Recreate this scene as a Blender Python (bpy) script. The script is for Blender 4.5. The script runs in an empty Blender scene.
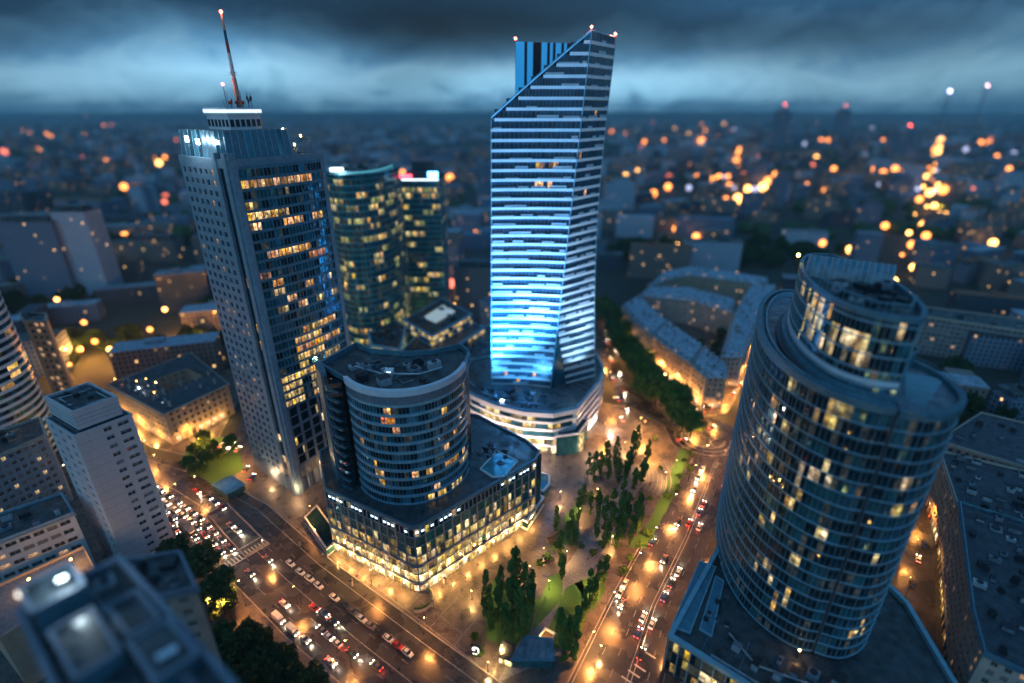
import bpy, bmesh, math, random
from mathutils import Vector, Matrix, noise
R = math.radians
random.seed(7)
SC = bpy.context.scene
COL = SC.collection

# ------------------------------------------------------------------ camera, world, sun, exposure
HC, FP = 160.0, 520.0
TH = math.atan(233 / FP); CT_, ST_ = math.cos(TH), math.sin(TH)
cam_d = bpy.data.cameras.new('camera'); cam = bpy.data.objects.new('camera', cam_d); COL.objects.link(cam)
cam.location = (0, 0, HC); cam.rotation_euler = (math.pi / 2 - TH, 0, 0)
cam_d.sensor_width = 36; cam_d.lens = 36 * FP / 1024
cam_d.clip_start = 1; cam_d.clip_end = 60000
cam_d.dof.use_dof = True; cam_d.dof.focus_distance = 190
cam_d.dof.aperture_fstop = cam_d.lens * 1e-3 / 2.8        # a 2.8 m wide pupil: the tilt-shift "miniature" depth of field
SC.camera = cam
SC.view_settings.view_transform = 'Standard'; SC.view_settings.look = 'None'
SC.view_settings.exposure = .33; SC.view_settings.gamma = 1; SC.view_settings.use_curve_mapping = False
SC.render.engine = 'CYCLES'
cy = SC.cycles
cy.use_denoising = True; cy.use_adaptive_sampling = False
cy.max_bounces = 5; cy.diffuse_bounces = 2; cy.glossy_bounces = 3; cy.transmission_bounces = 2; cy.volume_bounces = 1
cy.transparent_max_bounces = 6; cy.sample_clamp_indirect = 4; cy.sample_clamp_direct = 0
cy.caustics_reflective = False; cy.caustics_refractive = False
cy.use_light_tree = True

W = bpy.data.worlds.new('World'); SC.world = W; W.use_nodes = True
def build_world():
    nt = W.node_tree; N = nt.nodes; L = nt.links; N.clear()
    out = N.new('ShaderNodeOutputWorld'); bg = N.new('ShaderNodeBackground')
    tc = N.new('ShaderNodeTexCoord'); sp = N.new('ShaderNodeSeparateXYZ'); L.new(tc.outputs['Generated'], sp.inputs[0])
    def M(op, a, b=None, c=None, cl=False):
        n = N.new('ShaderNodeMath'); n.operation = op; n.use_clamp = cl
        for i, v in enumerate((a, b, c)):
            if v is None: continue
            if isinstance(v, (int, float)): n.inputs[i].default_value = v
            else: L.new(v, n.inputs[i])
        return n.outputs[0]
    el = M('ARCSINE', sp.outputs['Z']); az = M('ARCTAN2', sp.outputs['X'], sp.outputs['Y'])
    def NZ(sx, sz, off, det=5, rough=.55, dist=.0):
        cb = N.new('ShaderNodeCombineXYZ'); L.new(M('MULTIPLY_ADD', az, sx, off), cb.inputs[0]); L.new(M('MULTIPLY', el, sz), cb.inputs[1])
        cb.inputs[2].default_value = off
        n = N.new('ShaderNodeTexNoise'); n.inputs['Scale'].default_value = 1; n.inputs['Detail'].default_value = det
        n.inputs['Roughness'].default_value = rough; n.inputs['Distortion'].default_value = dist
        L.new(cb.outputs[0], n.inputs['Vector']); return n.outputs['Fac']
    def gauss(x0, sx, y0, sy):      # a cloud mass centred on azimuth x0, elevation y0
        a = M('POWER', M('DIVIDE', M('SUBTRACT', az, x0), sx), 2); b = M('POWER', M('DIVIDE', M('SUBTRACT', el, y0), sy), 2)
        return M('EXPONENT', M('MULTIPLY', M('ADD', a, b), -1))
    n1 = NZ(3.2, 8, 3.1); n2 = NZ(9, 17, 8.7, 9, .62, .7); n3 = NZ(3.0, 4.5, 5.5, 7, .62, .6)
    wob = M('MULTIPLY', M('SUBTRACT', n1, .5), .10)
    wob = M('ADD', wob, M('MULTIPLY', M('SUBTRACT', n2, .5), .12))
    ew = M('ADD', el, wob)
    ramp = N.new('ShaderNodeValToRGB'); r = ramp.color_ramp
    L.new(M('MULTIPLY_ADD', ew, 2.0, .1, cl=True), ramp.inputs[0])    # 0.1 = horizon, 0.1+2*el
    st = [(0, (.02, .06, .12)), (.10, (.08, .22, .38)), (.135, (.16, .36, .54)), (.20, (.21, .42, .61)), (.27, (.075, .21, .38)), (.37, (.013, .055, .125)),
          (.52, (.016, .065, .14)), (.8, (.06, .18, .34)), (1, (.06, .18, .35))]
    while len(r.elements) < len(st): r.elements.new(.5)
    for e, (p, c) in zip(r.elements, st): e.position = p; e.color = (*c, 1)
    # brighter gaps and darker masses where the photograph has them
    gain = M('ADD', 1.0, M('MULTIPLY', gauss(.17, .24, .035, .05), 1.0))
    gain = M('ADD', gain, M('MULTIPLY', gauss(-.02, .12, .03, .035), .4))
    gain = M('ADD', gain, M('MULTIPLY', gauss(-.47, .20, .065, .05), 1.0))
    gain = M('SUBTRACT', gain, M('MULTIPLY', gauss(-.12, .30, .125, .055), .85))
    gain = M('SUBTRACT', gain, M('MULTIPLY', gauss(.42, .30, .10, .04), .5))
    gain = M('ADD', gain, M('MULTIPLY', gauss(.5, .22, .15, .03), .8))
    gain = M('SUBTRACT', gain, M('MULTIPLY', gauss(-.80, .25, .10, .05), .5))
    gain = M('MULTIPLY', gain, M('MULTIPLY_ADD', n2, .7, .65))
    hi = M('MULTIPLY', M('SUBTRACT', el, .16), 6, cl=True)       # broken storm cloud over the rest of the dome
    cl_ = M('MULTIPLY', M('SUBTRACT', n3, .36), 5.2, cl=True)
    gain = M('MULTIPLY', gain, M('ADD', M('SUBTRACT', 1.0, hi), M('MULTIPLY', hi, M('MULTIPLY_ADD', cl_, 1.35, .12))))
    # afterglow on the clouds behind the camera lights the facades that face us
    back = M('MULTIPLY', M('MAXIMUM', M('MULTIPLY', sp.outputs['Y'], -1), 0), M('MAXIMUM', sp.outputs['Z'], 0))
    mul = N.new('ShaderNodeMix'); mul.data_type = 'RGBA'; mul.blend_type = 'MULTIPLY'; mul.inputs[0].default_value = 1
    cg = N.new('ShaderNodeCombineColor'); 
    g2 = M('MULTIPLY', gain, M('MULTIPLY_ADD', back, 2.2, .85))
    for i, k_ in enumerate((1.02, 1.02, .97)): L.new(M('MULTIPLY', g2, k_), cg.inputs[i])      # blue dusk
    L.new(ramp.outputs[0], mul.inputs[6]); L.new(cg.outputs[0], mul.inputs[7])
    sky = N.new('ShaderNodeTexSky'); sky.sky_type = 'NISHITA'; sky.sun_disc = False
    sky.sun_elevation = R(18); sky.sun_rotation = R(208)
    sc_ = N.new('ShaderNodeMix'); sc_.data_type = 'RGBA'; sc_.blend_type = 'MULTIPLY'; sc_.inputs[0].default_value = 1
    L.new(sky.outputs[0], sc_.inputs[6]); sc_.inputs[7].default_value = (.05, .06, .07, 1)
    ad = N.new('ShaderNodeMix'); ad.data_type = 'RGBA'; ad.inputs[0].default_value = .95
    L.new(sc_.outputs[2], ad.inputs[6]); L.new(mul.outputs[2], ad.inputs[7])
    L.new(ad.outputs[2], bg.inputs[0]); bg.inputs[1].default_value = .92; L.new(bg.outputs[0], out.inputs[0])
build_world()
sd = bpy.data.lights.new('sun', 'SUN'); sd.energy = .26; sd.angle = R(25); sd.color = (.42, .82, .95)
sun = bpy.data.objects.new('sun', sd); COL.objects.link(sun); sun.rotation_euler = (R(72), 0, R(-28))

# ------------------------------------------------------------------ pixel/ground helper (survey of the photograph)
def at(px, py, z=0.0):
    u = px - 512; v = py - 341.5
    k = (HC - z) / (FP * ST_ + v * CT_)
    return (u * k, (FP * CT_ - v * ST_) * k)

# ------------------------------------------------------------------ materials
MAT = {}
def new_mat(name):
    m = bpy.data.materials.new(name); m.use_nodes = True; MAT[name] = m
    return m, m.node_tree.nodes, m.node_tree.links, m.node_tree.nodes['Principled BSDF']
def texnoise(N, L, scale, det=4, rough=.55, vec=None, sc=None):
    n = N.new('ShaderNodeTexNoise'); n.inputs['Scale'].default_value = scale; n.inputs['Detail'].default_value = det; n.inputs['Roughness'].default_value = rough
    if vec is None:
        tc = N.new('ShaderNodeTexCoord'); vec = tc.outputs['Object']
    if sc:
        mp = N.new('ShaderNodeMapping'); mp.inputs['Scale'].default_value = sc; L.new(vec, mp.inputs[0]); vec = mp.outputs[0]
    L.new(vec, n.inputs['Vector']); return n
def rampc(N, L, fac, stops):
    r = N.new('ShaderNodeValToRGB'); L.new(fac, r.inputs[0])
    while len(r.color_ramp.elements) < len(stops): r.color_ramp.elements.new(.5)
    for e, (p, c) in zip(r.color_ramp.elements, stops): e.position = p; e.color = (*c, 1)
    return r.outputs[0]
def surf(name, c, c2=None, scale=.5, rough=.7, metal=0, sc=None, bump=0, bscale=2., rough2=None):
    m, N, L, P = new_mat(name)
    c2 = c2 or tuple(x * .65 for x in c)
    n = texnoise(N, L, scale, 6, .6, sc=sc)
    L.new(rampc(N, L, n.outputs['Fac'], [(.32, c2), (.68, c)]), P.inputs['Base Color'])
    P.inputs['Roughness'].default_value = rough; P.inputs['Metallic'].default_value = metal
    if rough2 is not None:
        n2 = texnoise(N, L, scale * .6, 4)
        mr = N.new('ShaderNodeMapRange'); mr.inputs[1].default_value = .4; mr.inputs[2].default_value = .62; mr.inputs[3].default_value = rough2; mr.inputs[4].default_value = rough
        L.new(n2.outputs['Fac'], mr.inputs[0]); L.new(mr.outputs[0], P.inputs['Roughness'])
    if bump:
        b = N.new('ShaderNodeBump'); b.inputs['Strength'].default_value = bump; b.inputs['Distance'].default_value = .1
        n3 = texnoise(N, L, bscale, 5); L.new(n3.outputs['Fac'], b.inputs['Height']); L.new(b.outputs[0], P.inputs['Normal'])
    return m
def glass(name, c, metal=.55, rough=.07, c2=None):
    m, N, L, P = new_mat(name)
    n = texnoise(N, L, .35, 3, sc=(1, 1, .5))
    L.new(rampc(N, L, n.outputs['Fac'], [(.35, c2 or tuple(x * .45 for x in c)), (.65, c)]), P.inputs['Base Color'])
    P.inputs['Roughness'].default_value = rough; P.inputs['Metallic'].default_value = metal
    P.inputs['Specular IOR Level'].default_value = .8
    return m
def emit(name, c, s):
    m, N, L, P = new_mat(name)
    P.inputs['Base Color'].default_value = (*[x * .3 for x in c], 1); P.inputs['Emission Color'].default_value = (*c, 1); P.inputs['Emission Strength'].default_value = s
    m.cycles.emission_sampling = 'NONE'; return m
def lit(name, ca, cb, s, scale=1.0, lo=.1):
    """a lit room seen through its window: furniture and blinds below, lamps near the ceiling (uv.y runs up the pane)"""
    m, N, L, P = new_mat(name)
    tc = N.new('ShaderNodeTexCoord')
    n = texnoise(N, L, scale, 3, .7, tc.outputs['Object'], (1, 1, .7))
    v = N.new('ShaderNodeTexVoronoi'); v.inputs['Scale'].default_value = scale * .8; L.new(tc.outputs['Object'], v.inputs['Vector'])
    col = rampc(N, L, n.outputs['Fac'], [(.3, ca), (.62, cb)])
    P.inputs['Base Color'].default_value = (.02, .03, .04, 1); P.inputs['Roughness'].default_value = .08
    sep = N.new('ShaderNodeSeparateXYZ'); L.new(tc.outputs['UV'], sep.inputs[0])
    mr = N.new('ShaderNodeMapRange'); L.new(sep.outputs['Y'], mr.inputs[0]); mr.inputs[3].default_value = .45; mr.inputs[4].default_value = 1.25
    m2 = N.new('ShaderNodeMapRange'); L.new(n.outputs['Fac'], m2.inputs[0]); m2.inputs[1].default_value = .32; m2.inputs[2].default_value = .6; m2.inputs[3].default_value = lo; m2.inputs[4].default_value = 1.2
    m3 = N.new('ShaderNodeMapRange'); sv = N.new('ShaderNodeSeparateColor'); L.new(v.outputs['Color'], sv.inputs[0]); L.new(sv.outputs[0], m3.inputs[0]); m3.inputs[3].default_value = .35; m3.inputs[4].default_value = 1.3
    a = N.new('ShaderNodeMath'); a.operation = 'MULTIPLY'; L.new(mr.outputs[0], a.inputs[0]); L.new(m2.outputs[0], a.inputs[1])
    b = N.new('ShaderNodeMath'); b.operation = 'MULTIPLY'; L.new(a.outputs[0], b.inputs[0]); L.new(m3.outputs[0], b.inputs[1])
    fl = N.new('ShaderNodeMath'); fl.operation = 'FLOOR'; L.new(sep.outputs['X'], fl.inputs[0])
    wn = N.new('ShaderNodeTexWhiteNoise'); wn.noise_dimensions = '1D'; L.new(fl.outputs[0], wn.inputs['W'])
    m4 = N.new('ShaderNodeMapRange'); L.new(wn.outputs['Value'], m4.inputs[0]); m4.inputs[3].default_value = .18; m4.inputs[4].default_value = 1.6
    b2 = N.new('ShaderNodeMath'); b2.operation = 'MULTIPLY'; L.new(b.outputs[0], b2.inputs[0]); L.new(m4.outputs[0], b2.inputs[1])
    c = N.new('ShaderNodeMath'); c.operation = 'MULTIPLY'; L.new(b2.outputs[0], c.inputs[0]); c.inputs[1].default_value = s
    hs = N.new('ShaderNodeHueSaturation'); L.new(col, hs.inputs['Color']); sw = N.new('ShaderNodeSeparateColor'); L.new(wn.outputs['Color'], sw.inputs[0])
    m5 = N.new('ShaderNodeMapRange'); L.new(sw.outputs[1], m5.inputs[0]); m5.inputs[3].default_value = .72; m5.inputs[4].default_value = 1.1; L.new(m5.outputs[0], hs.inputs['Saturation'])
    m6 = N.new('ShaderNodeMapRange'); L.new(sw.outputs[2], m6.inputs[0]); m6.inputs[3].default_value = .485; m6.inputs[4].default_value = .52; L.new(m6.outputs[0], hs.inputs['Hue']); col = hs.outputs['Color']
    L.new(col, P.inputs['Emission Color']); L.new(c.outputs[0], P.inputs['Emission Strength'])
    m.cycles.emission_sampling = 'NONE'; return m
def city_wall(name, c, litp=.12, s=.8, fh=3.2, bw=3.0):
    """plastered wall with a grid of windows for far, out of focus houses (uv in metres)"""
    m, N, L, P = new_mat(name)
    tc = N.new('ShaderNodeTexCoord'); sep = N.new('ShaderNodeSeparateXYZ'); L.new(tc.outputs['UV'], sep.inputs[0])
    def M(op, a, b=None):
        n = N.new('ShaderNodeMath'); n.operation = op
        for i, v in enumerate((a, b)):
            if v is None: continue
            if isinstance(v, (int, float)): n.inputs[i].default_value = v
            else: L.new(v, n.inputs[i])
        return n.outputs[0]
    U = M('DIVIDE', sep.outputs[0], bw); V = M('DIVIDE', sep.outputs[1], fh)
    fu = M('FRACT', U); fv = M('FRACT', V)
    win = M('MULTIPLY', M('MULTIPLY', M('GREATER_THAN', fu, .3), M('LESS_THAN', fu, .75)), M('MULTIPLY', M('GREATER_THAN', fv, .3), M('LESS_THAN', fv, .8)))
    cb = N.new('ShaderNodeCombineXYZ'); L.new(M('FLOOR', U), cb.inputs[0]); L.new(M('FLOOR', V), cb.inputs[1])
    wn = N.new('ShaderNodeTexWhiteNoise'); wn.noise_dimensions = '2D'; L.new(cb.outputs[0], wn.inputs['Vector'])
    on = M('MULTIPLY', win, M('LESS_THAN', wn.outputs['Value'], litp))
    mx = N.new('ShaderNodeMix'); mx.data_type = 'RGBA'; L.new(win, mx.inputs[0]); mx.inputs[6].default_value = (*c, 1); mx.inputs[7].default_value = (.02, .03, .04, 1)
    L.new(mx.outputs[2], P.inputs['Base Color'])
    rg = N.new('ShaderNodeMapRange'); L.new(win, rg.inputs[0]); rg.inputs[3].default_value = .8; rg.inputs[4].default_value = .15; L.new(rg.outputs[0], P.inputs['Roughness'])
    P.inputs['Emission Color'].default_value = (1, .55, .2, 1); w2 = N.new('ShaderNodeTexWhiteNoise'); w2.noise_dimensions = '3D'; cb2 = N.new('ShaderNodeCombineXYZ'); L.new(M('FLOOR', U), cb2.inputs[0]); L.new(M('FLOOR', V), cb2.inputs[1]); cb2.inputs[2].default_value = 4; L.new(cb2.outputs[0], w2.inputs['Vector'])
    L.new(M('MULTIPLY', M('MULTIPLY', on, s * 2.4), M('POWER', w2.outputs['Value'], 2)), P.inputs['Emission Strength'])
    m.cycles.emission_sampling = 'NONE'; return m

surf('ground', (.035, .04, .035), (.02, .028, .022), .03, .9)
surf('asphalt', (.042, .043, .047), (.02, .02, .023), .18, .42, bump=.4, bscale=1.6, rough2=.16)
surf('paving', (.17, .15, .14), (.06, .056, .054), .22, .6, bump=.3, bscale=3, rough2=.22)
def add_slabs(m, sx=.45):
    N, L = m.node_tree.nodes, m.node_tree.links; P = N['Principled BSDF']; src = P.inputs['Base Color'].links[0].from_socket
    tc = N.new('ShaderNodeTexCoord'); mp = N.new('ShaderNodeMapping'); mp.inputs['Rotation'].default_value = (0, 0, .72); L.new(tc.outputs['Object'], mp.inputs[0])
    b = N.new('ShaderNodeTexBrick'); b.inputs['Scale'].default_value = sx; b.inputs['Mortar Size'].default_value = .035; b.inputs['Color1'].default_value = (1, 1, 1, 1); b.inputs['Color2'].default_value = (.62, .62, .64, 1); b.inputs['Mortar'].default_value = (.3, .3, .3, 1)
    L.new(mp.outputs[0], b.inputs['Vector']); x = N.new('ShaderNodeMix'); x.data_type = 'RGBA'; x.blend_type = 'MULTIPLY'; x.inputs[0].default_value = 1
    L.new(src, x.inputs[6]); L.new(b.outputs['Color'], x.inputs[7]); L.new(x.outputs[2], P.inputs['Base Color'])
add_slabs(MAT['paving'])
surf('kerb', (.3, .29, .28), None, 2, .7)
surf('marking', (.55, .55, .52), (.3, .3, .28), 1.2, .6)
surf('marking_old', (.33, .33, .32), (.12, .12, .12), 1.8, .6)
surf('grass', (.05, .15, .03), (.03, .095, .02), 2.5, .95, bump=.5, bscale=8)
surf('deck', (.26, .27, .3), (.17, .18, .2), 1.5, .6); add_slabs(MAT['deck'], .7)
surf('white_panel', (.78, .82, .86), (.62, .68, .74), .15, .42)
surf('pale_panel', (.55, .66, .76), (.42, .54, .66), .2, .35)
surf('granite', (.16, .21, .28), (.10, .14, .2), .8, .55)
surf('granite_light', (.19, .31, .39), (.12, .2, .27), .6, .5)
surf('steel_blue', (.10, .25, .34), (.06, .155, .22), .6, .4, .35)
surf('band_blue', (.24, .50, .64), (.16, .36, .48), .4, .35, .3)
surf('dark_metal', (.035, .045, .06), (.02, .027, .038), 1, .45, .5)
surf('frame_dark', (.045, .075, .11), (.03, .05, .075), 1, .4, .5)
surf('teal_band', (.12, .42, .44), (.08, .3, .32), .4, .4, .2)
surf('mullion', (.16, .33, .43), (.1, .22, .3), 1, .4, .2)
surf('roof_felt', (.06, .08, .095), (.012, .018, .023), .3, .75, bump=.35, bscale=1.2, rough2=.2)
surf('roof_pale', (.2, .26, .33), (.07, .10, .14), .35, .65, rough2=.3)
surf('roof_zinc', (.42, .55, .68), (.10, .15, .22), .45, .5, .25, bump=.4, bscale=.9)
surf('roof_slate', (.045, .06, .085), (.014, .018, .03), .5, .6, bump=.3, bscale=1.5, rough2=.25)
surf('plaster_warm', (.42, .34, .26), (.3, .235, .18), .25, .85)
surf('plaster_rose', (.36, .26, .21), (.26, .18, .15), .25, .85)
surf('plaster_grey', (.38, .36, .34), (.26, .25, .24), .25, .85)
surf('plaster_white', (.42, .47, .53), (.32, .37, .43), .2, .8, sc=(1, 1, .25))
surf('concrete', (.26, .27, .29), (.17, .18, .2), .3, .85)
surf('stone_frame', (.4, .37, .33), None, 1, .8)
surf('brick_red', (.25, .12, .08), None, .4, .9)
surf('unit_metal', (.4, .47, .54), (.22, .27, .33), .8, .5, .2)
surf('solar', (.04, .14, .22), (.02, .08, .14), .8, .2, .3)
surf('pool_blue', (.08, .25, .36), (.05, .17, .27), .5, .3, .2)
surf('trunk', (.06, .045, .03), None, 3, .95)
surf('rust_red', (.4, .05, .03), None, 1, .5)
surf('mast_paint', (.5, .33, .25), (.35, .2, .15), .5, .5)
surf('mast_white', (.7, .7, .72), None, .5, .5)
surf('wood', (.2, .13, .08), None, 2, .7)
surf('soil', (.03, .022, .015), None, 2, .95)
glass('glass_navy', (.06, .27, .38), .68)
glass('glass_night', (.013, .05, .075), .55, .04)
glass('glass_wfc', (.06, .38, .5), .78)
glass('glass_zlota', (.03, .085, .15), .15, .22, (.015, .04, .075))
glass('glass_teal', (.05, .28, .36), .6)
glass('glass_cyan', (.18, .45, .62), .6, .08)
glass('glass_green', (.06, .24, .24), .5, .1)
glass('glass_shop', (.25, .22, .16), .35, .1)
surf('window_blind', (.16, .17, .18), (.09, .1, .11), 1.5, .35)
glass('window_sky', (.08, .15, .22), .6, .05)
glass('window_dark', (.03, .045, .06), .2, .08)
lit('lit_warm', (1, .27, .03), (1, .50, .11), 1.05)
lit('lit_yellow', (1, .40, .05), (1, .64, .15), 1.05)
lit('lit_pale', (.9, .55, .22), (1, .76, .38), 1.15, .9, .05)
lit('lit_red', (.8, .10, .03), (1, .34, .08), .8)
lit('lit_green', (.35, .62, .16), (.85, .8, .25), .55)
lit('room_faint', (.08, .25, .3), (.5, .42, .2), .16, .6, .1)
lit('lit_shop', (1, .40, .07), (1, .68, .24), 2.1, .8, .15)
lit('lit_dim', (.7, .40, .08), (.95, .64, .2), .85, .7, .12)
emit('lamp_warm', (1, .58, .2), 60)
emit('lamp_orange', (1, .42, .1), 34)
emit('lamp_white', (.85, .93, 1), 40)
emit('lamp_red', (1, .09, .05), 30)
emit('lamp_pinkish', (1, .5, .6), 20)
emit('lamp_lavender', (.7, .65, 1), 30)
emit('glow_strip', (1, .9, .75), 2.5)
emit('strip_cool', (.7, .88, 1), 2.2)
emit('strip_cyan', (.12, .6, .7), .8)
emit('strip_red', (1, .06, .1), 5.0)
emit('strip_blue', (.15, .5, 1), 6.0)
emit('headlight', (1, .86, .62), 22)
emit('tail_light', (1, .05, .02), 9)
emit('strip_crown', (.75, .9, 1), 1.0)
emit('strip_roof', (.75, .95, 1), 7)
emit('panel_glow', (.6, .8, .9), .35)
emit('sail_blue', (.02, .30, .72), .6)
for i, c in enumerate([(.62, .64, .66), (.02, .022, .026), (.16, .17, .19), (.36, .02, .018), (.02, .06, .2), (.1, .1, .11)]):
    m = surf('car_paint_%d' % i, c, tuple(x * .9 for x in c), 3, .28, .2)
surf('tyre', (.015, .015, .015), None, 3, .9)
def leafmat(name, a, b):
    m, N, L, P = new_mat(name)
    n = texnoise(N, L, .55, 3)
    L.new(rampc(N, L, n.outputs['Fac'], [(.3, a), (.7, b)]), P.inputs['Base Color']); P.inputs['Roughness'].default_value = .65
    P.inputs['Specular IOR Level'].default_value = .25
leafmat('leaf_poplar', (.035, .11, .02), (.12, .24, .045))
leafmat('leaf_round', (.035, .09, .015), (.10, .19, .03))
leafmat('leaf_dark', (.014, .038, .012), (.04, .085, .022))
for n_, c_, p_ in (('city_grey', (.12, .18, .27), .022), ('city_warm', (.2, .17, .16), .045), ('city_pale', (.32, .42, .54), .018), ('city_dark', (.04, .06, .09), .03)):
    city_wall(n_, c_, p_)

# ------------------------------------------------------------------ mesh builder
ORG = {}
class MB:
    def __init__(s): s.v = []; s.f = []; s.m = []; s.uv = []
    def face(s, pts, m=0, uv=None):
        i = len(s.v); s.v.extend([tuple(p) for p in pts]); s.f.append(list(range(i, i + len(pts)))); s.m.append(m)
        s.uv.extend(uv if uv else [(0, 0)] * len(pts))
    def box(s, c, d, rz=0, m=0, taper=1.0, uvm=False):
        x, y, z = c; a, b, h = d[0] / 2, d[1] / 2, d[2]; co, si = math.cos(rz), math.sin(rz)
        def P(i, j, k):
            t = taper if k else 1
            return (x + (i * a * co - j * b * si) * t, y + (i * a * si + j * b * co) * t, z + k * h)
        q = [P(-1, -1, 0), P(1, -1, 0), P(1, 1, 0), P(-1, 1, 0)]; r = [P(-1, -1, 1), P(1, -1, 1), P(1, 1, 1), P(-1, 1, 1)]
        s.face([q[3], q[2], q[1], q[0]], m); s.face(r, m)
        o = 0
        for i in range(4):
            j = (i + 1) % 4; w = (d[0], d[1], d[0], d[1])[i]
            s.face([q[i], q[j], r[j], r[i]], m, [(o, 0), (o + w, 0), (o + w, h), (o, h)]); o += w
    def prism(s, poly, z0, z1, m=0, mtop=None, bottom=False):
        n = len(poly)
        if bottom: s.face([(p[0], p[1], z0) for p in reversed(poly)], m)
        s.face([(p[0], p[1], z1) for p in poly], m if mtop is None else mtop)
        o = 0
        for i in range(n):
            a, b = poly[i], poly[(i + 1) % n]; w = math.dist(a[:2], b[:2])
            s.face([(a[0], a[1], z0), (b[0], b[1], z0), (b[0], b[1], z1), (a[0], a[1], z1)], m, [(o, 0), (o + w, 0), (o + w, z1 - z0), (o, z1 - z0)]); o += w
    def tube(s, a, b, r, r2=None, n=6, m=0):
        a = Vector(a); b = Vector(b); r2 = r if r2 is None else r2; d = (b - a).normalized()
        u = d.cross(Vector((0, 0, 1)) if abs(d.z) < .9 else Vector((1, 0, 0))).normalized(); w = d.cross(u)
        A = [a + (u * math.cos(t) + w * math.sin(t)) * r for t in [2 * math.pi * i / n for i in range(n)]]
        B = [b + (u * math.cos(t) + w * math.sin(t)) * r2 for t in [2 * math.pi * i / n for i in range(n)]]
        for i in range(n):
            j = (i + 1) % n; s.face([A[i], B[i], B[j], A[j]], m)
        s.face(list(A), m); s.face(list(reversed(B)), m)
    def ball(s, c, r, m=0, n=8, k=5, sz=1):
        for i in range(k):
            t0, t1 = math.pi * i / k, math.pi * (i + 1) / k
            for j in range(n):
                p0, p1 = 2 * math.pi * j / n, 2 * math.pi * (j + 1) / n
                q = [(c[0] + r * math.sin(t) * math.cos(p), c[1] + r * math.sin(t) * math.sin(p), c[2] + r * sz * math.cos(t)) for t, p in ((t0, p0), (t1, p0), (t1, p1), (t0, p1))]
                if i == 0: q = q[:3] if False else [q[0], q[1], q[2]]
                elif i == k - 1: q = [q[0], q[1], q[3]]
                s.face(q, m)
    def ledge(s, path, z0, z1, out, m=0, closed=False, back=0.0):
        """a band proud of the wall along a plan path"""
        a = offset(path, out, closed); b = offset(path, -back, closed) if back else path
        n = len(path); rg = range(n if closed else n - 1)
        for i in rg:
            j = (i + 1) % n
            s.face([(*a[i], z0), (*a[j], z0), (*a[j], z1), (*a[i], z1)], m)
            s.face([(*a[i], z1), (*a[j], z1), (*b[j], z1), (*b[i], z1)], m)
            s.face([(*b[i], z0), (*b[j], z0), (*a[j], z0), (*a[i], z0)], m)
            if back: s.face([(*b[j], z0), (*b[i], z0), (*b[i], z1), (*b[j], z1)], m)
        if not closed:
            for i, f in ((0, 1), (n - 1, 0)):
                q = [(*b[i], z0), (*a[i], z0), (*a[i], z1), (*b[i], z1)]
                s.face(q if f else q[::-1], m)
    def build(s, name, mats, parent=None, smooth=False, **props):
        if not s.f: return None
        o3 = ORG.get(parent.name, (0, 0, 0)) if parent else (0, 0, 0)
        me = bpy.data.meshes.new(name)
        me.from_pydata([(v[0] - o3[0], v[1] - o3[1], v[2] - o3[2]) for v in s.v], [], s.f)
        if isinstance(mats, str): mats = [mats]
        for k in mats: me.materials.append(MAT[k])
        me.polygons.foreach_set('material_index', s.m)
        ul = me.uv_layers.new(name='UVMap'); ul.data.foreach_set('uv', [x for p in s.uv for x in p])
        if smooth: me.polygons.foreach_set('use_smooth', [True] * len(s.f))
        me.update()
        o = bpy.data.objects.new(name, me); COL.objects.link(o)
        if parent: o.parent = parent; ORG[o.name] = o3
        for k, v in props.items(): o[k] = v
        return o
def offset(path, d, closed=False):
    n = len(path); out = []
    for i in range(n):
        p = path[i]; a = path[(i - 1) % n] if (closed or i > 0) else None; b = path[(i + 1) % n] if (closed or i < n - 1) else None
        ns = []
        for q0, q1 in ((a, p), (p, b)):
            if q0 is None or q1 is None: continue
            dx, dy = q1[0] - q0[0], q1[1] - q0[1]; l = math.hypot(dx, dy) or 1; ns.append((dy / l, -dx / l))
        if len(ns) == 1: nx, ny = ns[0]; k = 1
        else:
            nx, ny = ns[0][0] + ns[1][0], ns[0][1] + ns[1][1]; l = math.hypot(nx, ny) or 1; nx /= l; ny /= l
            k = 1 / max(.4, nx * ns[0][0] + ny * ns[0][1])
        out.append((p[0] + nx * d * k, p[1] + ny * d * k))
    return out
def root(name, label, cat, loc, group=None):
    o = bpy.data.objects.new(name, None); COL.objects.link(o); o.location = loc if len(loc) == 3 else (*loc, 0)
    o['label'] = label; o['category'] = cat
    if group: o['group'] = group
    ORG[o.name] = tuple(o.location); return o
def tag(o, label, cat, group=None):
    o['label'] = label; o['category'] = cat
    if group: o['group'] = group
    return o
def struct(mb, name, mats): return mb.build(name, mats, None, kind='structure')
def ccw(poly):
    a = sum(poly[i][0] * poly[(i + 1) % len(poly)][1] - poly[(i + 1) % len(poly)][0] * poly[i][1] for i in range(len(poly)))
    return poly if a > 0 else poly[::-1]
def copytree(o, parent=None):
    c = o.copy(); COL.objects.link(c)
    if parent: c.parent = parent
    for ch in list(o.children): copytree(ch, c)
    return c
def arc(cx, cy, rx, ry, a0, a1, n, rot=0):
    out = []
    for i in range(n + 1):
        t = R(a0 + (a1 - a0) * i / n); x, y = rx * math.cos(t), ry * math.sin(t)
        out.append((cx + x * math.cos(R(rot)) - y * math.sin(R(rot)), cy + x * math.sin(R(rot)) + y * math.cos(R(rot))))
    return out
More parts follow.
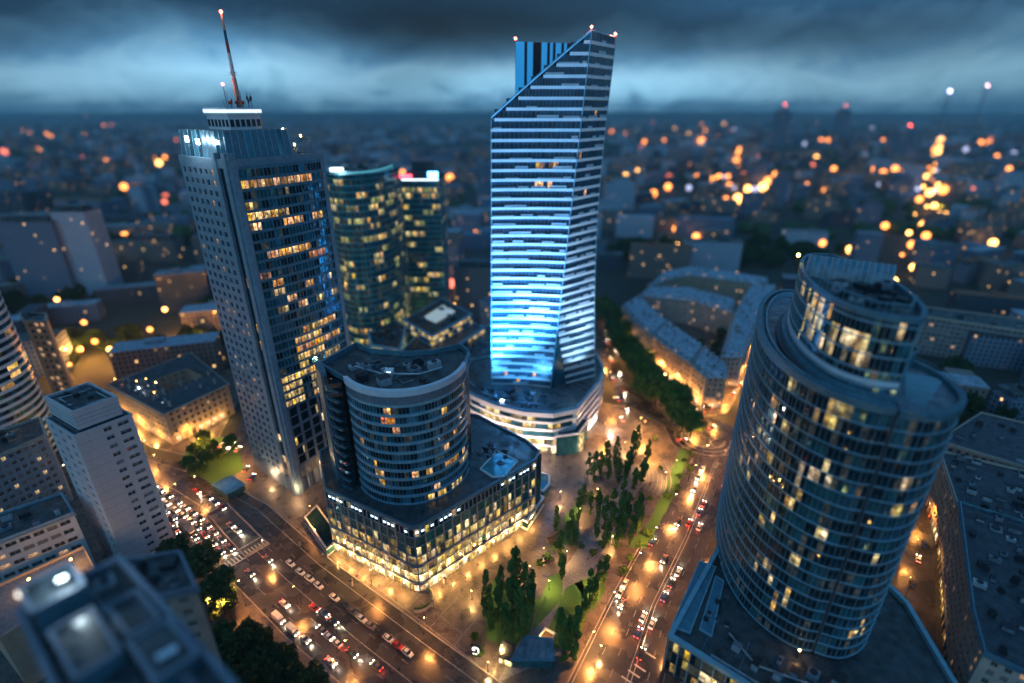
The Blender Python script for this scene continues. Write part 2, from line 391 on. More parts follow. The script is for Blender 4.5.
def resample(path, step, closed=False):
    """split a plan path in equal bays; only real corners (over 22 degrees) are kept as bay ends"""
    n = len(path); P = list(path) + ([path[0]] if closed else []); brk = [0]
    for i in range(1, len(P) - 1):
        a, b, c = P[i - 1], P[i], P[i + 1]; t = math.atan2(c[1] - b[1], c[0] - b[0]) - math.atan2(b[1] - a[1], b[0] - a[0]); t = (t + math.pi) % (2 * math.pi) - math.pi
        if abs(t) > R(22): brk.append(i)
    brk.append(len(P) - 1); out = []
    for i0, i1 in zip(brk[:-1], brk[1:]):
        seg = P[i0:i1 + 1]; cum = [0]
        for a, b in zip(seg[:-1], seg[1:]): cum.append(cum[-1] + math.dist(a, b))
        k = max(1, round(cum[-1] / step)); j = 0
        for q in range(k):
            d = cum[-1] * q / k
            while j < len(seg) - 2 and cum[j + 1] <= d: j += 1
            t = (d - cum[j]) / ((cum[j + 1] - cum[j]) or 1); out.append((seg[j][0] + (seg[j + 1][0] - seg[j][0]) * t, seg[j][1] + (seg[j + 1][1] - seg[j][1]) * t))
    if not closed: out.append(tuple(path[-1]))
    return out
def hsh(*a):
    x = 0
    for i, v in enumerate(a): x = (x * 1103515245 + int(v * 131 + 977 * (i + 1)) * 12345 + 6789) & 0x7fffffff
    return random.Random(x).random()
def nz(x, y, z=0): return noise.noise(Vector((x, y, z)))

def curtain(rt, path, z0, z1, fh, bw, gmats, litf, jit=.008, closed=False, name='glazing', gmat_pick=None, cap=100):
    """curtain wall: one slightly tilted pane per bay and floor; runs of lit panes become window parts"""
    pts = resample(path, bw, closed); n = len(pts); g = MB(); runs = []
    nf = max(1, round((z1 - z0) / fh)); fh = (z1 - z0) / nf
    for f in range(nf):
        za, zb = z0 + f * fh, z0 + (f + 1) * fh; cur = None
        for i in range(n if closed else n - 1):
            a, b = pts[i], pts[(i + 1) % n]
            dx, dy = b[0] - a[0], b[1] - a[1]; l = math.hypot(dx, dy) or 1; nx, ny = dy / l, -dx / l
            k = litf(f, i, za, a)
            if k is not None:
                q = [(a[0], a[1], za), (b[0], b[1], za), (b[0], b[1], zb), (a[0], a[1], zb)]
                if cur and cur[1] == k and len(cur[0]) < 6: cur[0].append(q)
                else: cur = ([q], k); runs.append(cur)
            else:
                cur = None
                j = [random.gauss(0, jit) for _ in range(3)]
                o = [j[0] * fh + j[1], -j[1], 0, 0]; t = j[2]
                q = [(a[0] + nx * (t), a[1] + ny * (t), za), (b[0] - nx * t, b[1] - ny * t, za),
                     (b[0] + nx * (j[0] * fh - t), b[1] + ny * (j[0] * fh - t), zb), (a[0] + nx * (j[0] * fh + t), a[1] + ny * (j[0] * fh + t), zb)]
                g.face(q, gmat_pick(f, i) if gmat_pick else 0)
    g.build(name, gmats, rt)
    runs.sort(key=lambda r: -len(r[0]))
    extra = MB(); em = []
    for idx, (qs, k) in enumerate(runs):
        mb = MB() if idx < cap else extra
        if idx < cap: mi = 0
        else:
            if k not in em: em.append(k)
            mi = em.index(k)
        for q in qs:
            w = random.randrange(400); mb.face(q, mi, [(w + .02, 0), (w + .98, 0), (w + .98, 1), (w + .02, 1)])
        if idx < cap: mb.build('lit_window', k, rt)
    if extra.f: extra.build('lit_window', em, rt, kind='stuff')
    return pts
def bands(rt, path, z0, z1, fh, h, out, mat, closed=False, name='floor_band', off=0):
    mb = MB(); nf = max(1, round((z1 - z0) / fh)); fh = (z1 - z0) / nf
    for f in range(nf + 1): mb.ledge(path, z0 + f * fh - h / 2 + off, z0 + f * fh + h / 2 + off, out, 0, closed)
    return mb.build(name, mat, rt)
def fins(rt, path, z0, z1, step, w, out, mat, closed=False, name='mullions', every=1):
    pts = resample(path, step, closed); mb = MB(); n = len(pts)
    for i in range(0, n, every):
        a = pts[i]; b = pts[(i + 1) % n] if (closed or i < n - 1) else pts[i - 1]
        dx, dy = b[0] - a[0], b[1] - a[1]
        if not closed and i == n - 1: dx, dy = -dx, -dy
        l = math.hypot(dx, dy) or 1; nx, ny = dy / l, -dx / l
        mb.box((a[0] + nx * out / 2, a[1] + ny * out / 2, z0), (w, out, z1 - z0), math.atan2(dy, dx))
    return mb.build(name, mat, rt)
def parapet(rt, poly, z, h, t, mat, name='parapet'):
    mb = MB(); mb.ledge(ccw(poly), z, z + h, .12, 0, True, back=t); return mb.build(name, mat, rt)
_WM = {}
def window_mesh(w, h, glassm, framem):
    key = (round(w, 1), round(h, 1), glassm, framem)
    if key not in _WM:
        mb = MB(); t = .12      # local: x along the wall, y = -outwards, z up, origin at sill centre
        mb.face([(-w / 2, 0, 0), (w / 2, 0, 0), (w / 2, 0, h), (-w / 2, 0, h)], 0, [(0, 0), (1, 0), (1, 1), (0, 1)])
        for c, d in (((-w / 2 + t / 2, -.04, 0), (t, .08, h)), ((w / 2 - t / 2, -.04, 0), (t, .08, h)), ((0, -.041, 0), (t * .8, .08, h)),
                     ((0, -.042, h - t), (w - .004, .08, t)), ((0, -.042, h * .62), (w - .004, .07, t * .7)), ((0, -.16, -.08), (w + .3, .4, .1))):
            mb.box(c, d, 0, 1)
        o = mb.build('window', [glassm, framem]); _WM[key] = o.data; bpy.data.objects.remove(o)
    return _WM[key]
def punched(rt, a, b, z0, z1, cols, rows, ww, wh, wallmat, litf=None, sill=.9, depth=.28, margin=1.0, name='wall', frame='stone_frame', budget=100, glassm='window_dark', store=None):
    """wall a->b (outside on its right) with real recessed openings and a window in each"""
    dx, dy = b[0] - a[0], b[1] - a[1]; l = math.hypot(dx, dy); ux, uy = dx / l, dy / l; nx, ny = uy, -ux
    cw = (l - 2 * margin) / cols; rh = (z1 - z0) / rows; ww = min(ww, cw * .8)
    mb = MB(); P = lambda u, z, d=0: (a[0] + ux * u - nx * d, a[1] + uy * u - ny * d, z)
    def Q(u0, u1, za, zb):
        if u1 - u0 > 1e-4 and zb - za > 1e-4: mb.face([P(u0, za), P(u1, za), P(u1, zb), P(u0, zb)])
    Q(0, margin, z0, z1); Q(l - margin, l, z0, z1)
    extra = MB(); em = [frame]; cnt = 0
    for r in range(rows):
        zb = z0 + r * rh; s0 = zb + min(sill, (rh - wh) * .6); s1 = s0 + wh
        Q(margin, l - margin, zb, s0); Q(margin, l - margin, s1, zb + rh)
        for c in range(cols):
            u0 = margin + c * cw; w0 = u0 + (cw - ww) / 2; w1 = w0 + ww
            Q(u0, w0, s0, s1); Q(w1, u0 + cw, s0, s1)
            for p, q in (((w0, s0), (w0, s1)), ((w1, s1), (w1, s0)), ((w0, s1), (w1, s1)), ((w1, s0), (w0, s0))):
                mb.face([P(p[0], p[1]), P(p[0], p[1], depth), P(q[0], q[1], depth), P(q[0], q[1])])
            gm = (litf(r, c) if litf else None) or (glassm if hsh(r, c, l * 10) < .72 else 'window_blind' if hsh(r, c, l * 7) < .6 else 'window_sky')
            uc = (w0 + w1) / 2
            top = P(uc, s0, depth)
            items = (top, gm)
            if store is not None: store.append((top, gm, math.atan2(uy, ux), ww, wh))
            else: place_window(rt, top, gm, math.atan2(uy, ux), ww, wh, frame)
    return mb.build(name, wallmat, rt)
def place_window(rt, p, gm, rz, ww, wh, frame='stone_frame', pname='window'):
    o3 = ORG[rt.name]; o = bpy.data.objects.new(pname, window_mesh(ww, wh, gm, frame)); COL.objects.link(o); o.parent = rt
    o.location = (p[0] - o3[0], p[1] - o3[1], p[2] - o3[2]); o.rotation_euler = (0, 0, rz); ORG[o.name] = p
def flush_windows(rt, store, frame='stone_frame', cap=100):
    """the windows nearest the camera as parts, the rest as one part"""
    store.sort(key=lambda t: (t[0][0]) ** 2 + t[0][1] ** 2 + (HC - t[0][2]) ** 2)
    for p, gm, rz, ww, wh in store[:cap]: place_window(rt, p, gm, rz, ww, wh, frame)
    if store[cap:]:
        mb = MB(); mats = [frame]
        for p, gm, rz, ww, wh in store[cap:]:
            if gm not in mats: mats.append(gm)
            me = window_mesh(ww, wh, gm, frame); c, s = math.cos(rz), math.sin(rz)
            for pl in me.polygons:
                q = [me.vertices[i].co for i in pl.vertices]; uv = [(0, 0), (1, 0), (1, 1), (0, 1)]
                mb.face([(p[0] + v.x * c - v.y * s, p[1] + v.x * s + v.y * c, p[2] + v.z) for v in q], mats.index(gm) if pl.material_index == 0 else 0, uv if len(q) == 4 else None)
        mb.build('window', mats, rt, kind='stuff')
def point_in(p, poly):
    x, y = p; c = False; n = len(poly)
    for i in range(n):
        a, b = poly[i], poly[(i + 1) % n]
        if (a[1] > y) != (b[1] > y) and x < (b[0] - a[0]) * (y - a[1]) / (b[1] - a[1]) + a[0]: c = not c
    return c
def roof_units(rt, poly, z, n, seed, smin=1.2, smax=3.5, hmax=2.2):
    rd = random.Random(seed); xs = [p[0] for p in poly]; ys = [p[1] for p in poly]; ang = math.atan2(poly[1][1] - poly[0][1], poly[1][0] - poly[0][0])
    inner = offset(ccw(list(poly)), -2.2, True); done = []; k = 0
    while len(done) < n and k < 600:
        k += 1; p = (rd.uniform(min(xs), max(xs)), rd.uniform(min(ys), max(ys)))
        sx, sy, h = rd.uniform(smin, smax), rd.uniform(smin, smax), rd.uniform(.7, hmax)
        if not point_in(p, inner) or any(math.dist(p, q[0]) < q[1] + max(sx, sy) * .8 for q in done): continue
        done.append((p, max(sx, sy) * .7)); mb = MB(); mb.box((*p, z - .05), (sx, sy, h), ang); t = rd.random()
        if t < .4:
            mb.tube((*p, z + h - .06), (*p, z + h + .35), min(sx, sy) * .36, n=10, m=1)
        elif t < .65:
            for q in range(4): mb.box((p[0] + math.cos(ang) * sx * (q / 4 - .375), p[1] + math.sin(ang) * sx * (q / 4 - .375), z + h - .02), (.12, sy * .9, .22), ang, 1)
        else:
            mb.box((p[0], p[1], z + h - .02), (sx + .3, sy + .3, .14), ang, 1)
        mb.build('ventilation_unit', [rd.choice(['unit_metal', 'roof_pale', 'dark_metal']), 'dark_metal'], rt)
def pipe(rt, pts, r, mat='unit_metal', name='duct'):
    mb = MB()
    for a, b in zip(pts[:-1], pts[1:]): mb.tube(a, b, r)
    mb.build(name, mat, rt)
LN = [0]
def add_light(kind, loc, energy, color, parent=None, radius=.3, spot=None, aim=None):
    ld = bpy.data.lights.new('light', kind); ld.energy = energy; ld.color = color
    if kind != 'SUN': ld.shadow_soft_size = radius
    if spot: ld.spot_size = R(spot); ld.spot_blend = .6
    o = bpy.data.objects.new('light', ld); COL.objects.link(o)
    if parent: o.parent = parent; o3 = ORG.get(parent.name, (0, 0, 0)); o.location = (loc[0] - o3[0], loc[1] - o3[1], loc[2] - o3[2])
    else: o.location = loc
    if aim is not None:
        o.rotation_euler = (Vector(aim) - Vector(loc)).to_track_quat('-Z', 'Y').to_euler()
    return o

# ================================================================== THE SETTING: ground, roads, paving
def sheet(name, poly, z, mat, kind='structure'):
    mb = MB(); mb.face([(p[0], p[1], z) for p in ccw(list(poly))]); o = mb.build(name, mat)
    if kind: o['kind'] = kind
    return o
g = MB(); ring = arc(0, 6000, 24000, 24000, 0, 360, 48)[:-1]; g.face([(p[0], p[1], 0) for p in ring]); struct(g, 'ground', 'ground')
roadL_up = [(26, 79), (-3.7, 102.2), (-23.8, 116.3), (-70.7, 149.6), (-108, 180), (-150, 205), (-184, 217), (-235, 246), (-330, 290)]
roadL_lo = [(-20, 79), (-55, 104), (-75, 117.5), (-95, 133), (-130, 160), (-160, 179), (-200, 198), (-250, 222), (-345, 264)]
sheet('road', roadL_up + roadL_lo[::-1], .02, 'asphalt')
roadR_l = [(0, 70), (14.6, 98), (35, 131.6), (61, 171), (90, 214)]
roadR_r = [(36, 70), (52, 116.3 - 22), (67, 127), (83, 150), (101, 183.5), (116, 212)]
sheet('road', roadR_l + roadR_r[::-1], .024, 'asphalt')
sheet('road', arc(103, 232, 21, 22, 0, 360, 28)[:-1], .028, 'asphalt')
sheet('road', [(88, 246), (66, 268), (62, 300), (57, 380), (44, 520), (30, 700), (46, 700), (60, 520), (70, 400), (74, 300), (80, 272), (96, 250)], .032, 'asphalt')
sheet('road', [(112, 214), (122, 240), (148, 285), (195, 360), (260, 470), (274, 462), (212, 352), (165, 280), (132, 228)], .036, 'asphalt')
sheet('road', [(-148, 204), (-152, 250), (-165, 330), (-150, 330), (-136, 250), (-130, 194)], .028, 'asphalt')
sheet('road', [(118, 60), (122, 112), (154, 154), (196, 214), (204, 208), (160, 144), (131, 104), (130, 60)], .02, 'asphalt')
def slab(poly, z=.14, mat='paving', name='pavement'):
    poly = ccw(list(poly)); mb = MB(); mb.face([(p[0], p[1], z) for p in poly])
    n = len(poly)
    for i in range(n):
        a, b = poly[i], poly[(i + 1) % n]; mb.face([(a[0], a[1], 0), (b[0], b[1], 0), (b[0], b[1], z), (a[0], a[1], z)], 1)
    mb.ledge(offset(poly, -.35, True), z, z + .012, .34, 1, True)
    return struct(mb, name, [mat, 'kerb'])
slab([(5, 88)] + roadL_up[1:6] + [(-146, 214), (-134, 235), (-128, 262), (-60, 262), (-36, 290), (52, 296), (54, 268), (70, 262), (84, 243), (84, 226), (88, 215)] + roadR_l[3:0:-1])
slab(offset(roadL_lo[::-1], 0)[:] + [(-60, 60), (-150, 90), (-260, 150), (-345, 240)], mat='paving')
slab([(104, 180), (118, 208), (134, 226), (168, 277), (214, 349), (230, 344), (192, 270), (150, 180), (118, 114), (112, 60), (40, 60), (56, 94), (70, 126), (86, 149)], mat='paving')
slab([(86, 262), (108, 252), (124, 256), (150, 296), (225, 425), (190, 495), (140, 470), (82, 390), (84, 300)])
slab([(-152, 212), (-160, 250), (-172, 310), (-240, 310), (-236, 252), (-186, 223)])
# joints of the big paving slabs as real thin strips, a lighter diagonal walk through the park, lawns
def strip(a, b, w, z, mat, name, kind='structure'):
    dx, dy = b[0] - a[0], b[1] - a[1]; l = math.hypot(dx, dy); nx, ny = -dy / l * w / 2, dx / l * w / 2
    return sheet(name, [(a[0] + nx, a[1] + ny), (b[0] + nx, b[1] + ny), (b[0] - nx, b[1] - ny), (a[0] - nx, a[1] - ny)], z, mat, kind)
jm = MB()
def jstrip(mb, a, b, w, z, m=0):
    dx, dy = b[0] - a[0], b[1] - a[1]; l = math.hypot(dx, dy) or 1; nx, ny = -dy / l * w / 2, dx / l * w / 2
    q = ccw([(a[0] + nx, a[1] + ny), (b[0] + nx, b[1] + ny), (b[0] - nx, b[1] - ny), (a[0] - nx, a[1] - ny)]); mb.face([(p[0], p[1], z) for p in q], m)
jstrip(jm, at(262, 500), at(478, 665), .35, .16); jstrip(jm, at(300, 505), at(470, 640), .2, .164)
for t in range(9):
    a = at(262 + 24 * t, 500 + 18.3 * t); b = (a[0] + 8, a[1] + 12); jstrip(jm, a, b, .25, .168)
for t in range(10):
    a = (2 + 4.2 * t, 150 + 7 * t); jstrip(jm, a, (a[0] + 13, a[1] - 9), .22, .166)
struct(jm, 'paving', 'deck')
walk = [at(497, 683), at(560, 655), at(583, 583), at(620, 530), at(648, 470), at(632, 462), at(600, 520), at(553, 583), at(520, 640)]
sheet('path', walk, .165, 'deck')

for poly in ([(549, 577), (563, 572), (562, 600), (532, 632), (538, 606)], [(566, 588), (582, 580), (588, 600), (570, 640), (556, 650), (543, 642)], [(575, 584), (600, 572), (606, 590), (592, 612)],
             [(487, 640), (482, 600), (494, 580), (540, 600), (530, 632), (512, 648)], [(550, 552), (556, 525), (580, 500), (584, 510), (566, 545)],
             [(628, 548), (650, 520), (672, 470), (680, 448), (690, 452), (672, 500), (646, 548)]):
    sheet('lawn', [at(*p) for p in poly], .18, 'grass')
# round seating steps with stripes of stone beside the right-hand road
st = MB(); c0 = at(600, 470)
for i in range(15):
    r0 = 20 + i * 1.0
    st.ledge(arc(c0[0], c0[1], r0, r0, -38, 12, 12), .14, .18 + .05 * (i % 2), .35, i % 2)
terr = st.build('stone_seating_steps', ['deck', 'kerb']); tag(terr, 'curved pale stone steps like an amphitheatre beside the park trees', 'steps')
# markings
mk = MB(); mo = MB()
def offline(path, d): return offset(path, d)
def lerp(a, b, t): return (a[0] + (b[0] - a[0]) * t, a[1] + (b[1] - a[1]) * t)
def between(pa, pb, t): return [lerp(a, b, t) for a, b in zip(pa, pb)]
def dashes(mb, path, dash, gap, w, z=.045, m=0):
    for a, b in zip(path[:-1], path[1:]):
        l = math.dist(a, b); s = 0
        while s < l - .2:
            e = min(s + dash, l); jstrip(mb, lerp(a, b, s / l), lerp(a, b, e / l), w, z, m); s = e + gap
up8, lo8 = roadL_up, roadL_lo
for t, d, gp in ((.14, 400, 0), (.28, 3, 6), (.42, 3, 6), (.55, 400, 0), (.7, 3, 6), (.85, 3, 6)): dashes(mk if d > 9 else mo, between(up8, lo8, t), d, gp, .16)
rl = [(0, 70), (14.6, 98), (35, 131.6), (61, 171), (79, 198), (90, 214)]
for t, d, gp in ((.03, 400, 0), (.17, 3, 5), (.31, 3, 5), (.45, 400, 0), (.49, 400, 0), (.62, 3, 5), (.75, 3, 5), (.9, 400, 0)): dashes(mk if d > 9 else mo, between(rl, roadR_r, t), d, gp, .17, .05)
for r_ in (9, 12.5, 16): 
    p = arc(103, 231, r_, r_ * .95, 10 + r_ * 9, 290 + r_ * 5, 26)
    for a, b in zip(p[:-1], p[1:]): jstrip(mk, a, b, .3, .055)
for c_, r_, a0, a1 in (((99, 238), 6, 0, 280), ((108, 227), 4.5, 40, 340), ((100, 228), 5, 130, 400), ((93, 244), 5, -60, 160)):
    p = arc(c_[0], c_[1], r_, r_ * .7, a0, a1, 18, 40)
    for a, b in zip(p[:-1], p[1:]): jstrip(mk, a, b, .28, .06)
for px, py in ((742, 448), (738, 462), (724, 455), (716, 468), (708, 482)):      # turn arrows in the right lanes
    c = at(px, py); jstrip(mk, c, (c[0] + 2.4, c[1] + 3.6), .3, .058); jstrip(mk, (c[0] + 2.4, c[1] + 3.6), (c[0] + 3.6, c[1] + 2.4), .3, .059); jstrip(mk, (c[0] + 1.2, c[1] + 4.4), (c[0] + 2.6, c[1] + 3.2), .3, .06); jstrip(mk, c, (c[0] - 1.1, c[1] + 1), .28, .061)
zc = at(232, 555); ux, uy = .60, .80      # the zebra across the left road, bars along the traffic
za, zb = at(226, 563), at(266, 540)
for i in range(13):
    p = lerp(za, zb, i / 12); 
    jstrip(mk, (p[0] - .9, p[1] - 2.2 + 2.4), (p[0] + 2.0, p[1] - 1.9), .5, .052)
for o_ in (-3.2, 3.2):
    jstrip(mk, (za[0] + o_ * .75, za[1] - o_ * .6), (zb[0] + o_ * .75, zb[1] - o_ * .6), .45, .056)
for px, py in ((640, 668), (634, 674), (627, 680), (650, 655)): c = at(px, py); jstrip(mk, (c[0] - 1.5, c[1] + 1.2), (c[0] + 1.5, c[1] - 1.2), .5, .06)
# parking bays outlined on the near side
for k in range(14):
    p = at(398 + 0, 668); 
struct(mk, 'road_markings', 'marking'); struct(mo, 'road_markings', 'marking_old')
# sunken tram/underpass bay in the left road: dark lowered lanes with kerbed walls
rp = [(-131, 174), (-126, 180.5), (-99, 158), (-104, 151)]
ub = MB(); ub.ledge(ccw(rp), .02, .9, .35, 0, True, back=.02); ub.face([(p[0], p[1], .05) for p in ccw(rp)], 1)
tag(ub.build('underpass_entry', ['concrete', 'roof_felt']), 'dark walled underpass opening in the road beside the traffic jam', 'underpass')

# ================================================================== CENTRAL TWISTED TOWER
def zlota():
    rt = root('residential_tower', 'twisted blue lit high tower of white bands with slanted cut top', 'tower', (15, 255, 0))
    Z0, ZL, ZM = 24, 156.5, 189.5
    def corners(z):
        t = (z - Z0) / (ZM - Z0)
        L = (-11 + 2.4 * t, 247.5 - 1.5 * t); M = (20.5 + 12.3 * t, 243.5 + 5 * t); n = (46 - 3.6 * math.sin(math.pi * min(1, t * 1.02)), 257 + 10 * t)
        return L, M, n, (40 + 1 * t, 281), (0 - 1 * t, 271)
    nf = 39; fh = (ZM - Z0) / nf
    gl = MB(); wb = MB(); pb = MB(); mu = MB(); lits = []; dk = MB()
    def cutL(z): return 0 if z <= ZL else min(1, (z - ZL) / (ZM - ZL))
    def P(e, u, z, out=0):
        c = corners(z); a, b = ((c[0], c[1]), (c[1], c[2]), (c[2], c[3]), (c[3], c[4]), (c[4], c[0]))[e]
        dx, dy = b[0] - a[0], b[1] - a[1]; l = math.hypot(dx, dy)
        bow = (-1.2 * math.sin(math.pi * u) if e == 0 else 0)      # the left face is slightly hollow
        return (a[0] + dx * u + dy / l * (out + bow), a[1] + dy * u - dx / l * (out + bow), z)
    rd = random.Random(5)
    nb = {0: 19, 1: 12, 2: 8, 3: 12, 4: 8}
    for f in range(nf):
        z = Z0 + f * fh; zt = z + fh
        for e in range(5):
            if e in (4,) and z > ZL - 2: continue
            if e == 3 and z > ZL - 4: continue
            n = nb[e]; u0 = cutL(z + fh * .5) if e == 0 else 0
            if e == 1 and z < 56: u0 = .34 * ((56 - z) / 32) ** .8
            if u0 > .98: continue
            # real balcony/spandrel band, proud of the glass
            zb0, zb1 = z - .62, z + .62
            segs = [u0 + (1 - u0) * i / n for i in range(n + 1)]
            for i in range(n):
                a, b = segs[i], segs[i + 1]
                for q0, q1 in (((a, zb0), (b, zb1)),):
                    A, B = P(e, a, zb0, .45), P(e, b, zb0, .45); C, D = P(e, b, zb1, .45), P(e, a, zb1, .45)
                    wb.face([A, B, C, D]); wb.face([D, C, P(e, b, zb1, 0), P(e, a, zb1, 0)]); wb.face([P(e, a, zb0, 0), P(e, b, zb0, 0), B, A])
                w = (b - a) * .5
                j = rd.gauss(0, .01) * fh; j2 = rd.gauss(0, .02)
                q = [P(e, a, z, 0), P(e, b, z, 0), P(e, b, zt, j + j2), P(e, a, zt, j - j2)]
                warm = (e == 0 and ((f in (24, 26) and 9 < i < 15 and rd.random() < .5) or rd.random() < .005)) or (e == 1 and rd.random() < .012)
                if warm: lits.append(q)
                else: gl.face(q)
            # stepped runs of pale cladding above or below the band, cut off here and there
            dens = .62 if z < 110 else .42
            u = u0 + (.02 if e == 0 else 0)
            while u < .97:
                ln = rd.uniform(.08, .3) / (1 if e == 0 else .8); v = min(.985, u + ln)
                if rd.random() < dens:
                    h = rd.choice([.55, .9, 1.2]) ; zz0, zz1 = zb1, min(zb1 + h, zt - .62)
                    k = max(1, int((v - u) * n))
                    for i in range(k):
                        a, b = u + (v - u) * i / k, u + (v - u) * (i + 1) / k
                        pb.face([P(e, a, zz0, .3), P(e, b, zz0, .3), P(e, b, zz1, .3), P(e, a, zz1, .3)])
                        pb.face([P(e, a, zz1, .3), P(e, b, zz1, .3), P(e, b, zz1, 0), P(e, a, zz1, 0)])
                u = v + rd.uniform(.0, .12)
            for i in range(1, n, 1 if e == 0 else 1):
                if segs[i] > u0: mu.tube(P(e, segs[i], zb1, .06), P(e, segs[i], zt - .62, .06), .05, n=3)
    gl.build('glazing', 'glass_zlota', rt); wb.build('floor_band', 'white_panel', rt); pb.build('cladding_panels', 'pale_panel', rt); mu.build('mullions', 'mullion', rt)
    for q in lits:
        w = random.randrange(400); m = MB(); m.face(q, 0, [(w + .02, 0), (w + .98, 0), (w + .98, 1), (w + .02, 1)]); m.build('lit_window', 'lit_warm', rt)
    # edge profiles: ridge, outer corners and the slanted rim
    ed = MB()
    for k in range(0, nf):
        z, zt = Z0 + k * fh, Z0 + (k + 1) * fh
        for e in (1, 2): ed.tube(P(e, 0, z, .2), P(e, 0, zt, .2), .28, n=4)
        if zt < ZL: ed.tube(P(0, 0, z, .2), P(0, 0, zt, .2), .28, n=4)
    pr = None
    for k in range(15):
        z = ZL + (ZM - ZL) * k / 14; p = P(0, cutL(z), z, .4)
        if pr: ed.tube(pr, p, .42, n=5)
        pr = p
    c = corners(ZM)
    ed.tube((*c[1], ZM), (*c[2], ZM - .5), .35, n=5); ed.build('edge_profile', 'band_blue', rt)
    # sloping roof plane from the slanted rim down to the back
    sl = MB(); K = 12
    for k in range(K):
        z0_, z1_ = ZL + (ZM - ZL) * k / K, ZL + (ZM - ZL) * (k + 1) / K
        a, b = P(0, cutL(z0_), z0_, 0), P(0, cutL(z1_), z1_, 0); t0, t1 = k / K, (k + 1) / K
        A, B = (1 + 40 * t0, 270 + 10 * t0, ZL - 4), (1 + 40 * t1, 270 + 10 * t1, ZL - 4 + (10 * t1 if k > 8 else 0))
        sl.face([a, b, B, A])
    sl.build('slanted_roof', 'glass_night', rt)
    # end wall on the right above the cut and its lit inner sail
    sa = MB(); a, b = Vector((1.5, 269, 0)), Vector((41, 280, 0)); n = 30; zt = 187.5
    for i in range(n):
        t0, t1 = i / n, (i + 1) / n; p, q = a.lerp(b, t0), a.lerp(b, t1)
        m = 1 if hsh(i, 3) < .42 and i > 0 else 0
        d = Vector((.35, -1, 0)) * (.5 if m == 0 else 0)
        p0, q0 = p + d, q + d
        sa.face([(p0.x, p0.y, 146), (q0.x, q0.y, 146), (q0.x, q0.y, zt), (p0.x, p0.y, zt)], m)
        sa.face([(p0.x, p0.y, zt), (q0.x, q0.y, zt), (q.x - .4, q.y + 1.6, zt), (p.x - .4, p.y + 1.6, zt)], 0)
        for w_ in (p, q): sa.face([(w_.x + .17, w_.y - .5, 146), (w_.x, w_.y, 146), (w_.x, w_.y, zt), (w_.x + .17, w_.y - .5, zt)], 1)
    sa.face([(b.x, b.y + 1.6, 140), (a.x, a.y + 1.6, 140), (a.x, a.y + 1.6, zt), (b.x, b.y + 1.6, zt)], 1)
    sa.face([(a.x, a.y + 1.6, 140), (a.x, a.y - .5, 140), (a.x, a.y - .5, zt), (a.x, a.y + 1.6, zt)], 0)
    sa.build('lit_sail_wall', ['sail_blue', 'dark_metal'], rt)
    # dark folded glass at the foot of the ridge
    fg = MB()
    for k in range(10):
        z0_, z1_ = Z0 + k * 3.2, Z0 + (k + 1) * 3.2; f0, f1 = .34 * max(0, (56 - z0_) / 32) ** .8, .34 * max(0, (56 - z1_) / 32) ** .8
        fg.face([P(1, 0, z0_, .5), P(1, f0, z0_, .1), P(1, f1, z1_, .1), P(1, 0, z1_, .5)])
    fg.build('folded_glass', 'glass_navy', rt)
    for p in ((*corners(ZM)[1], ZM + .9), (*corners(ZM)[2], ZM + .5), (1.5, 269, zt + .9)):
        m = MB(); m.tube((p[0], p[1], p[2] - 1.2), p, .12); m.ball((p[0], p[1], p[2] + .3), .55, 1); bl = m.build('obstruction_light', ['dark_metal', 'lamp_red'], rt)
        add_light('POINT', (p[0], p[1] - 1, p[2] + 1), 1500, (1, .2, .1), rt, .4)
    # ---- podium
    PZ = 24
    poly = [(-29, 246), (-20, 235), (-8, 225.5), (6, 219.3), (20, 217.5), (32, 222), (47.5, 250), (52, 264), (51, 286), (10, 292), (-24, 276)]
    fr = poly[:6]; rtp = poly[5:9]
    m = MB(); m.prism(poly, 0, PZ, 0, 1); 
    m.build('podium', ['concrete', 'roof_felt'], rt)
    out1 = offset(poly, .3, True)
    def lf(f, i, z, a):
        if f == 0: return 'lit_shop' if hsh(i, f, 1) < .85 else 'lit_yellow'
        if f == 1: return 'lit_shop' if hsh(i // 2, 5) < .5 else 'lit_dim'
        if f >= 2 and hsh(i // 3, f, 7) < (.6 if 10 < i < 24 else .15): return 'lit_dim'
        return None
    curtain(rt, out1[:6], .3, 22, 4.4, 2.1, ['glass_navy', 'pale_panel'], lf, .004, name='podium_glazing', gmat_pick=lambda f, i: 1 if (f >= 2 and hsh(i // 3, f, 9) < .35) else 0)
    curtain(rt, out1[5:9], 5, 22, 4.4, 2.4, ['glass_navy', 'pale_panel'], lambda f, i, z, a: 'lit_dim' if hsh(i, f, 17) < .15 else None, .004, name='podium_glazing')
    b1 = MB()
    for z, h in ((4.9, .8), (9.4, 1.2), (13.8, 1.2), (18.2, 1.2), (22.0, 2.3)): b1.ledge(out1[:6], z, z + h, .7, 0)
    for z, h in ((5.0, 1.6), (9.4, 1.8), (13.8, 1.8), (18.2, 1.8), (22.2, 2.1)): b1.ledge(out1[5:9], z, z + h, .6, 0)
    b1.build('podium_band', 'white_panel', rt)
    gs = MB(); gs.ledge([lerp(out1[5], out1[6], .45), lerp(out1[5], out1[6], .95)], 1.0, 3.6, .5, 0); gs.build('lit_display_strip', 'glow_strip', rt)
    pp = MB(); pp.ledge(poly, PZ, PZ + 1.0, .1, 0, True, back=.5); pp.build('parapet', 'band_blue', rt)
    # low corner pavilion of the podium
    q = ccw([(22, 215.6), (33, 218), (40, 231), (34, 231.5), (24, 222)])
    m = MB(); m.prism(q, 0, 12, 0, 1); m.build('corner_pavilion', ['glass_teal', 'roof_felt'], rt)
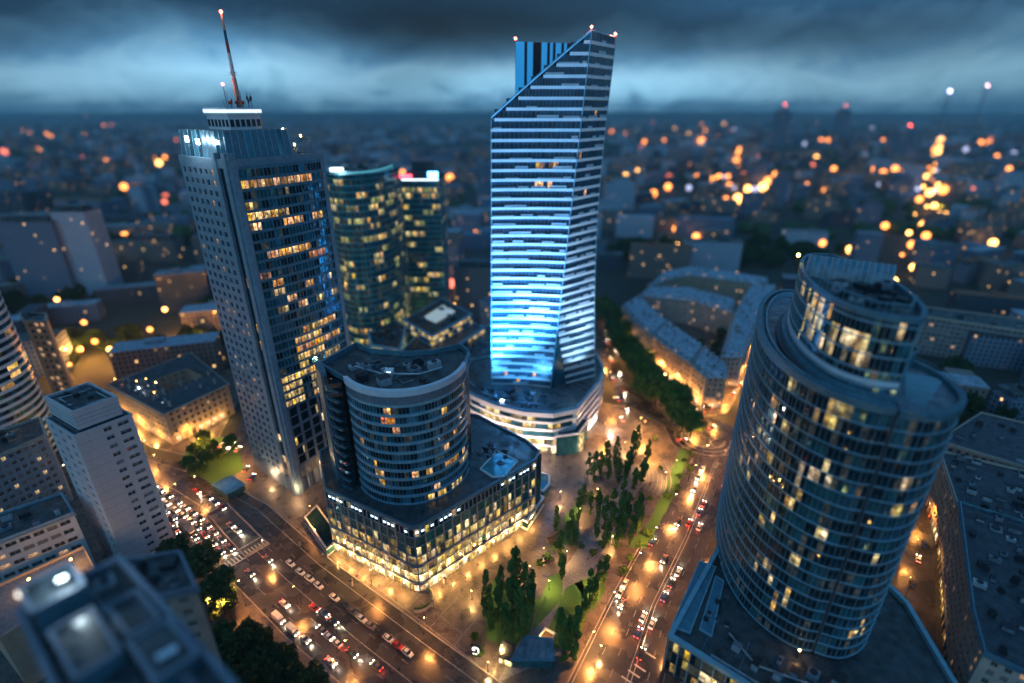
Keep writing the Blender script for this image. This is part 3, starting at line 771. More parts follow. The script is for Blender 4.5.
    m = MB(); m.ledge(q, 11.4, 12.6, .35, 0, True, back=.3); m.build('pavilion_rim', 'white_panel', rt)
    m = MB(); m.box((33.6, 221, 0), (2.2, 5, 11), R(60)); m.build('lit_panel', 'lit_dim', rt)
    # terrace garden and roof plant of the podium
    roof_units(rt, [(-24, 246), (-12, 232), (6, 223), (18, 222), (20, 238), (-12, 243)], PZ, 16, 31, 1.6, 4.4, 2.2)
    m = MB(); m.ledge([(-24, 250), (-14, 236), (0, 228), (16, 225.5)], PZ + .05, PZ + .6, .3, 0, back=.3); m.build('roof_rail', 'band_blue', rt)
    # blue architectural floodlights of the tower, standing on the podium roof
    for (x, y, az_, e, sz) in ((-13, 233, (-4, 247, 92), 300000, 75), (-5, 227.5, (2, 245, 92), 260000, 80), (5, 223.5, (8, 244, 100), 330000, 70), (12, 223, (12, 247, 150), 800000, 50), (-8, 230, (-2, 247, 135), 800000, 50), (9, 222.5, (5, 246, 50), 45000, 110), (-9, 231, (-3, 247, 50), 22000, 110)):
        m = MB(); m.box((x, y, PZ), (.5, .5, .5), 0, 0); m.box((x, y + .2, PZ + .5), (1.1, .6, .7), 0, 0); m.box((x, y + .52, PZ + .62), (.9, .06, .5), 0, 1)
        fl = m.build('facade_floodlight', ['dark_metal', 'strip_blue'], rt)
        add_light('SPOT', (x, y + .8, PZ + 1.2), e * (1.7 if 70 < az_[2] < 110 else .7), (.08, .44, 1) if az_[2] < 140 else (.42, .7, 1), rt, .5, sz, az_)
    add_light('SPOT', (42, 236, PZ + 1.4), 75000, (.45, .75, 1), rt, .5, 75, (36, 252, 62)); add_light('SPOT', (44, 240, PZ + 1.4), 260000, (.45, .7, 1), rt, .5, 50, (38, 256, 130))
    m = MB(); m.box((-5, 229.5, PZ), (1.6, 1, 1.1), 0, 0); m.box((-5, 228.98, PZ + .1), (1.4, .06, .9), 0, 1); m.build('floodlight', ['dark_metal', 'lamp_white'], rt)
    for i, p in enumerate([(-18, 232), (-8, 224.8), (4, 219), (14, 216.8)]):
        add_light('POINT', (p[0] - 1, p[1] - 7, 9), 9000, (1, .66, .52), rt, .5)
    add_light('POINT', (54, 238, 4), 9000, (1, .55, .38), rt, .5); add_light('POINT', (40, 214, 5), 7000, (1, .58, .35), rt, .5)
zlota()

# ================================================================== LEFT TOWER WITH THE MAST
def wfc():
    C, Rr, Lf = (-97, 187), (-76.5, 221), (-125.5, 208); K = (Lf[0] + Rr[0] - C[0], Lf[1] + Rr[1] - C[1]); H = 143
    rt = root('office_tower', 'tall granite and gold lit glass office tower with a leaning red white mast', 'tower', (-99, 204, 0))
    ctr = ((C[0] + K[0]) / 2, (C[1] + K[1]) / 2)
    poly = [C, Rr, K, Lf]
    core = offset(poly, -.6, True); m = MB(); m.prism(core, 0, H, 0, 1); m.build('core', ['dark_metal', 'roof_felt'], rt)
    # front, C -> Rr : pilaster, then bowed curtain wall
    P = lambda a, b, t, o=0: (a[0] + (b[0] - a[0]) * t + (b[1] - a[1]) / math.dist(a, b) * o, a[1] + (b[1] - a[1]) * t - (b[0] - a[0]) / math.dist(a, b) * o)
    front = [P(C, Rr, .07 + .9 * i / 12, .25 + 1.6 * math.sin(math.pi * i / 12)) for i in range(13)]
    def lf(f, i, z, a):
        nfl = 26; r = hsh(i // 3, f, 4); t = f / nfl
        if i > 21 and r < .8: return None
        if f >= 25: return None
        if f == 24: return ('lit_warm' if i < 20 else None)
        if f == 23 and 10 < i < 18: return 'lit_warm' if r < .7 else None
        if f == 21: return 'lit_yellow' if i < 11 and r < .85 else None
        if f == 20: return 'lit_warm' if r < .45 else None
        if f in (17,): return 'lit_warm' if i < 16 and r < .8 else None
        if f in (16, 15): return 'lit_red' if r < .12 else ('lit_yellow' if r < .22 else None)
        if 8 <= f < 15: return 'lit_warm' if r < .16 else ('lit_dim' if r > .9 else None)
        if 4 <= f < 9: return ('lit_yellow' if f != 6 else 'lit_warm') if r < .5 else None
        if f == 3: return 'lit_yellow' if r < .7 else None
        if f < 3: return ('lit_yellow' if hsh(i, f) < .5 else 'lit_dim') if r < .8 else None
        return 'lit_dim' if r < .07 else None
    curtain(rt, front, 44, 141, 3.73, 1.5, ['glass_wfc', 'glass_cyan', 'glass_night', 'room_faint'], lf, .025, gmat_pick=lambda f, i: 1 if 8 < f < 15 and nz(i * .17, f * .3) > .12 and hsh(i, f, 2) < .8 else 2 if hsh(i // 2, f, 5) < .35 else 3 if hsh(i, f, 6) < .15 else 0)  # middle floors: cyan panes stand for a reflection, put into the colour
    bands(rt, front, 44, 141, 3.73, 1.05, .22, 'steel_blue', off=0)
    fins(rt, front, 44, 141, 3.0, .32, .3, 'steel_blue')
    fins(rt, front, 44.5, 141, 1.5, .1, .16, 'mullion', name='thin_mullions')
    # lower front: granite grid with tall dark openings
    lw = [P(C, Rr, .07, .25), P(C, Rr, .97, .25)]
    curtain(rt, lw, 14, 44, 5, 2.0, ['glass_night'], lambda f, i, z, a: 'lit_yellow' if hsh(i, f, 31) < .09 else None, .006, name='lower_glazing')
    bands(rt, lw, 14, 44, 10, 1.2, .5, 'granite', name='granite_beam'); fins(rt, lw, 14, 44, 5.0, 1.1, .6, 'granite', name='granite_pier')
    bands(rt, lw, 19, 39, 5, .5, .3, 'granite', name='sill_beam')
    curtain(rt, lw, 0, 14, 3.5, 1.6, ['glass_shop'], lambda f, i, z, a: ('lit_dim' if f > 1 else 'lit_warm') if hsh(i, f, 8) < .6 else None, .006, name='lobby_glazing')
    lv = MB()
    for z in [8.2 + .8 * i for i in range(7)]: lv.ledge([P(C, Rr, .07, .5), P(C, Rr, .97, .5)], z, z + .3, .35, 0)
    lv.build('louvre_screen', 'stone_frame', rt)
    fins(rt, [P(C, Rr, .07, .3), P(C, Rr, .97, .3)], 0, 14, 3.4, .5, .8, 'granite', name='lobby_pier')
    # corner pilasters of granite, dark recess between, then the stone side
    pl = MB()
    for t0, t1, o in ((-.005, .055, 1.2),):
        a, b = P(C, Rr, t0, o), P(C, Rr, t1, o); c_, d_ = P(C, Rr, t1, -1), P(C, Rr, t0, -1); pl.prism([a, b, c_, d_], 0, 146)
    a, b = P(C, Rr, .965, .8), P(C, Rr, 1.01, .8); c_, d_ = P(C, Rr, 1.01, -1), P(C, Rr, .965, -1); pl.prism([a, b, c_, d_], 0, 142)
    S = lambda t, o=0: P(Lf, C, t, o)
    a, b, c_, d_ = S(.93, .9), S(1.0, .9), S(1.0, -1), S(.93, -1); pl.prism([a, b, c_, d_], 0, 146)
    a, b, c_, d_ = S(.74, .8), S(.80, .8), S(.80, -1), S(.74, -1); pl.prism([a, b, c_, d_], 0, 146)
    pl.build('granite_pilaster', 'granite_light', rt)
    curtain(rt, [S(.80, -.3), S(.93, -.3)], 0, 142, 3.73, 1.5, ['glass_night'], lambda f, i, z, a: 'lit_warm' if (z < 18 and hsh(f, i) < .8) or hsh(f, i, 3) < .05 else None, .004, name='recess_glazing')
    store = []
    punched(rt, S(0, .5), S(.74, .5), 8, 141, 6, 36, 2.0, 1.9, 'granite_light', lambda r, c: ('lit_warm' if hsh(r, c, 5) < .07 else 'lit_pale' if (r in (13, 14, 10) and hsh(r, c) < .4) else None), .9, .4, .5, store=store, name='stone_wall')
    flush_windows(rt, store, 'granite', 100)
    # two blind sides
    m = MB(); 
    for a, b in ((Rr, K), (K, Lf)):
        m.face([(*a, 0), (*b, 0), (*b, H), (*a, H)])
    m.build('rear_wall', 'granite_light', rt); bands(rt, [Rr, K, Lf], 4, 141, 3.73, 1.6, .15, 'glass_night', name='rear_window_band')
    m = MB(); m.ledge(ccw(list(poly)), 0, 8, .6, 0, True); m.build('plinth', 'granite', rt)
    # crown
    band = MB(); band.ledge(ccw(list(poly)), 141, 144, .5, 0, True, back=.5); band.build('parapet', 'granite_light', rt)
    q = lambda s, t: (C[0] + (Rr[0] - C[0]) * s + (Lf[0] - C[0]) * t, C[1] + (Rr[1] - C[1]) * s + (Lf[1] - C[1]) * t)
    sc_ = MB(); base = [q(.02, .03), q(.68, .03), q(.68, .98), q(.02, .98)]; top = [q(.035, .05), q(.67, .05), q(.67, .96), q(.035, .96)]
    for i in range(4):
        j = (i + 1) % 4; n = 10
        for k in range(n):
            a0, a1 = lerp(base[i], base[j], k / n), lerp(base[i], base[j], (k + 1) / n); b0, b1 = lerp(top[i], top[j], k / n), lerp(top[i], top[j], (k + 1) / n)
            sc_.face([(*a0, 144), (*a1, 144), (*b1, 153), (*b0, 153)], 1 if hsh(i, k) < .4 else 0)
            sc_.tube((*a0, 144.1), (*b0, 153.2), .16, n=4, m=2)
    sc_.face([(*p, 153) for p in top], 3); sc_.build('crown_screen', ['steel_blue', 'glass_navy', 'band_blue', 'roof_felt'], rt)
    bx = [q(.22, .28), q(.54, .28), q(.54, .72), q(.22, .72)]
    m = MB(); m.prism(bx, 153, 158, 0, 1); m.ledge(ccw(bx), 158, 160.3, .5, 0, True, back=.3); m.build('plant_room', ['white_panel', 'roof_pale'], rt)
    m = MB(); m.ledge(ccw(bx), 158.6, 159.7, .62, 0, True); m.build('crown_light_strip', 'strip_crown', rt)
    m = MB(); 
    for i in range(4):
        a, b = bx[i], bx[(i + 1) % 4]
        for k in range(6):
            p = lerp(a, b, (k + .5) / 6); m.box((p[0], p[1], 154), (1.3, .5, 2.4), math.atan2(b[1] - a[1], b[0] - a[0]))
    m.build('plant_opening', 'dark_metal', rt)
    # right terrace frame with railing and machines
    m = MB()
    for s in (.72, .79, .86, .93, .985):
        for t in (.06, .5, .95): a = q(s, t); m.tube((*a, 144), (*a, 149.5), .14, n=4)
    for z in (146, 148, 149.5):
        for t in (.06, .95): m.tube((*q(.72, t), z), (*q(.985, t), z), .1, n=4)
        m.tube((*q(.985, .06), z), (*q(.985, .95), z), .1, n=4)
    m.build('terrace_frame', 'mullion', rt)
    roof_units(rt, [q(.7, .1), q(.98, .1), q(.98, .92), q(.7, .92)], 143.3, 6, 12, 2, 3.2, 3)
    mm = q(.43, .44)
    m = MB(); m.tube((*mm, 160), (*mm, 170), .95, .8, 8, 0); m.tube((*mm, 170), (*mm, 178), .7, .62, 8, 1)
    m.tube((*mm, 178), (*mm, 182), .58, .52, 8, 2); m.tube((*mm, 182), (*mm, 185), .5, .45, 8, 3); m.tube((*mm, 185), (*mm, 190), .5, .35, 8, 0)
    for z in (171, 171.8): m.tube((*mm, z), (*mm, z + .25), 1.3, n=8, m=1)
    m.build('mast', ['mast_paint', 'mast_white', 'rust_red', 'glass_navy'], rt)
    m = MB(); rdd = random.Random(3)
    for k in range(16):
        p = (mm[0] + rdd.uniform(-5, 5), mm[1] + rdd.uniform(-4, 4)); h = rdd.uniform(2, 6.5); m.tube((*p, 159.5), (*p, 160 + h), .1, .05, 4)
        if k % 3 == 0: m.box((*p, 160 + h * .5), (.5, .35, 1.3), rdd.random() * 3, 0)
    m.build('aerials', 'dark_metal', rt)
    for k in range(3):
        p = (mm[0] - 1.5 + 1.8 * k, mm[1] - 3 + k); m = MB(); m.tube((*p, 160), (*p, 161.5), .15); m.ball((p[0], p[1] - .3, 162), .7, 1, 8, 4); m.build('dish_aerial', ['dark_metal', 'rust_red'], rt)
    for p, r_ in (((*mm, 190.6), .55), ((mm[0] - 3.5, mm[1] - 2, 168), .5)):
        m = MB(); m.ball(p, r_); m.build('obstruction_light', 'lamp_red', rt); add_light('POINT', (p[0], p[1] - .8, p[2]), 900, (1, .25, .15), rt, .4)
        if r_ < .52: m = MB(); m.tube((p[0], p[1], 160), (p[0], p[1], 168), .1); m.build('light_pole', 'dark_metal', rt)
    for s, t, z, e in ((.0, .62, 149.5, 3000), (.0, .4, 148.8, 4200)):
        p = P(C, Lf, t, -1.4) if False else (q(s, t)[0] - .9, q(s, t)[1] - 1.0)
        m = MB(); m.box((p[0], p[1], z - 3.5), (.3, .3, 3.5)); m.box((p[0], p[1] + .2, z), (1.5, .5, 1.2), R(-38)); m.box((p[0] - .4, p[1] - .3, z - .3), (2.2, .14, 1.8), R(-38), 1)
        m.build('floodlight', ['dark_metal', 'lamp_white'], rt); add_light('POINT', (p[0] - .9, p[1] - .8, z + .5), e, (.8, .9, 1), rt, .5)
    for s, t, z in ((.66, .1, 152.6), (.85, .1, 150), (.93, .5, 150), (.74, .06, 147)):
        p = q(s, t); m = MB(); m.tube((*p, z - 2), (*p, z), .1); m.ball((p[0], p[1] - .2, z + .3), .38, 1); m.build('terrace_lamp', ['dark_metal', 'lamp_warm'], rt)
    for p in (q(-.05, -.06), q(-.08, .5), q(.45, -.16)):
        add_light('POINT', (p[0], p[1], 4.5), 3500, (1, .55, .25), rt, .5)
wfc()

# ================================================================== ROUND BUILDING ON THE GLASS MALL
def cylb():
    rt = root('round_office', 'round blue glass office drum standing on a gold lit glass shopping podium', 'office building', (-38, 165, 0))
    P1, P3 = (-70, 154.6), (9.5, 172)
    cor = arc(-33.6, 138.9, 4, 4, -118, -48, 5)
    poly = [P1] + cor + [P3, (11.5, 178), (6, 186), (-16, 206), (-52, 213), (-64, 196), (-80, 178)]
    PZ = 30
    m = MB(); m.prism(offset(poly, -.4, True), 0, PZ, 0, 1); m.build('podium', ['dark_metal', 'roof_felt'], rt)
    def lf(f, i, z, a):
        r = hsh(i, f, 3)
        if f == 0: return 'lit_shop' if r < .8 else 'lit_yellow'
        if f == 1: return 'lit_shop' if r < .6 else ('lit_dim' if r < .9 else None)
        if f in (2, 3): return ('lit_dim' if r < (.82 if i < 48 else .4) else 'lit_yellow' if r > .93 else None)  # upper floors: glowing panes also put gold reflections into the glass
        if f == 4: return 'lit_dim' if r < .4 else None
        return None
    fp = poly[:8]
    left = [P1, cor[0]]; right = [cor[-1], P3]
    curtain(rt, fp, .2, 26, 4.3, 1.9, ['glass_shop', 'glass_teal'], lf, .008, name='podium_glazing', gmat_pick=lambda f, i: 1 if f > 3 or i > 36 else 0)
    bands(rt, fp, 4.5, 26, 4.3, .35, .25, 'mullion', name='transom')
    b = MB(); b.ledge(fp, 12.6, 13.5, .8, 0); b.ledge(fp, 4.2, 5.2, .9, 0); b.build('canopy', 'granite', rt)
    fins(rt, fp, 0, 26, 3.8, .45, .5, 'granite', name='pier')
    # top storey: recessed windows lit between posts, and the roof rim
    curtain(rt, offset(fp, -.2), 26, 29.4, 3.4, 1.9, ['glass_night'], lambda f, i, z, a: 'lit_dim' if hsh(i, 77) < .15 else None, .004, name='attic_glazing')
    fins(rt, fp, 26, 29.4, 1.9, .3, .35, 'granite_light', name='attic_post')
    mb = MB()
    pts = resample(fp, 1.9)
    for i in range(0, len(pts) - 1):
        if hsh(i, 5) < .62: 
            a, b_ = lerp(pts[i], pts[i + 1], .25), lerp(pts[i], pts[i + 1], .8); dx, dy = b_[0] - a[0], b_[1] - a[1]; l = math.hypot(dx, dy); mb = MB()
            mb.box(((a[0] + b_[0]) / 2 + dy / l * .5, (a[1] + b_[1]) / 2 - dx / l * .5, 28.1), (l, .2, .7), math.atan2(dy, dx)); mb.build('rim_light', 'strip_cool', rt)
    parapet(rt, poly, 29.4, 1.5, .6, 'steel_blue')
    m = MB(); m.prism(offset(ccw(poly[7:]), .2, True) if False else [(11.8, 178), (6.5, 187), (4.5, 184), (9.5, 176)], 0, 29, 0, 0); m.build('side_fin', 'glass_teal', rt)
    fins(rt, [(11.9, 178), (6.3, 186.4), (-16, 206.5)], 0, 29, 3.4, .5, .4, 'granite', name='side_pier')
    # roof: glass skylight with frame, swirl terrace, plant
    sk = [at(492, 478, PZ), at(480, 470, PZ), at(497, 452, PZ), at(518, 462, PZ), at(505, 478, PZ)]; sk = ccw(sk)
    m = MB(); m.ledge(sk, PZ, PZ + .8, .1, 0, True, back=.4); m.face([(*p, PZ + .5) for p in sk], 1); m.build('skylight', ['white_panel', 'glass_teal'], rt)
    roof_units(rt, [at(468, 452, PZ), at(500, 470, PZ), at(520, 455, PZ), at(490, 440, PZ)], PZ, 9, 3, 1.0, 2.6, 1.3)
    roof_units(rt, [(-66, 176), (-60, 190), (-20, 196), (-10, 200), (-50, 208), (-64, 194)], PZ, 6, 9)
    # the drum
    Z0, Z1 = PZ, 76
    A0, A1 = (-69.5, 168), (-60.5, 154)
    dr = arc(-38.8, 169.2, 21.6, 22.4, -145, -6, 30)
    path = [A0, (-61.5, 155.6)] + dr; drum = dr
    back = arc(-40, 186, 21, 11, -18, -160, 12)
    full = [A0] + dr + [(-16.2, 178), (-20, 185)] + [(-30, 179), (-42, 177.4), (-54, 180), (-61, 186)]
    m = MB(); m.prism(offset(ccw(full), -.5, True), PZ, Z1 - 1.4, 0, 1); m.build('core', ['dark_metal', 'roof_felt'], rt)
    def ld(f, i, z, a):
        r = hsh(i // 2, f, 21); n = 12
        if f == 0: return 'lit_yellow' if i > 22 and i < 38 and hsh(i, f) < .85 else None
        if f in (3, 4) and i < 9: return None
        if f == 2: return 'lit_yellow' if i > 30 and r < .5 else ('lit_warm' if r < .12 else None)
        if f == 3: return ('lit_warm' if r < .5 else None) if 8 < i else None
        if f == 4: return ('lit_warm' if r < .3 else None)
        if f == 9: return 'lit_red' if 12 < i < 17 else ('lit_warm' if r < .06 else None)
        if f in (7, 8): return 'lit_warm' if i > 36 and r < .4 else ('lit_red' if r < .05 else None)
        return 'lit_warm' if r < .05 else None
    curtain(rt, drum, Z0, Z1 - 5, 3.73, 1.25, ['glass_navy', 'glass_cyan', 'glass_night', 'room_faint'], ld, .03, gmat_pick=lambda f, i: 1 if (27 <= i <= 30 and 2 < f < 9 and hsh(i, f) < .8) or nz(i * .2, f * .5) > .3 else 2 if hsh(i // 2, f, 3) < .45 else 3 if hsh(i, f, 4) < .12 else 0)  # cyan panes put a bright reflection streak into the glass colour
    bands(rt, drum, Z0, Z1 - 5, 3.73, .95, .5, 'band_blue')
    fins(rt, drum, Z0, Z1 - 5, 1.25, .09, .22, 'mullion', name='thin_mullions')
    m = MB(); m.ledge(drum, Z1 - 5, Z1 - 1.2, .3, 0); m.build('louvre_ring', 'granite', rt)
    fins(rt, offset(drum, .3), Z1 - 5, Z1 - 1.2, 1.25, .12, .15, 'steel_blue', name='louvre_post')
    m = MB(); m.ledge(drum, Z1 - 1.2, Z1 + 1.2, .9, 0, back=.5); m.build('roof_rim', 'pale_panel', rt)
    parapet(rt, full, Z1 - 1.4, 1.9, .5, 'steel_blue')
    # blade wall on the left with balconies
    bw = [(-70.2, 169), (-71, 166.5), (-62.2, 152.6), (-60.2, 153.2), (-60.6, 156.2), (-68.6, 168.8)]
    m = MB(); m.prism(ccw([(-71, 167.2), (-66.4, 159.6), (-64.6, 160.6), (-68.6, 168.6)]), Z0, Z1 + .4, 0, 0); m.build('blade_wall', 'steel_blue', rt)
    for f in range(12):
        z = Z0 + 1.2 + f * 3.73; a = (-65.2, 159); b = (-59.6, 155.4)
        m = MB(); m.ledge([a, (-63, 155.2), (-59.2, 152.6)], z, z + .3, .25, 0, back=1.0); m.ledge([a, (-63, 155.2), (-59.2, 152.6)], z + .3, z + 1.2, .2, 1, back=-.13); m.build('balcony', ['steel_blue', 'glass_navy'], rt)
    m = MB(); m.face([(-66.4, 160.4, Z0), (-58.6, 157.2, Z0), (-58.6, 157.2, Z1 - 1.2), (-66.4, 160.4, Z1 - 1.2)]); m.build('balcony_glazing', 'glass_night', rt)
    roof_units(rt, [(-62, 168), (-52, 155), (-38, 151), (-24, 155), (-19, 168), (-38, 174)], Z1 - 1.4, 22, 44, 1.6, 5, 3.4)
    pipe(rt, [(-56, 166, Z1), (-45, 160, Z1), (-32, 160, Z1), (-25, 165, Z1)], .35); pipe(rt, [(-52, 170, Z1 - .6), (-40, 166, Z1 - .6), (-28, 168, Z1 - .6)], .3, 'dark_metal')
    m = MB(); m.box((-43, 162, Z1 - 1.4), (3, 2.4, 2.2)); m.box((-43, 160.77, Z1 - .4), (1.5, .06, .8), 0, 1); m.build('lit_machine', ['white_panel', 'strip_cool'], rt)
    # wall lanterns of the mall: real warm light on facade and pavement
    for a, b, n, o in ((P1, cor[0], 6, 2.2), (cor[-1], P3, 8, 2.2)):
        dx, dy = b[0] - a[0], b[1] - a[1]; l = math.hypot(dx, dy); nx, ny = dy / l, -dx / l
        for k in range(n):
            p = lerp(a, b, (k + .5) / n); m = MB(); m.box((p[0] + nx * .7, p[1] + ny * .7, 3.9), (.3, .9, .12), math.atan2(dy, dx)); m.ball((p[0] + nx * 1.15, p[1] + ny * 1.15, 3.8), .28, 1, 6, 4); m.build('wall_lantern', ['dark_metal', 'lamp_warm'], rt)
            add_light('POINT', (p[0] + nx * o, p[1] + ny * o, 3.9), 3200 if k else 4200, (1, .46, .11), rt, .35)
    m = MB(); jj = (-31, 133.6)
cylb()

def proj(x, y, z):
    dz = HC - z; d = y * CT_ + dz * ST_; up = y * ST_ - dz * CT_
    return (512 + FP * x / d, 341.5 - FP * up / d)
# ================================================================== RIGHT ELLIPTICAL TOWER
def rondo():
    rt = root('elliptical_tower', 'dark blue curved glass tower with stepped penthouse drum on the right', 'tower', (92, 135, 0))
    PZ, Z1 = 15, 97
    G = (88.5, 101.8)
    lobe = [G, (94, 100), (100.5, 101.6), (106.8, 106.5), (110.3, 114.5), (110.6, 123.5), (108, 132)]
    back = [(114, 150), (115, 168), (111, 182)]
    main = [(111, 182), (104, 186.5), (96, 183), (88, 172.5), (81.5, 160), (76.3, 147), (73.2, 134), (72.9, 123), (75, 114.2), (79, 107.5), (84, 103.2), (87.9, 102.2)]
    def smooth(p):
        out = []
        for i in range(len(p) - 1):
            p0, p1, p2, p3 = p[max(0, i - 1)], p[i], p[i + 1], p[min(len(p) - 1, i + 2)]
            for t in (0, .33, .66):
                out.append(tuple(.5 * (2 * p1[k] + (p2[k] - p0[k]) * t + (2 * p0[k] - 5 * p1[k] + 4 * p2[k] - p3[k]) * t * t + (3 * p1[k] - p0[k] - 3 * p2[k] + p3[k]) * t ** 3) for k in (0, 1)))
        out.append(p[-1]); return out
    main = smooth(main); lobe = smooth(lobe)
    full = main[:-1] + lobe + back[:-1]
    m = MB(); m.prism(offset(ccw(full), -.7, True), PZ, Z1 - 1, 0, 1); m.build('core', ['dark_metal', 'roof_pale'], rt)
    spots = [((812, 404), (850, 422), 'lit_dim', .8), ((825, 405), (848, 418), 'lit_yellow', .8), ((792, 464), (829, 484), 'lit_pale', .95), ((784, 489), (803, 506), 'lit_yellow', .7), ((770, 508), (783, 523), 'lit_yellow', .8),
             ((788, 518), (800, 534), 'lit_pale', .6), ((813, 520), (828, 540), 'lit_pale', .5), ((783, 543), (802, 565), 'lit_pale', .45), ((754, 560), (771, 578), 'lit_pale', .8),
             ((851, 455), (864, 470), 'lit_warm', .8), ((765, 590), (788, 606), 'lit_yellow', .7), ((845, 618), (862, 634), 'lit_yellow', .6), ((862, 558), (878, 572), 'lit_pale', .5), ((865, 400), (872, 412), 'lit_warm', .6),
             ((770, 350), (776, 420), 'lit_warm', .4), ((800, 372), (812, 392), 'lit_warm', .7), ((786, 360), (800, 385), 'lit_dim', .5), ((747, 390), (760, 470), 'lit_warm', .18)]
    def lf(f, i, z, a):
        x, y = proj(a[0], a[1], z + 2)
        for p, q, k, pr in spots:
            if p[0] <= x <= q[0] and p[1] <= y <= q[1] and hsh(i, f, 7) < pr * .75: return k
        r = hsh(i // 2, f, 13); return 'lit_dim' if r < .008 else 'lit_warm' if r > .996 else None
    fh = 4.1
    pick = lambda f, i: 1 if hsh(i // 2, f, 2) < .13 else 2 if nz(i * .11, f * .35, 4) > .22 and hsh(i, f, 8) < .7 else 3 if hsh(i, f, 41) < .10 else 0  # navy clusters put reflection patches into the pane colours
    for path in (main, lobe):
        curtain(rt, path, PZ, Z1 - 1, fh, 1.35, ['glass_night', 'glass_teal', 'glass_navy', 'room_faint'], lf, .03, gmat_pick=pick)
        b = MB(); nf = 20; h = (Z1 - 1 - PZ) / nf
        for f in range(nf + 1):
            z = PZ + f * h; b.ledge(path, z - .09, z + .09, .42, 0); b.ledge(path, z + .95, z + 1.02, .14, 1)
            b.ledge(path, z - .8, z - .7, .3, 1)
        b.build('floor_band', ['band_blue', 'frame_dark'], rt)
        fins(rt, path, PZ, Z1 - 1, 2.7, .1, .2, 'mullion'); fins(rt, path, PZ, Z1 - 1, 1.35, .06, .1, 'mullion', name='thin_mullions')
    m = MB(); m.face([(108, 132, PZ), (114, 150, PZ), (114, 150, Z1 - 1), (108, 132, Z1 - 1)]); m.face([(114, 150, PZ), (115, 168, PZ), (115, 168, Z1 - 1), (114, 150, Z1 - 1)]); m.face([(115, 168, PZ), (111, 182, PZ), (111, 182, Z1 - 1), (115, 168, Z1 - 1)])
    m.build('rear_glazing', 'glass_night', rt)
    m = MB(); m.tube((88.2, 101.9, PZ), (88.2, 101.9, Z1), .35, n=6); m.build('groove_post', 'dark_metal', rt)
    # rims
    m = MB(); m.ledge(main, Z1 - 1, Z1 + .9, .6, 0, back=1.0); m.build('roof_rim', 'steel_blue', rt)
    m = MB(); m.ledge(lobe, Z1 - 1.6, Z1 + .4, .6, 0, back=.8); m.build('roof_rim', 'steel_blue', rt)
    m = MB(); lp = resample(lobe, 1.5)
    for i in range(0, len(lp)): m.box((lp[i][0], lp[i][1], Z1 + .4), (.1, .1, 1.1)); 
    m.ledge(lobe, Z1 + 1.4, Z1 + 1.55, .05, 0, back=.05); m.build('railing', 'mullion', rt)
    # terrace between rim and drum
    m = MB(); m.ledge(offset(main, -2.2), Z1 - .98, Z1 + .6, .06, 0, back=.3); m.build('terrace_kerb', 'band_blue', rt)
    # penthouse drum
    dp = smooth([(101, 162), (94, 161.5), (86.5, 151.5), (81, 138), (78.6, 125), (79.4, 114.5), (84, 108.3), (90, 106.4)])
    right = smooth([(90, 106.4), (94.6, 111.5), (99, 121.5), (102.5, 134), (104.3, 148), (101, 162)])
    dz0, dz1 = Z1 - 1, 117.5
    allp = dp[:-1] + right[:-1]
    m = MB(); m.prism(offset(ccw(allp), -.6, True), dz0, dz1 - 1, 0, 1); m.build('drum_core', ['dark_metal', 'roof_felt'], rt)
    def ld(f, i, z, a):
        x, y = proj(a[0], a[1], z + 2)
        if f in (2, 3) and 806 < x < 866: return ('lit_pale' if hsh(i, f, 1) < .4 else 'lit_dim') if hsh(i, f, 3) < .68 else None
        if f == 4 and 800 < x < 830: return 'lit_yellow' if hsh(i, f) < .3 else None
        if f == 0 and 840 < x < 890: return 'lit_green' if hsh(i, f) < .3 else None
        return 'lit_dim' if hsh(i, f, 9) < .06 else None
    curtain(rt, dp, dz0, dz1 - 1, 3.9, 1.2, ['glass_night', 'glass_teal'], ld, .014, name='drum_glazing', gmat_pick=lambda f, i: 1 if hsh(i, f, 6) < .35 else 0)
    curtain(rt, right, dz0, dz1 - 1, 3.9, 1.2, ['glass_night', 'glass_teal'], ld, .014, name='drum_glazing')
    for p in (dp, right):
        b = MB()
        for f in range(6): z = dz0 + f * 3.9; b.ledge(p, z - .2, z + .2, .3, 0)
        b.build('drum_band', 'band_blue', rt)
        fins(rt, p, dz0, dz1 - 1, 1.2, .08, .15, 'mullion', name='thin_mullions')
        b = MB(); b.ledge(p, dz0 + 3.9 * 1 + .6, dz0 + 3.9 * 1 + 1.9, .42, 0); b.build('drum_ring', 'pale_panel' if p is dp else 'steel_blue', rt)
        m = MB(); m.ledge(p, dz1 - 1, dz1 + .5, .4, 0, back=.6); m.build('drum_rim', 'steel_blue', rt)
    for k, (d, zz) in enumerate(((1.6, 3.1), (2.9, 1.5))):
        m = MB(); m.ledge(dp, dz0, dz0 + zz, d, k % 2, back=.2); m.build('stepped_ring', ['steel_blue', 'frame_dark'], rt)
    # barrel machine house on top of the drum
    a, b = Vector((84.5, 131, 0)), Vector((100, 119.5, 0)); a = Vector((86, 147, 0)); b = Vector((103.2, 136, 0))
    d = (b - a).normalized(); nrm = Vector((-d.y, d.x, 0)); m = MB(); K = 9; n = 14; wv = 5.0
    L_ = (b - a).length
    def bp(s, k): t = math.pi * k / K; return a + d * s + nrm * (math.cos(t) * wv) + Vector((0, 0, dz1 - 1.0 + math.sin(t) * 5.0))
    for i in range(n):
        s0, s1 = L_ * i / n, L_ * (i + 1) / n
        for k in range(K): m.face([bp(s0, k), bp(s0, k + 1), bp(s1, k + 1), bp(s1, k)][::-1], (i % 2) if 2 < k < 7 else 0)
        
    m.face([bp(0, k) for k in range(K + 1)]); m.face([bp(L_, k) for k in range(K, -1, -1)])
    m.build('machine_vault', ['roof_pale', 'steel_blue'], rt)
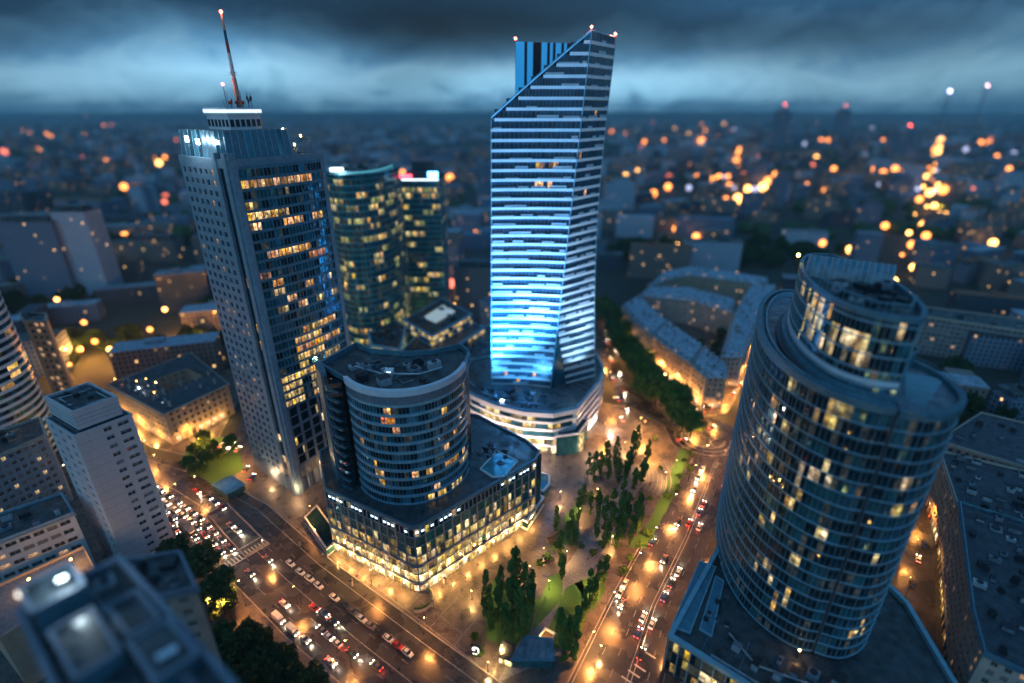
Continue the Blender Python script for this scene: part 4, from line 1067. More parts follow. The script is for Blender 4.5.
    m = MB()
    for i in range(n + 1):
        for k in range(K): m.tube(bp(L_ * i / n, k), bp(L_ * i / n, k + 1), .14, n=4)
    m.build('vault_rib', 'band_blue', rt)
    roof_units(rt, [(84, 112), (98, 118), (103, 132), (88, 138), (81, 128)], dz1 - 1, 14, 70, 1.2, 3.2, 2.4)
    m = MB(); m.ledge([(82, 133), (82, 122), (85, 113.5), (91, 111.5), (97, 118)], dz1 + 1.4, dz1 + 1.7, .1, 0, back=.2)
    for p in resample([(82, 133), (82, 122), (85, 113.5), (91, 111.5), (97, 118)], 1.8): m.box((*p, dz1 - 1), (.14, .14, 2.7))
    m.build('roof_cradle_rail', 'mullion', rt)
    m = MB(); m.tube((85, 151.5, dz1), (85, 151.5, dz1 + 2.4), .1); m.ball((85, 151.3, dz1 + 2.8), .5, 1); m.build('obstruction_light', ['dark_metal', 'lamp_orange'], rt)
    add_light('POINT', (84, 150, dz1 + 3), 600, (1, .4, .1), rt, .4)
    # small round turret on the right roof terrace
    m = MB(); c = (108.5, 131); m.prism(arc(c[0] - 3.5, c[1] - 2.5, 4.4, 4.4, 0, 360, 20)[:-1], Z1 - 1, Z1 + 3.6, 0, 1); m.ledge(arc(c[0] - 3.5, c[1] - 2.5, 4.4, 4.4, 0, 360, 20)[:-1], Z1 + 3, Z1 + 4.2, .3, 0, True, back=.3); m.build('roof_turret', ['steel_blue', 'roof_felt'], rt)
    m = MB(); m.box((105, 128.5, Z1 + 2.6), (1.5, 1.5, 1.6)); m.build('lit_machine', 'lit_red', rt)
    m = MB()
    for k in range(26):
        t = k / 25; p = lerp((96, 104), (111, 118), t); q = lerp((94, 108), (104, 122), t); m.tube((*p, Z1 - .75), (*q, Z1 - .75), .12, n=4)
    m.build('roof_seam', 'band_blue', rt)
    # podium with terraces
    pod = ccw([(47.5, 106.8), (64.4, 92.6), (106, 58), (121, 84), (127, 118), (116, 190), (99, 190), (87, 157)])
    m = MB(); m.prism(offset(pod, -.4, True), 0, PZ - 1, 0, 1); m.build('podium', ['dark_metal', 'roof_felt'], rt)
    e1, e2 = [(47.5, 106.8), (64.4, 92.6), (106, 58)], [(99, 190), (87, 157), (47.5, 106.8)]
    curtain(rt, e1, .3, PZ - 1, 4.5, 1.7, ['glass_shop', 'glass_night'], lambda f, i, z, a: ('lit_yellow' if hsh(i, f) < .3 else 'lit_dim') if hsh(i, f, 4) < (.5 if f < 2 else .25) else None, .01, name='podium_glazing', gmat_pick=lambda f, i: hsh(f, i) > .5 and 1 or 0)
    curtain(rt, e2, .3, PZ - 1, 4.5, 2.2, ['glass_night'], lambda f, i, z, a: 'lit_warm' if f == 0 and hsh(i, f, 4) < .3 else None, .01, name='podium_glazing')
    bands(rt, e1, .3, PZ - 1, 4.5, .35, .3, 'frame_dark', name='transom'); fins(rt, e1, 0, PZ - 1, 3.4, .3, .4, 'mullion', name='pier'); fins(rt, e2, 0, PZ - 1, 4.4, .4, .4, 'granite', name='pier')
    m = MB(); m.ledge(pod, PZ - 1, PZ + .5, .5, 0, True, back=.9); m.build('podium_rim', 'band_blue', rt)
    for q in ([(672, 625), (700, 560), (716, 566), (690, 632)], [(700, 628), (716, 575), (724, 580), (712, 635)]):
        m = MB(); pp = ccw([at(*p, PZ) for p in q]); m.prism(pp, PZ - 1.1, PZ - .5, 0, 0); m.ledge(pp, PZ - .9, PZ - .3, .15, 1, True, back=.2); m.build('terrace_panel', ['pool_blue', 'band_blue'], rt)
    m = MB()
    for k in range(7): p = lerp((54, 100), (104, 62), k / 6); q_ = (p[0] + 9, p[1] + 12); m.tube((*p, PZ - .8), (*q_, PZ - .8), .15, n=4)
    m.build('roof_seam', 'steel_blue', rt)
    roof_units(rt, [(60, 104), (100, 66), (114, 84), (88, 98), (70, 108)], PZ - 1, 34, 5, 1.2, 4, 2.4); pipe(rt, [(58, 101, PZ - .4), (74, 88, PZ - .4), (98, 70, PZ - .4)], .35); pipe(rt, [(66, 108, PZ - .5), (70, 98, PZ - .5), (84, 92, PZ - .5), (100, 80, PZ - .5)], .25)
    roof_units(rt, [(56, 110), (68, 104), (70, 126), (84, 152), (78, 148)], PZ - 1, 6, 6, 1, 2, 1.2)
    m = MB(); m.box((83, 100.5, PZ - 1), (.3, .3, 3)); m.ball((83, 100.5, PZ + 2.4), .3, 1); m.build('terrace_lamp', ['dark_metal', 'lamp_orange'], rt)
    add_light('POINT', (83, 100, PZ + 2.2), 300, (1, .5, .2), rt, .3)
    for p in ((57, 95.5), (66, 88)): add_light('POINT', (p[0], p[1], 4), 900, (1, .7, .4), rt, .4)
rondo()

# ================================================================== ORDINARY HOUSES
def house(name, label, cat, poly, h, wall, roof='felt', floors=None, litp=.08, ww=1.3, wh=1.7, cw=3.0, shops=True, z0=0, units=6, seed=1, group=None, cap=100, litm='lit_warm', frame='stone_frame', chim=4, par='stone_frame', courtyard=None, glassm='window_dark'):
    poly = ccw([tuple(p) for p in poly]); cx = sum(p[0] for p in poly) / len(poly); cy_ = sum(p[1] for p in poly) / len(poly)
    rt = root(name, label, cat, (cx, cy_, z0), group); store = []; n = len(poly)
    floors = floors or max(1, round((h - z0) / 3.4)); rd = random.Random(seed)
    plain = MB()
    for i in range(n):
        a, b = poly[i], poly[(i + 1) % n]; l = math.dist(a, b)
        nx, ny = (b[1] - a[1]) / l, -(b[0] - a[0]) / l; mx, my = (a[0] + b[0]) / 2, (a[1] + b[1]) / 2
        if nx * (0 - mx) + ny * (0 - my) > 0 and l > 3.5:
            s = seed * 17 + i
            if shops: fh = (h - z0) / floors; zz = z0 + fh * 1.1
            else: zz = z0
            punched(rt, a, b, zz, h, max(1, round(l / cw)), floors - (1 if shops else 0), ww, wh, wall, lambda r, c, s=s: litm if hsh(r, c, s) < litp else None, .9, .28, 1.2 if l > 8 else .5, store=store, frame=frame, glassm=glassm)
            if shops:
                nb = max(1, round(l / 4.2))
                m = MB(); sh = MB(); P = lambda t, z, d=0: (a[0] + (b[0] - a[0]) * t - nx * d, a[1] + (b[1] - a[1]) * t - ny * d, z)
                for k in range(nb):
                    t0, t1 = (k + .12) / nb, (k + .88) / nb; zt = zz - .7
                    m.face([P(k / nb, z0), P(t0, z0), P(t0, zz), P(k / nb, zz)]); m.face([P(t1, z0), P((k + 1) / nb, z0), P((k + 1) / nb, zz), P(t1, zz)]); m.face([P(t0, zt), P(t1, zt), P(t1, zz), P(t0, zz)])
                    for q0, q1, q2, q3 in ((P(t0, z0), P(t0, z0, .4), P(t0, zt, .4), P(t0, zt)), (P(t1, z0, .4), P(t1, z0), P(t1, zt), P(t1, zt, .4)), (P(t0, zt, .4), P(t1, zt, .4), P(t1, zt), P(t0, zt))): m.face([q0, q1, q2, q3])
                    s_ = MB(); w = rd.randrange(400); s_.face([P(t0, z0, .4), P(t1, z0, .4), P(t1, zt, .4), P(t0, zt, .4)], 0, [(w + .02, 0), (w + .98, 0), (w + .98, 1), (w + .02, 1)]); 
                    s_.build('shop_window', 'lit_shop' if rd.random() < shops * 1.0 else 'window_dark', rt)
                m.build('ground_floor', wall, rt)
        else: plain.face([(*a, z0), (*b, z0), (*b, h), (*a, h)])
    plain.build('party_wall', wall, rt)
    flush_windows(rt, store, frame, cap)
    m = MB(); m.ledge(poly, h - .5, h + .12, .5, 0, True); m.ledge(poly, z0 + (h - z0) / floors * 1.06, z0 + (h - z0) / floors * 1.06 + .3, .22, 0, True) if shops else None
    m.build('cornice', par, rt)
    if roof == 'felt' or roof == 'slateflat':
        m = MB(); m.face([(*p, h + .02) for p in poly], 0); m.build('roof', 'roof_felt' if roof == 'felt' else 'roof_slate', rt)
        parapet(rt, poly, h, .9, .4, par); roof_units(rt, poly, h, units, seed)
    else:
        mat = {'zinc': 'roof_zinc', 'slate': 'roof_slate'}[roof]
        i1 = offset(poly, -2.0, True); i2 = offset(poly, -4.6, True); m = MB()
        for i in range(n):
            j = (i + 1) % n
            m.face([(*poly[i], h + .12), (*poly[j], h + .12), (*i1[j], h + 2.6), (*i1[i], h + 2.6)]); m.face([(*i1[i], h + 2.6), (*i1[j], h + 2.6), (*i2[j], h + 3.4), (*i2[i], h + 3.4)])
        m.face([(*p, h + 3.4) for p in i2]); ro = m.build('roof', mat, rt)
        for i in range(n):
            a, b = poly[i], poly[(i + 1) % n]; l = math.dist(a, b)
            if l < 7: continue
            nx, ny = (b[1] - a[1]) / l, -(b[0] - a[0]) / l; k = int(l / 4.5)
            for q in range(k):
                p = lerp(a, b, (q + .5) / k); m = MB(); c = (p[0] - nx * 1.6, p[1] - ny * 1.6); ang = math.atan2(b[1] - a[1], b[0] - a[0])
                m.box((*c, h + .6), (1.5, 1.6, 1.7), ang, 0); m.box((c[0] + nx * .82, c[1] + ny * .82, h + .9), (1.0, .04, 1.1), ang, 1); m.box((*c, h + 2.3), (1.8, 1.9, .18), ang, 2)
                m.build('dormer', [wall, litm if rd.random() < litp else 'window_dark', mat], ro)
        xs = [p[0] for p in i2]; ys = [p[1] for p in i2]; c = 0; t = 0
        ang = math.atan2(poly[1][1] - poly[0][1], poly[1][0] - poly[0][0])
        while c < chim and t < 200:
            t += 1; p = (rd.uniform(min(xs), max(xs)), rd.uniform(min(ys), max(ys)))
            if not point_in(p, i2): continue
            c += 1; m = MB(); hh = rd.uniform(1.2, 2.4); sx = rd.uniform(.8, 3.0); m.box((*p, h + 3.3), (sx, .9, hh), ang); m.box((*p, h + 3.3 + hh), (sx + .2, 1.1, .15), ang, 1)
            for s in (-.3, .3): m.box((p[0] + s * sx * math.cos(ang), p[1] + s * sx * math.sin(ang), h + 3.4 + hh), (.3, .3, .5), ang, 1)
            m.build('chimney', ['plaster_grey', 'dark_metal'], ro)
        for c in range(units):
            p = None
            for _ in range(80):
                q = (rd.uniform(min(xs), max(xs)), rd.uniform(min(ys), max(ys)))
                if point_in(q, i2): p = q; break
            if p: m = MB(); m.box((*p, h + 3.38), (rd.uniform(1, 2.5), rd.uniform(.8, 1.6), .3), ang, 0); m.build('roof_window', rd.choice(['glass_cyan', 'roof_pale', 'glass_navy']), ro)
    return rt
# white slab block, front left
A, B = at(74, 437, 60), at(132, 415, 60)
A, B = (-143.2, 146.5), (-138.8, 164.5)
dirx, diry = B[0] - A[0], B[1] - A[1]; ll = math.hypot(dirx, diry); ux, uy = dirx / ll, diry / ll
A = at(74, 437, 62); B = at(132, 415, 62)
Lc = at(45, 419, 62)
def whiteblock():
    Dd = (Lc[0] + B[0] - A[0], Lc[1] + B[1] - A[1])
    poly = [A, B, Dd, Lc]; rt = root('apartment_block', 'plain white high apartment block with small dark windows and boxy roof storey', 'apartment block', (A[0] - 10, A[1] + 12, 0)); H = 62; st_ = []
    P = lambda a, b, t: lerp(a, b, t)
    lf = lambda r, c: 'lit_warm' if hsh(r, c, 2) < .012 else None
    punched(rt, A, P(A, B, .40), 0, H, 1, 18, .9, 1.2, 'plaster_white', None, 1.0, .25, 1.6, store=st_) if False else None
    m = MB()
    # front: blind left part, two window columns to the right
    a1, a2, a3 = P(A, B, .42), P(A, B, .66), P(A, B, .97)
    m.face([(*A, 0), (*a1, 0), (*a1, H), (*A, H)]); m.face([(*a3, 0), (*B, 0), (*B, H), (*a3, H)])
    m.face([(*B, 0), (*Dd, 0), (*Dd, H), (*B, H)]); m.face([(*Dd, 0), (*Lc, 0), (*Lc, H), (*Dd, H)])
    m.build('blind_wall', 'plaster_white', rt)
    m = MB()
    for f in range(1, 18):
        for a_, b_ in ((A, a1), (a3, B)): m.ledge([a_, b_], f * H / 18 - .05, f * H / 18 + .05, .03, 0)
    for t in (.5,): m.ledge([P(A, a1, t - .004), P(A, a1, t + .004)], 0, H, .035, 0)
    m.build('panel_joints', 'concrete', rt)
    punched(rt, a1, a2, 0, H, 1, 18, 2.4, 1.5, 'plaster_white', lf, 1.0, .35, .5, store=st_); punched(rt, a2, a3, 0, H, 1, 18, 3.4, 1.5, 'plaster_white', lf, 1.0, .35, .4, store=st_)
    punched(rt, Lc, A, 0, H, 3, 18, 2.2, 1.5, 'plaster_white', lf, 1.0, .6, 1.0, store=st_)
    flush_windows(rt, st_, 'plaster_white', 100)
    m = MB(); m.face([(*p, H) for p in ccw(list(poly))]); m.build('roof', 'roof_felt', rt)
    parapet(rt, poly, H - .3, .8, .4, 'plaster_white')
    c = ccw([P(A, B, .07), P(A, B, .93), P(Lc, Dd, .93), P(Lc, Dd, .07)]); c = offset(c, -.8, True)
    m = MB(); m.prism(c, H, H + 7.5, 0, 1); m.build('roof_storey', ['plaster_white', 'roof_felt'], rt)
    m = MB(); m.ledge(c, H + .3, H + 1.3, .06, 0, True); m.build('strip_window', 'window_dark', rt)
    m = MB()
    for z in (2.8, 4.3, 5.8): m.ledge(c, H + z, H + z + .12, .08, 0, True)
    m.build('wall_joint', 'concrete', rt)
    parapet(rt, c, H + 7.5, .9, .5, 'plaster_white'); roof_units(rt, c, H + 7.5, 7, 5, 1.0, 2.6, 1.4)
    i_ = offset(c, -2.0, True); pipe(rt, [(*p, H + 8) for p in (i_[0], i_[1], i_[2])], .2)
    pipe(rt, [(*lerp(i_[0], i_[3], t), H + 8.2) for t in (.2, .8)] + [(*lerp(i_[1], i_[2], .7), H + 8.2)], .18)
whiteblock()
GT = 'tenements of the ring block behind the roundabout'
Z = 20
def pz(z, *pts): return [at(x, y, z) for x, y in pts]
# perimeter block: outer edge (street side) then inner (courtyard) edge
OUT = pz(Z, (622, 306), (636, 322), (653, 337), (672, 352), (692, 366), (706, 377.5), (727, 378))
INN = pz(Z, (640, 296), (652, 309), (668, 323), (685, 336), (703, 348), (722, 362), (727, 366))
house('tenement_house', 'warm grey corner tenement with blunt end facing the roundabout', 'tenement house', [OUT[4], OUT[5], OUT[6], INN[6], INN[5], INN[4]], Z, 'plaster_warm', 'zinc', 6, .10, 1.7, 2.0, 3.4, .8, units=3, seed=3, litm='lit_warm')
house('tenement_house', 'rose grey tenement in the middle of the tree lined curved front', 'tenement house', [OUT[2], OUT[3], OUT[4], INN[4], INN[3], INN[2]], Z + .6, 'plaster_rose', 'zinc', 6, .12, 1.6, 2.0, 3.2, .7, units=3, seed=4)
house('tenement_house', 'farthest tenement of the tree lined curved front, left end of the ring block', 'tenement house', [OUT[0], OUT[1], OUT[2], INN[2], INN[1], INN[0]], Z - .4, 'plaster_grey', 'zinc', 6, .12, 1.6, 2.0, 3.4, .7, units=3, seed=5)
RW = pz(Z, (721, 357), (743, 357), (760, 316), (776, 287), (750, 287), (734, 314))
house('tenement_house', 'grey tenement wing facing the side street right of the dark courtyard', 'tenement house', [RW[0], RW[1], RW[2], RW[5]], Z, 'plaster_grey', 'zinc', 6, .08, 1.5, 2, 3.2, 0, units=5, seed=6)
house('tenement_house', 'pale tenement at the far right corner of the ring block', 'tenement house', [RW[5], RW[2], RW[3], RW[4]], Z + .5, 'plaster_warm', 'zinc', 6, .1, 1.5, 2, 3.4, 0, units=3, seed=7, cap=60)
house('tenement_house', 'long tenement wing crossing the ring block behind the courtyard trees', 'tenement house', pz(Z, (640, 296), (648, 289), (690, 290), (735, 302), (732, 313), (690, 301)), Z + .3, 'plaster_grey', 'zinc', 6, .12, 1.5, 2, 3.3, 0, units=4, seed=8)
house('tenement_house', 'long rear tenement closing the ring block at its far side', 'tenement house', pz(Z, (648, 289), (662, 275), (690, 269), (768, 281), (764, 286), (690, 276), (668, 280)), Z + 1, 'plaster_warm', 'zinc', 6, .1, 1.5, 2, 3.6, 0, units=4, seed=9, cap=60)
for k_ in range(9):  # wall lamps added to warm the tenement facade
    t_ = (k_ + .5) / 9 * 5; i_ = int(t_); a_ = lerp(OUT[i_], OUT[i_ + 1], t_ - i_); o_ = offset([OUT[i_], OUT[i_ + 1]], 3.6); p_ = lerp(o_[0], o_[1], t_ - i_)
    t2 = root('added_wall_lamp', 'added gold wall lamp, %s from the far end, on the tree lined tenement front' % ['first', 'second', 'third', 'fourth', 'fifth', 'sixth', 'seventh', 'eighth', 'ninth'][k_], 'lamp', (*a_, 5), 'added wall lamps on the tenement front')
    m = MB(); m.tube((*a_, 5), (*p_, 5.6), .08); m.ball((*p_, 5.4), .35, 1, 8, 5); m.build('bracket_and_globe', ['dark_metal', 'lamp_warm'], t2); add_light('POINT', (p_[0], p_[1], 4.6), 5200, (1, .45, .12), t2, .4)
# right foreground tenements
Z = 25
r2 = [at(972, 611, Z), at(960, 502, Z)]
house('corner_tenement', 'dark roofed tenement with blue roof edge, nearest on the lower right', 'tenement house', [(128, 94), (135.6, 107.2), (167.8, 153.3), (196, 134), (150, 76)], Z, 'plaster_grey', 'slateflat', 7, .12, 1.5, 1.9, 3.0, .5, units=44, seed=21, par='steel_blue')
house('tenement_house', 'tenement with balconied pale facade behind the nearest lower right roof', 'tenement house', [(168.4, 154.2), (187, 188), (222, 168), (197, 135.5)], 23, 'plaster_warm', 'slateflat', 6, .14, 1.6, 1.9, 3.0, .4, units=30, seed=22)
house('tenement_house', 'farther low house with two yellow windows at the right picture edge', 'tenement house', [(222, 178), (196, 200), (236, 224), (270, 200)], 20, 'plaster_grey', 'slateflat', 5, .1, 1.6, 1.9, 3.2, 0, units=12, seed=23, litm='lit_yellow')
house('long_office_slab', 'long grey office slab with rows of windows beyond the dark park', 'office building', pz(27, (916, 306), (918, 316), (1040, 334), (1070, 326)), 27, 'concrete', 'felt', 8, .05, 2.2, 1.7, 3.2, 0, units=8, seed=24)
# beige courtyard house left of the tall tower
bz = 19
rb = root('courtyard_house', 'beige stone courtyard house floodlit gold above the traffic jam', 'office building', (*at(165, 415, bz), 0))
O = pz(bz, (108, 384), (164, 414), (228, 384), (190, 353)); I = pz(bz, (150, 381), (167, 391), (203, 376), (186, 368)); st_ = []
for k, (a, b) in enumerate(((O[0], O[1]), (O[1], O[2]))):
    punched(rb, a, b, 5, bz, round(math.dist(a, b) / 3.6), 4, 1.5, 2.0, 'plaster_warm', lambda r, c, k=k: 'lit_warm' if hsh(r, c, k, 6) < .06 else None, .9, .35, 1.5, store=st_)
    punched(rb, a, b, 0, 5, round(math.dist(a, b) / 4.4), 1, 2.4, 3.2, 'plaster_warm', lambda r, c: 'lit_shop' if hsh(r, c, 61) < .7 else None, .6, .35, 1.5, store=st_, name='ground_floor')
for a, b in ((I[2], I[3]), (I[3], I[0])): punched(rb, b, a, 0, bz, round(math.dist(a, b) / 3.8), 5, 1.5, 1.9, 'plaster_warm', None, .9, .3, 1, store=st_, name='courtyard_wall')
flush_windows(rb, st_, 'stone_frame', 100)
m = MB(); m.face([(*O[2], 0), (*O[3], 0), (*O[3], bz), (*O[2], bz)]); m.face([(*O[3], 0), (*O[0], 0), (*O[0], bz), (*O[3], bz)]); m.build('rear_wall', 'plaster_warm', rb)
m = MB()
for i in range(4):
    j = (i + 1) % 4; mo_, mi = lerp(O[i], I[i], .5), lerp(O[j], I[j], .5)
    m.face([(*O[i], bz), (*O[j], bz), (*mi, bz + 3), (*mo_, bz + 3)]); m.face([(*mo_, bz + 3), (*mi, bz + 3), (*I[j], bz), (*I[i], bz)])
m.build('roof', 'roof_slate', rb); m = MB(); m.ledge(ccw(O), bz - .7, bz + .1, .7, 0, True); m.ledge(ccw(O), 4.8, 5.3, .3, 0, True); m.build('cornice', 'stone_frame', rb)
rdn = random.Random(4)
for k in range(26):
    t = rdn.random(); i = rdn.choice([0, 0, 1, 0]); p = lerp(lerp(O[i], O[i + 1], t), lerp(I[i], I[i + 1], t), rdn.uniform(.15, .85)); m = MB(); hh = rdn.uniform(3.2, 4.8)
    m.box((*p, bz), (1.2, .8, hh), .6, 0); 
    m.box((*p, bz + hh), (1.4, 1.0, .15), .6, 1); m.build('chimney', ['plaster_grey', 'concrete'], rb)
for k in range(11):
    t = rdn.random(); p = lerp(lerp(O[0], O[1], t), lerp(I[0], I[1], t), rdn.uniform(.1, .9)); m = MB(); m.box((*p, bz + .5), (.12, .12, 3.2)); m.ball((*p, bz + 3.9), .22, 1, 6, 4); m.build('roof_lamp', ['dark_metal', rdn.choice(['lamp_warm', 'lamp_orange', 'strip_cool', 'lamp_white'])], rb)
for t, k_ in ((.2, 0), (.5, 0), (.8, 0), (.25, 1), (.5, 1), (.75, 1)):
    a, b = (O[0], O[1]) if k_ == 0 else (O[1], O[2]); p = lerp(a, b, t); l = math.dist(a, b); nx, ny = (b[1] - a[1]) / l, -(b[0] - a[0]) / l
    add_light('POINT', (p[0] + nx * 3.5, p[1] + ny * 3.5, 3), 5200 if k_ == 0 else 1700, (1, .5, .12), rb, .4)

# striped round tower cut by the left edge
def striped():
    c = (-259, 214); r_ = 26; H = 104
    rt = root('round_tower', 'round tower with pale and dark stripes cut by the left edge', 'tower', (*c, 0)); p = arc(*c, r_, r_, 0, 360, 56)[:-1]
    curtain(rt, p, 0, H, 3.75, 3, ['glass_night', 'glass_navy'], lambda f, i, z, a: ('lit_yellow' if 11 <= f <= 13 or f > 20 else 'lit_warm') if hsh(i // 2, f, 2) < (.3 if (11 <= f <= 13 or f > 20) else .03) else None, .012, closed=True, gmat_pick=lambda f, i: hsh(i, f) > .6 and 1 or 0)
    bands(rt, p, 0, H, 3.75, 1.5, .3, 'pale_panel', closed=True)
    m = MB(); m.prism(p, H - .1, H + .2, 0, 0); m.build('roof', 'roof_felt', rt); parapet(rt, p, H, 1.5, .5, 'steel_blue')
striped()
house('narrow_tower_block', 'narrow block with warm lit window columns behind the striped round tower', 'apartment block', pz(57, (24, 322), (46, 322), (46, 314), (20, 314)), 57, 'plaster_warm', 'felt', 16, .35, 2.0, 2.0, 3.4, 0, units=4, seed=31)
house('low_office_block', 'low office with rows of small windows wedged between round tower and white block', 'office building', pz(34, (-30, 478), (42, 432), (58, 455), (50, 418), (-20, 440)) if False else [at(-30, 470, 34), at(46, 436, 34), at(40, 418, 34), at(-40, 446, 34)], 34, 'granite_light', 'felt', 10, .16, 1.6, 1.7, 2.8, 0, units=6, seed=32, litm='lit_yellow')
# bottom left, very near and out of focus
house('flat_roof_block', 'low long building with lit terrace at the left edge below the offices', 'building', [at(-60, 535, 30), at(62, 494, 30), at(74, 514, 30), at(-50, 562, 30)][::-1], 30, 'plaster_white', 'felt', 8, .2, 3.0, 1.5, 4, 0, units=8, seed=33, par='granite_light')
m = MB(); tp = ccw([at(-30, 600, 22), at(84, 548, 22), at(98, 575, 22), at(0, 640, 22)]); m.prism(tp, 0, 22, 0, 1); m.ledge(tp, 22, 22.9, .1, 0, True, back=.3)
tr = root('lit_terrace', 'orange lit low roof terrace next to the blurred lower left roofs', 'terrace', (*tp[0], 0)); m.build('terrace_body', ['plaster_warm', 'deck'], tr)
add_light('POINT', (*at(72, 562, 24), 25.5), 3600, (1, .42, .08), tr, .5); add_light('POINT', (*at(30, 582, 24), 25.5), 2500, (1, .42, .08), tr, .5)
m = MB()
for q in ((72, 562), (30, 582)): p = at(*q, 24); m.tube((*p, 22), (*p, 25), .1); m.ball((*p, 25.2), .4, 1)
m.build('terrace_lamp', ['dark_metal', 'lamp_orange'], tr)
def near_roofs():
    Zr = 86
    q = ccw([at(18, 615, Zr), at(122, 560, Zr), at(240, 690, Zr), at(100, 790, Zr)]); rt = root('flat_roof_tower', 'blurred navy roof with stepped plant and a white light, nearest building of all', 'building', (*q[0], 0)); st_ = []
    for i in range(4):
        a, b = q[i], q[(i + 1) % 4]; punched(rt, a, b, 0, Zr, max(2, round(math.dist(a, b) / 3.4)), 25, 1.8, 1.6, 'concrete', lambda r, c: 'lit_warm' if hsh(r, c, 71) < .08 else None, .9, .3, 1, store=st_)
    flush_windows(rt, st_, 'stone_frame', 60)
    m = MB(); m.face([(*p, Zr) for p in q]); m.build('roof', 'roof_felt', rt); parapet(rt, q, Zr, 1.4, .8, 'granite')
    P = lambda s, t: lerp(lerp(at(18, 615, Zr), at(122, 560, Zr), s), lerp(at(100, 790, Zr), at(240, 690, Zr), s), t)
    for s0, s1, t0, t1, h in ((.1, .55, .03, .22, 5.5), (.15, .5, .3, .6, 3.2), (.62, .9, .28, .5, 1.2), (.58, .92, .56, .8, 2.4)):
        b_ = ccw([P(s0, t0), P(s1, t0), P(s1, t1), P(s0, t1)]); m = MB(); m.prism(b_, Zr, Zr + h, 0, 1); m.ledge(b_, Zr + h - .4, Zr + h + .3, .2, 2, True, back=.4); m.build('roof_plant', ['steel_blue', 'roof_felt', 'granite'], rt)
    m = MB(); c = P(.42, .14); m.box((*c, Zr + 5.5), (2.4, 1.2, .9), .7, 0); m.box((*c, Zr + 6.4), (1.2, .7, .1), .7, 1); m.build('roof_light', ['dark_metal', 'strip_roof'], rt)
    c2 = P(.1, .06); m = MB(); m.box((*c2, Zr), (.3, .3, 5)); m.ball((*c2, Zr + 5.2), .6, 1); m.build('roof_lamp', ['dark_metal', 'glow_strip'], rt)
    add_light('POINT', (c[0] + .5, c[1] - .5, Zr + 8.2), 1400, (.7, .9, 1), rt, .6)
    c3 = P(.75, .72); m = MB(); m.box((*c3, Zr + 2.4), (2.6, 1.0, .5), .75, 0); m.build('skylight', 'pale_panel', rt)
    roof_units(rt, q, Zr, 22, 91, 1.2, 3.4, 2.2); pipe(rt, [(*P(.6, .1), Zr + .5), (*P(.57, .9), Zr + .5)], .25); pipe(rt, [(*P(.05, .66), Zr + .6), (*P(.5, .68), Zr + .6)], .3)
near_roofs()
house('cube_annex', 'blurred annex with flat blue roof and beige wall over the dark trees', 'building', [at(126, 604, 66), at(197, 590, 66), at(180, 553, 66), at(118, 562, 66)], 66, 'plaster_grey', 'felt', 18, .0, 1.8, 1.4, 4, 0, units=8, seed=35, par='granite')

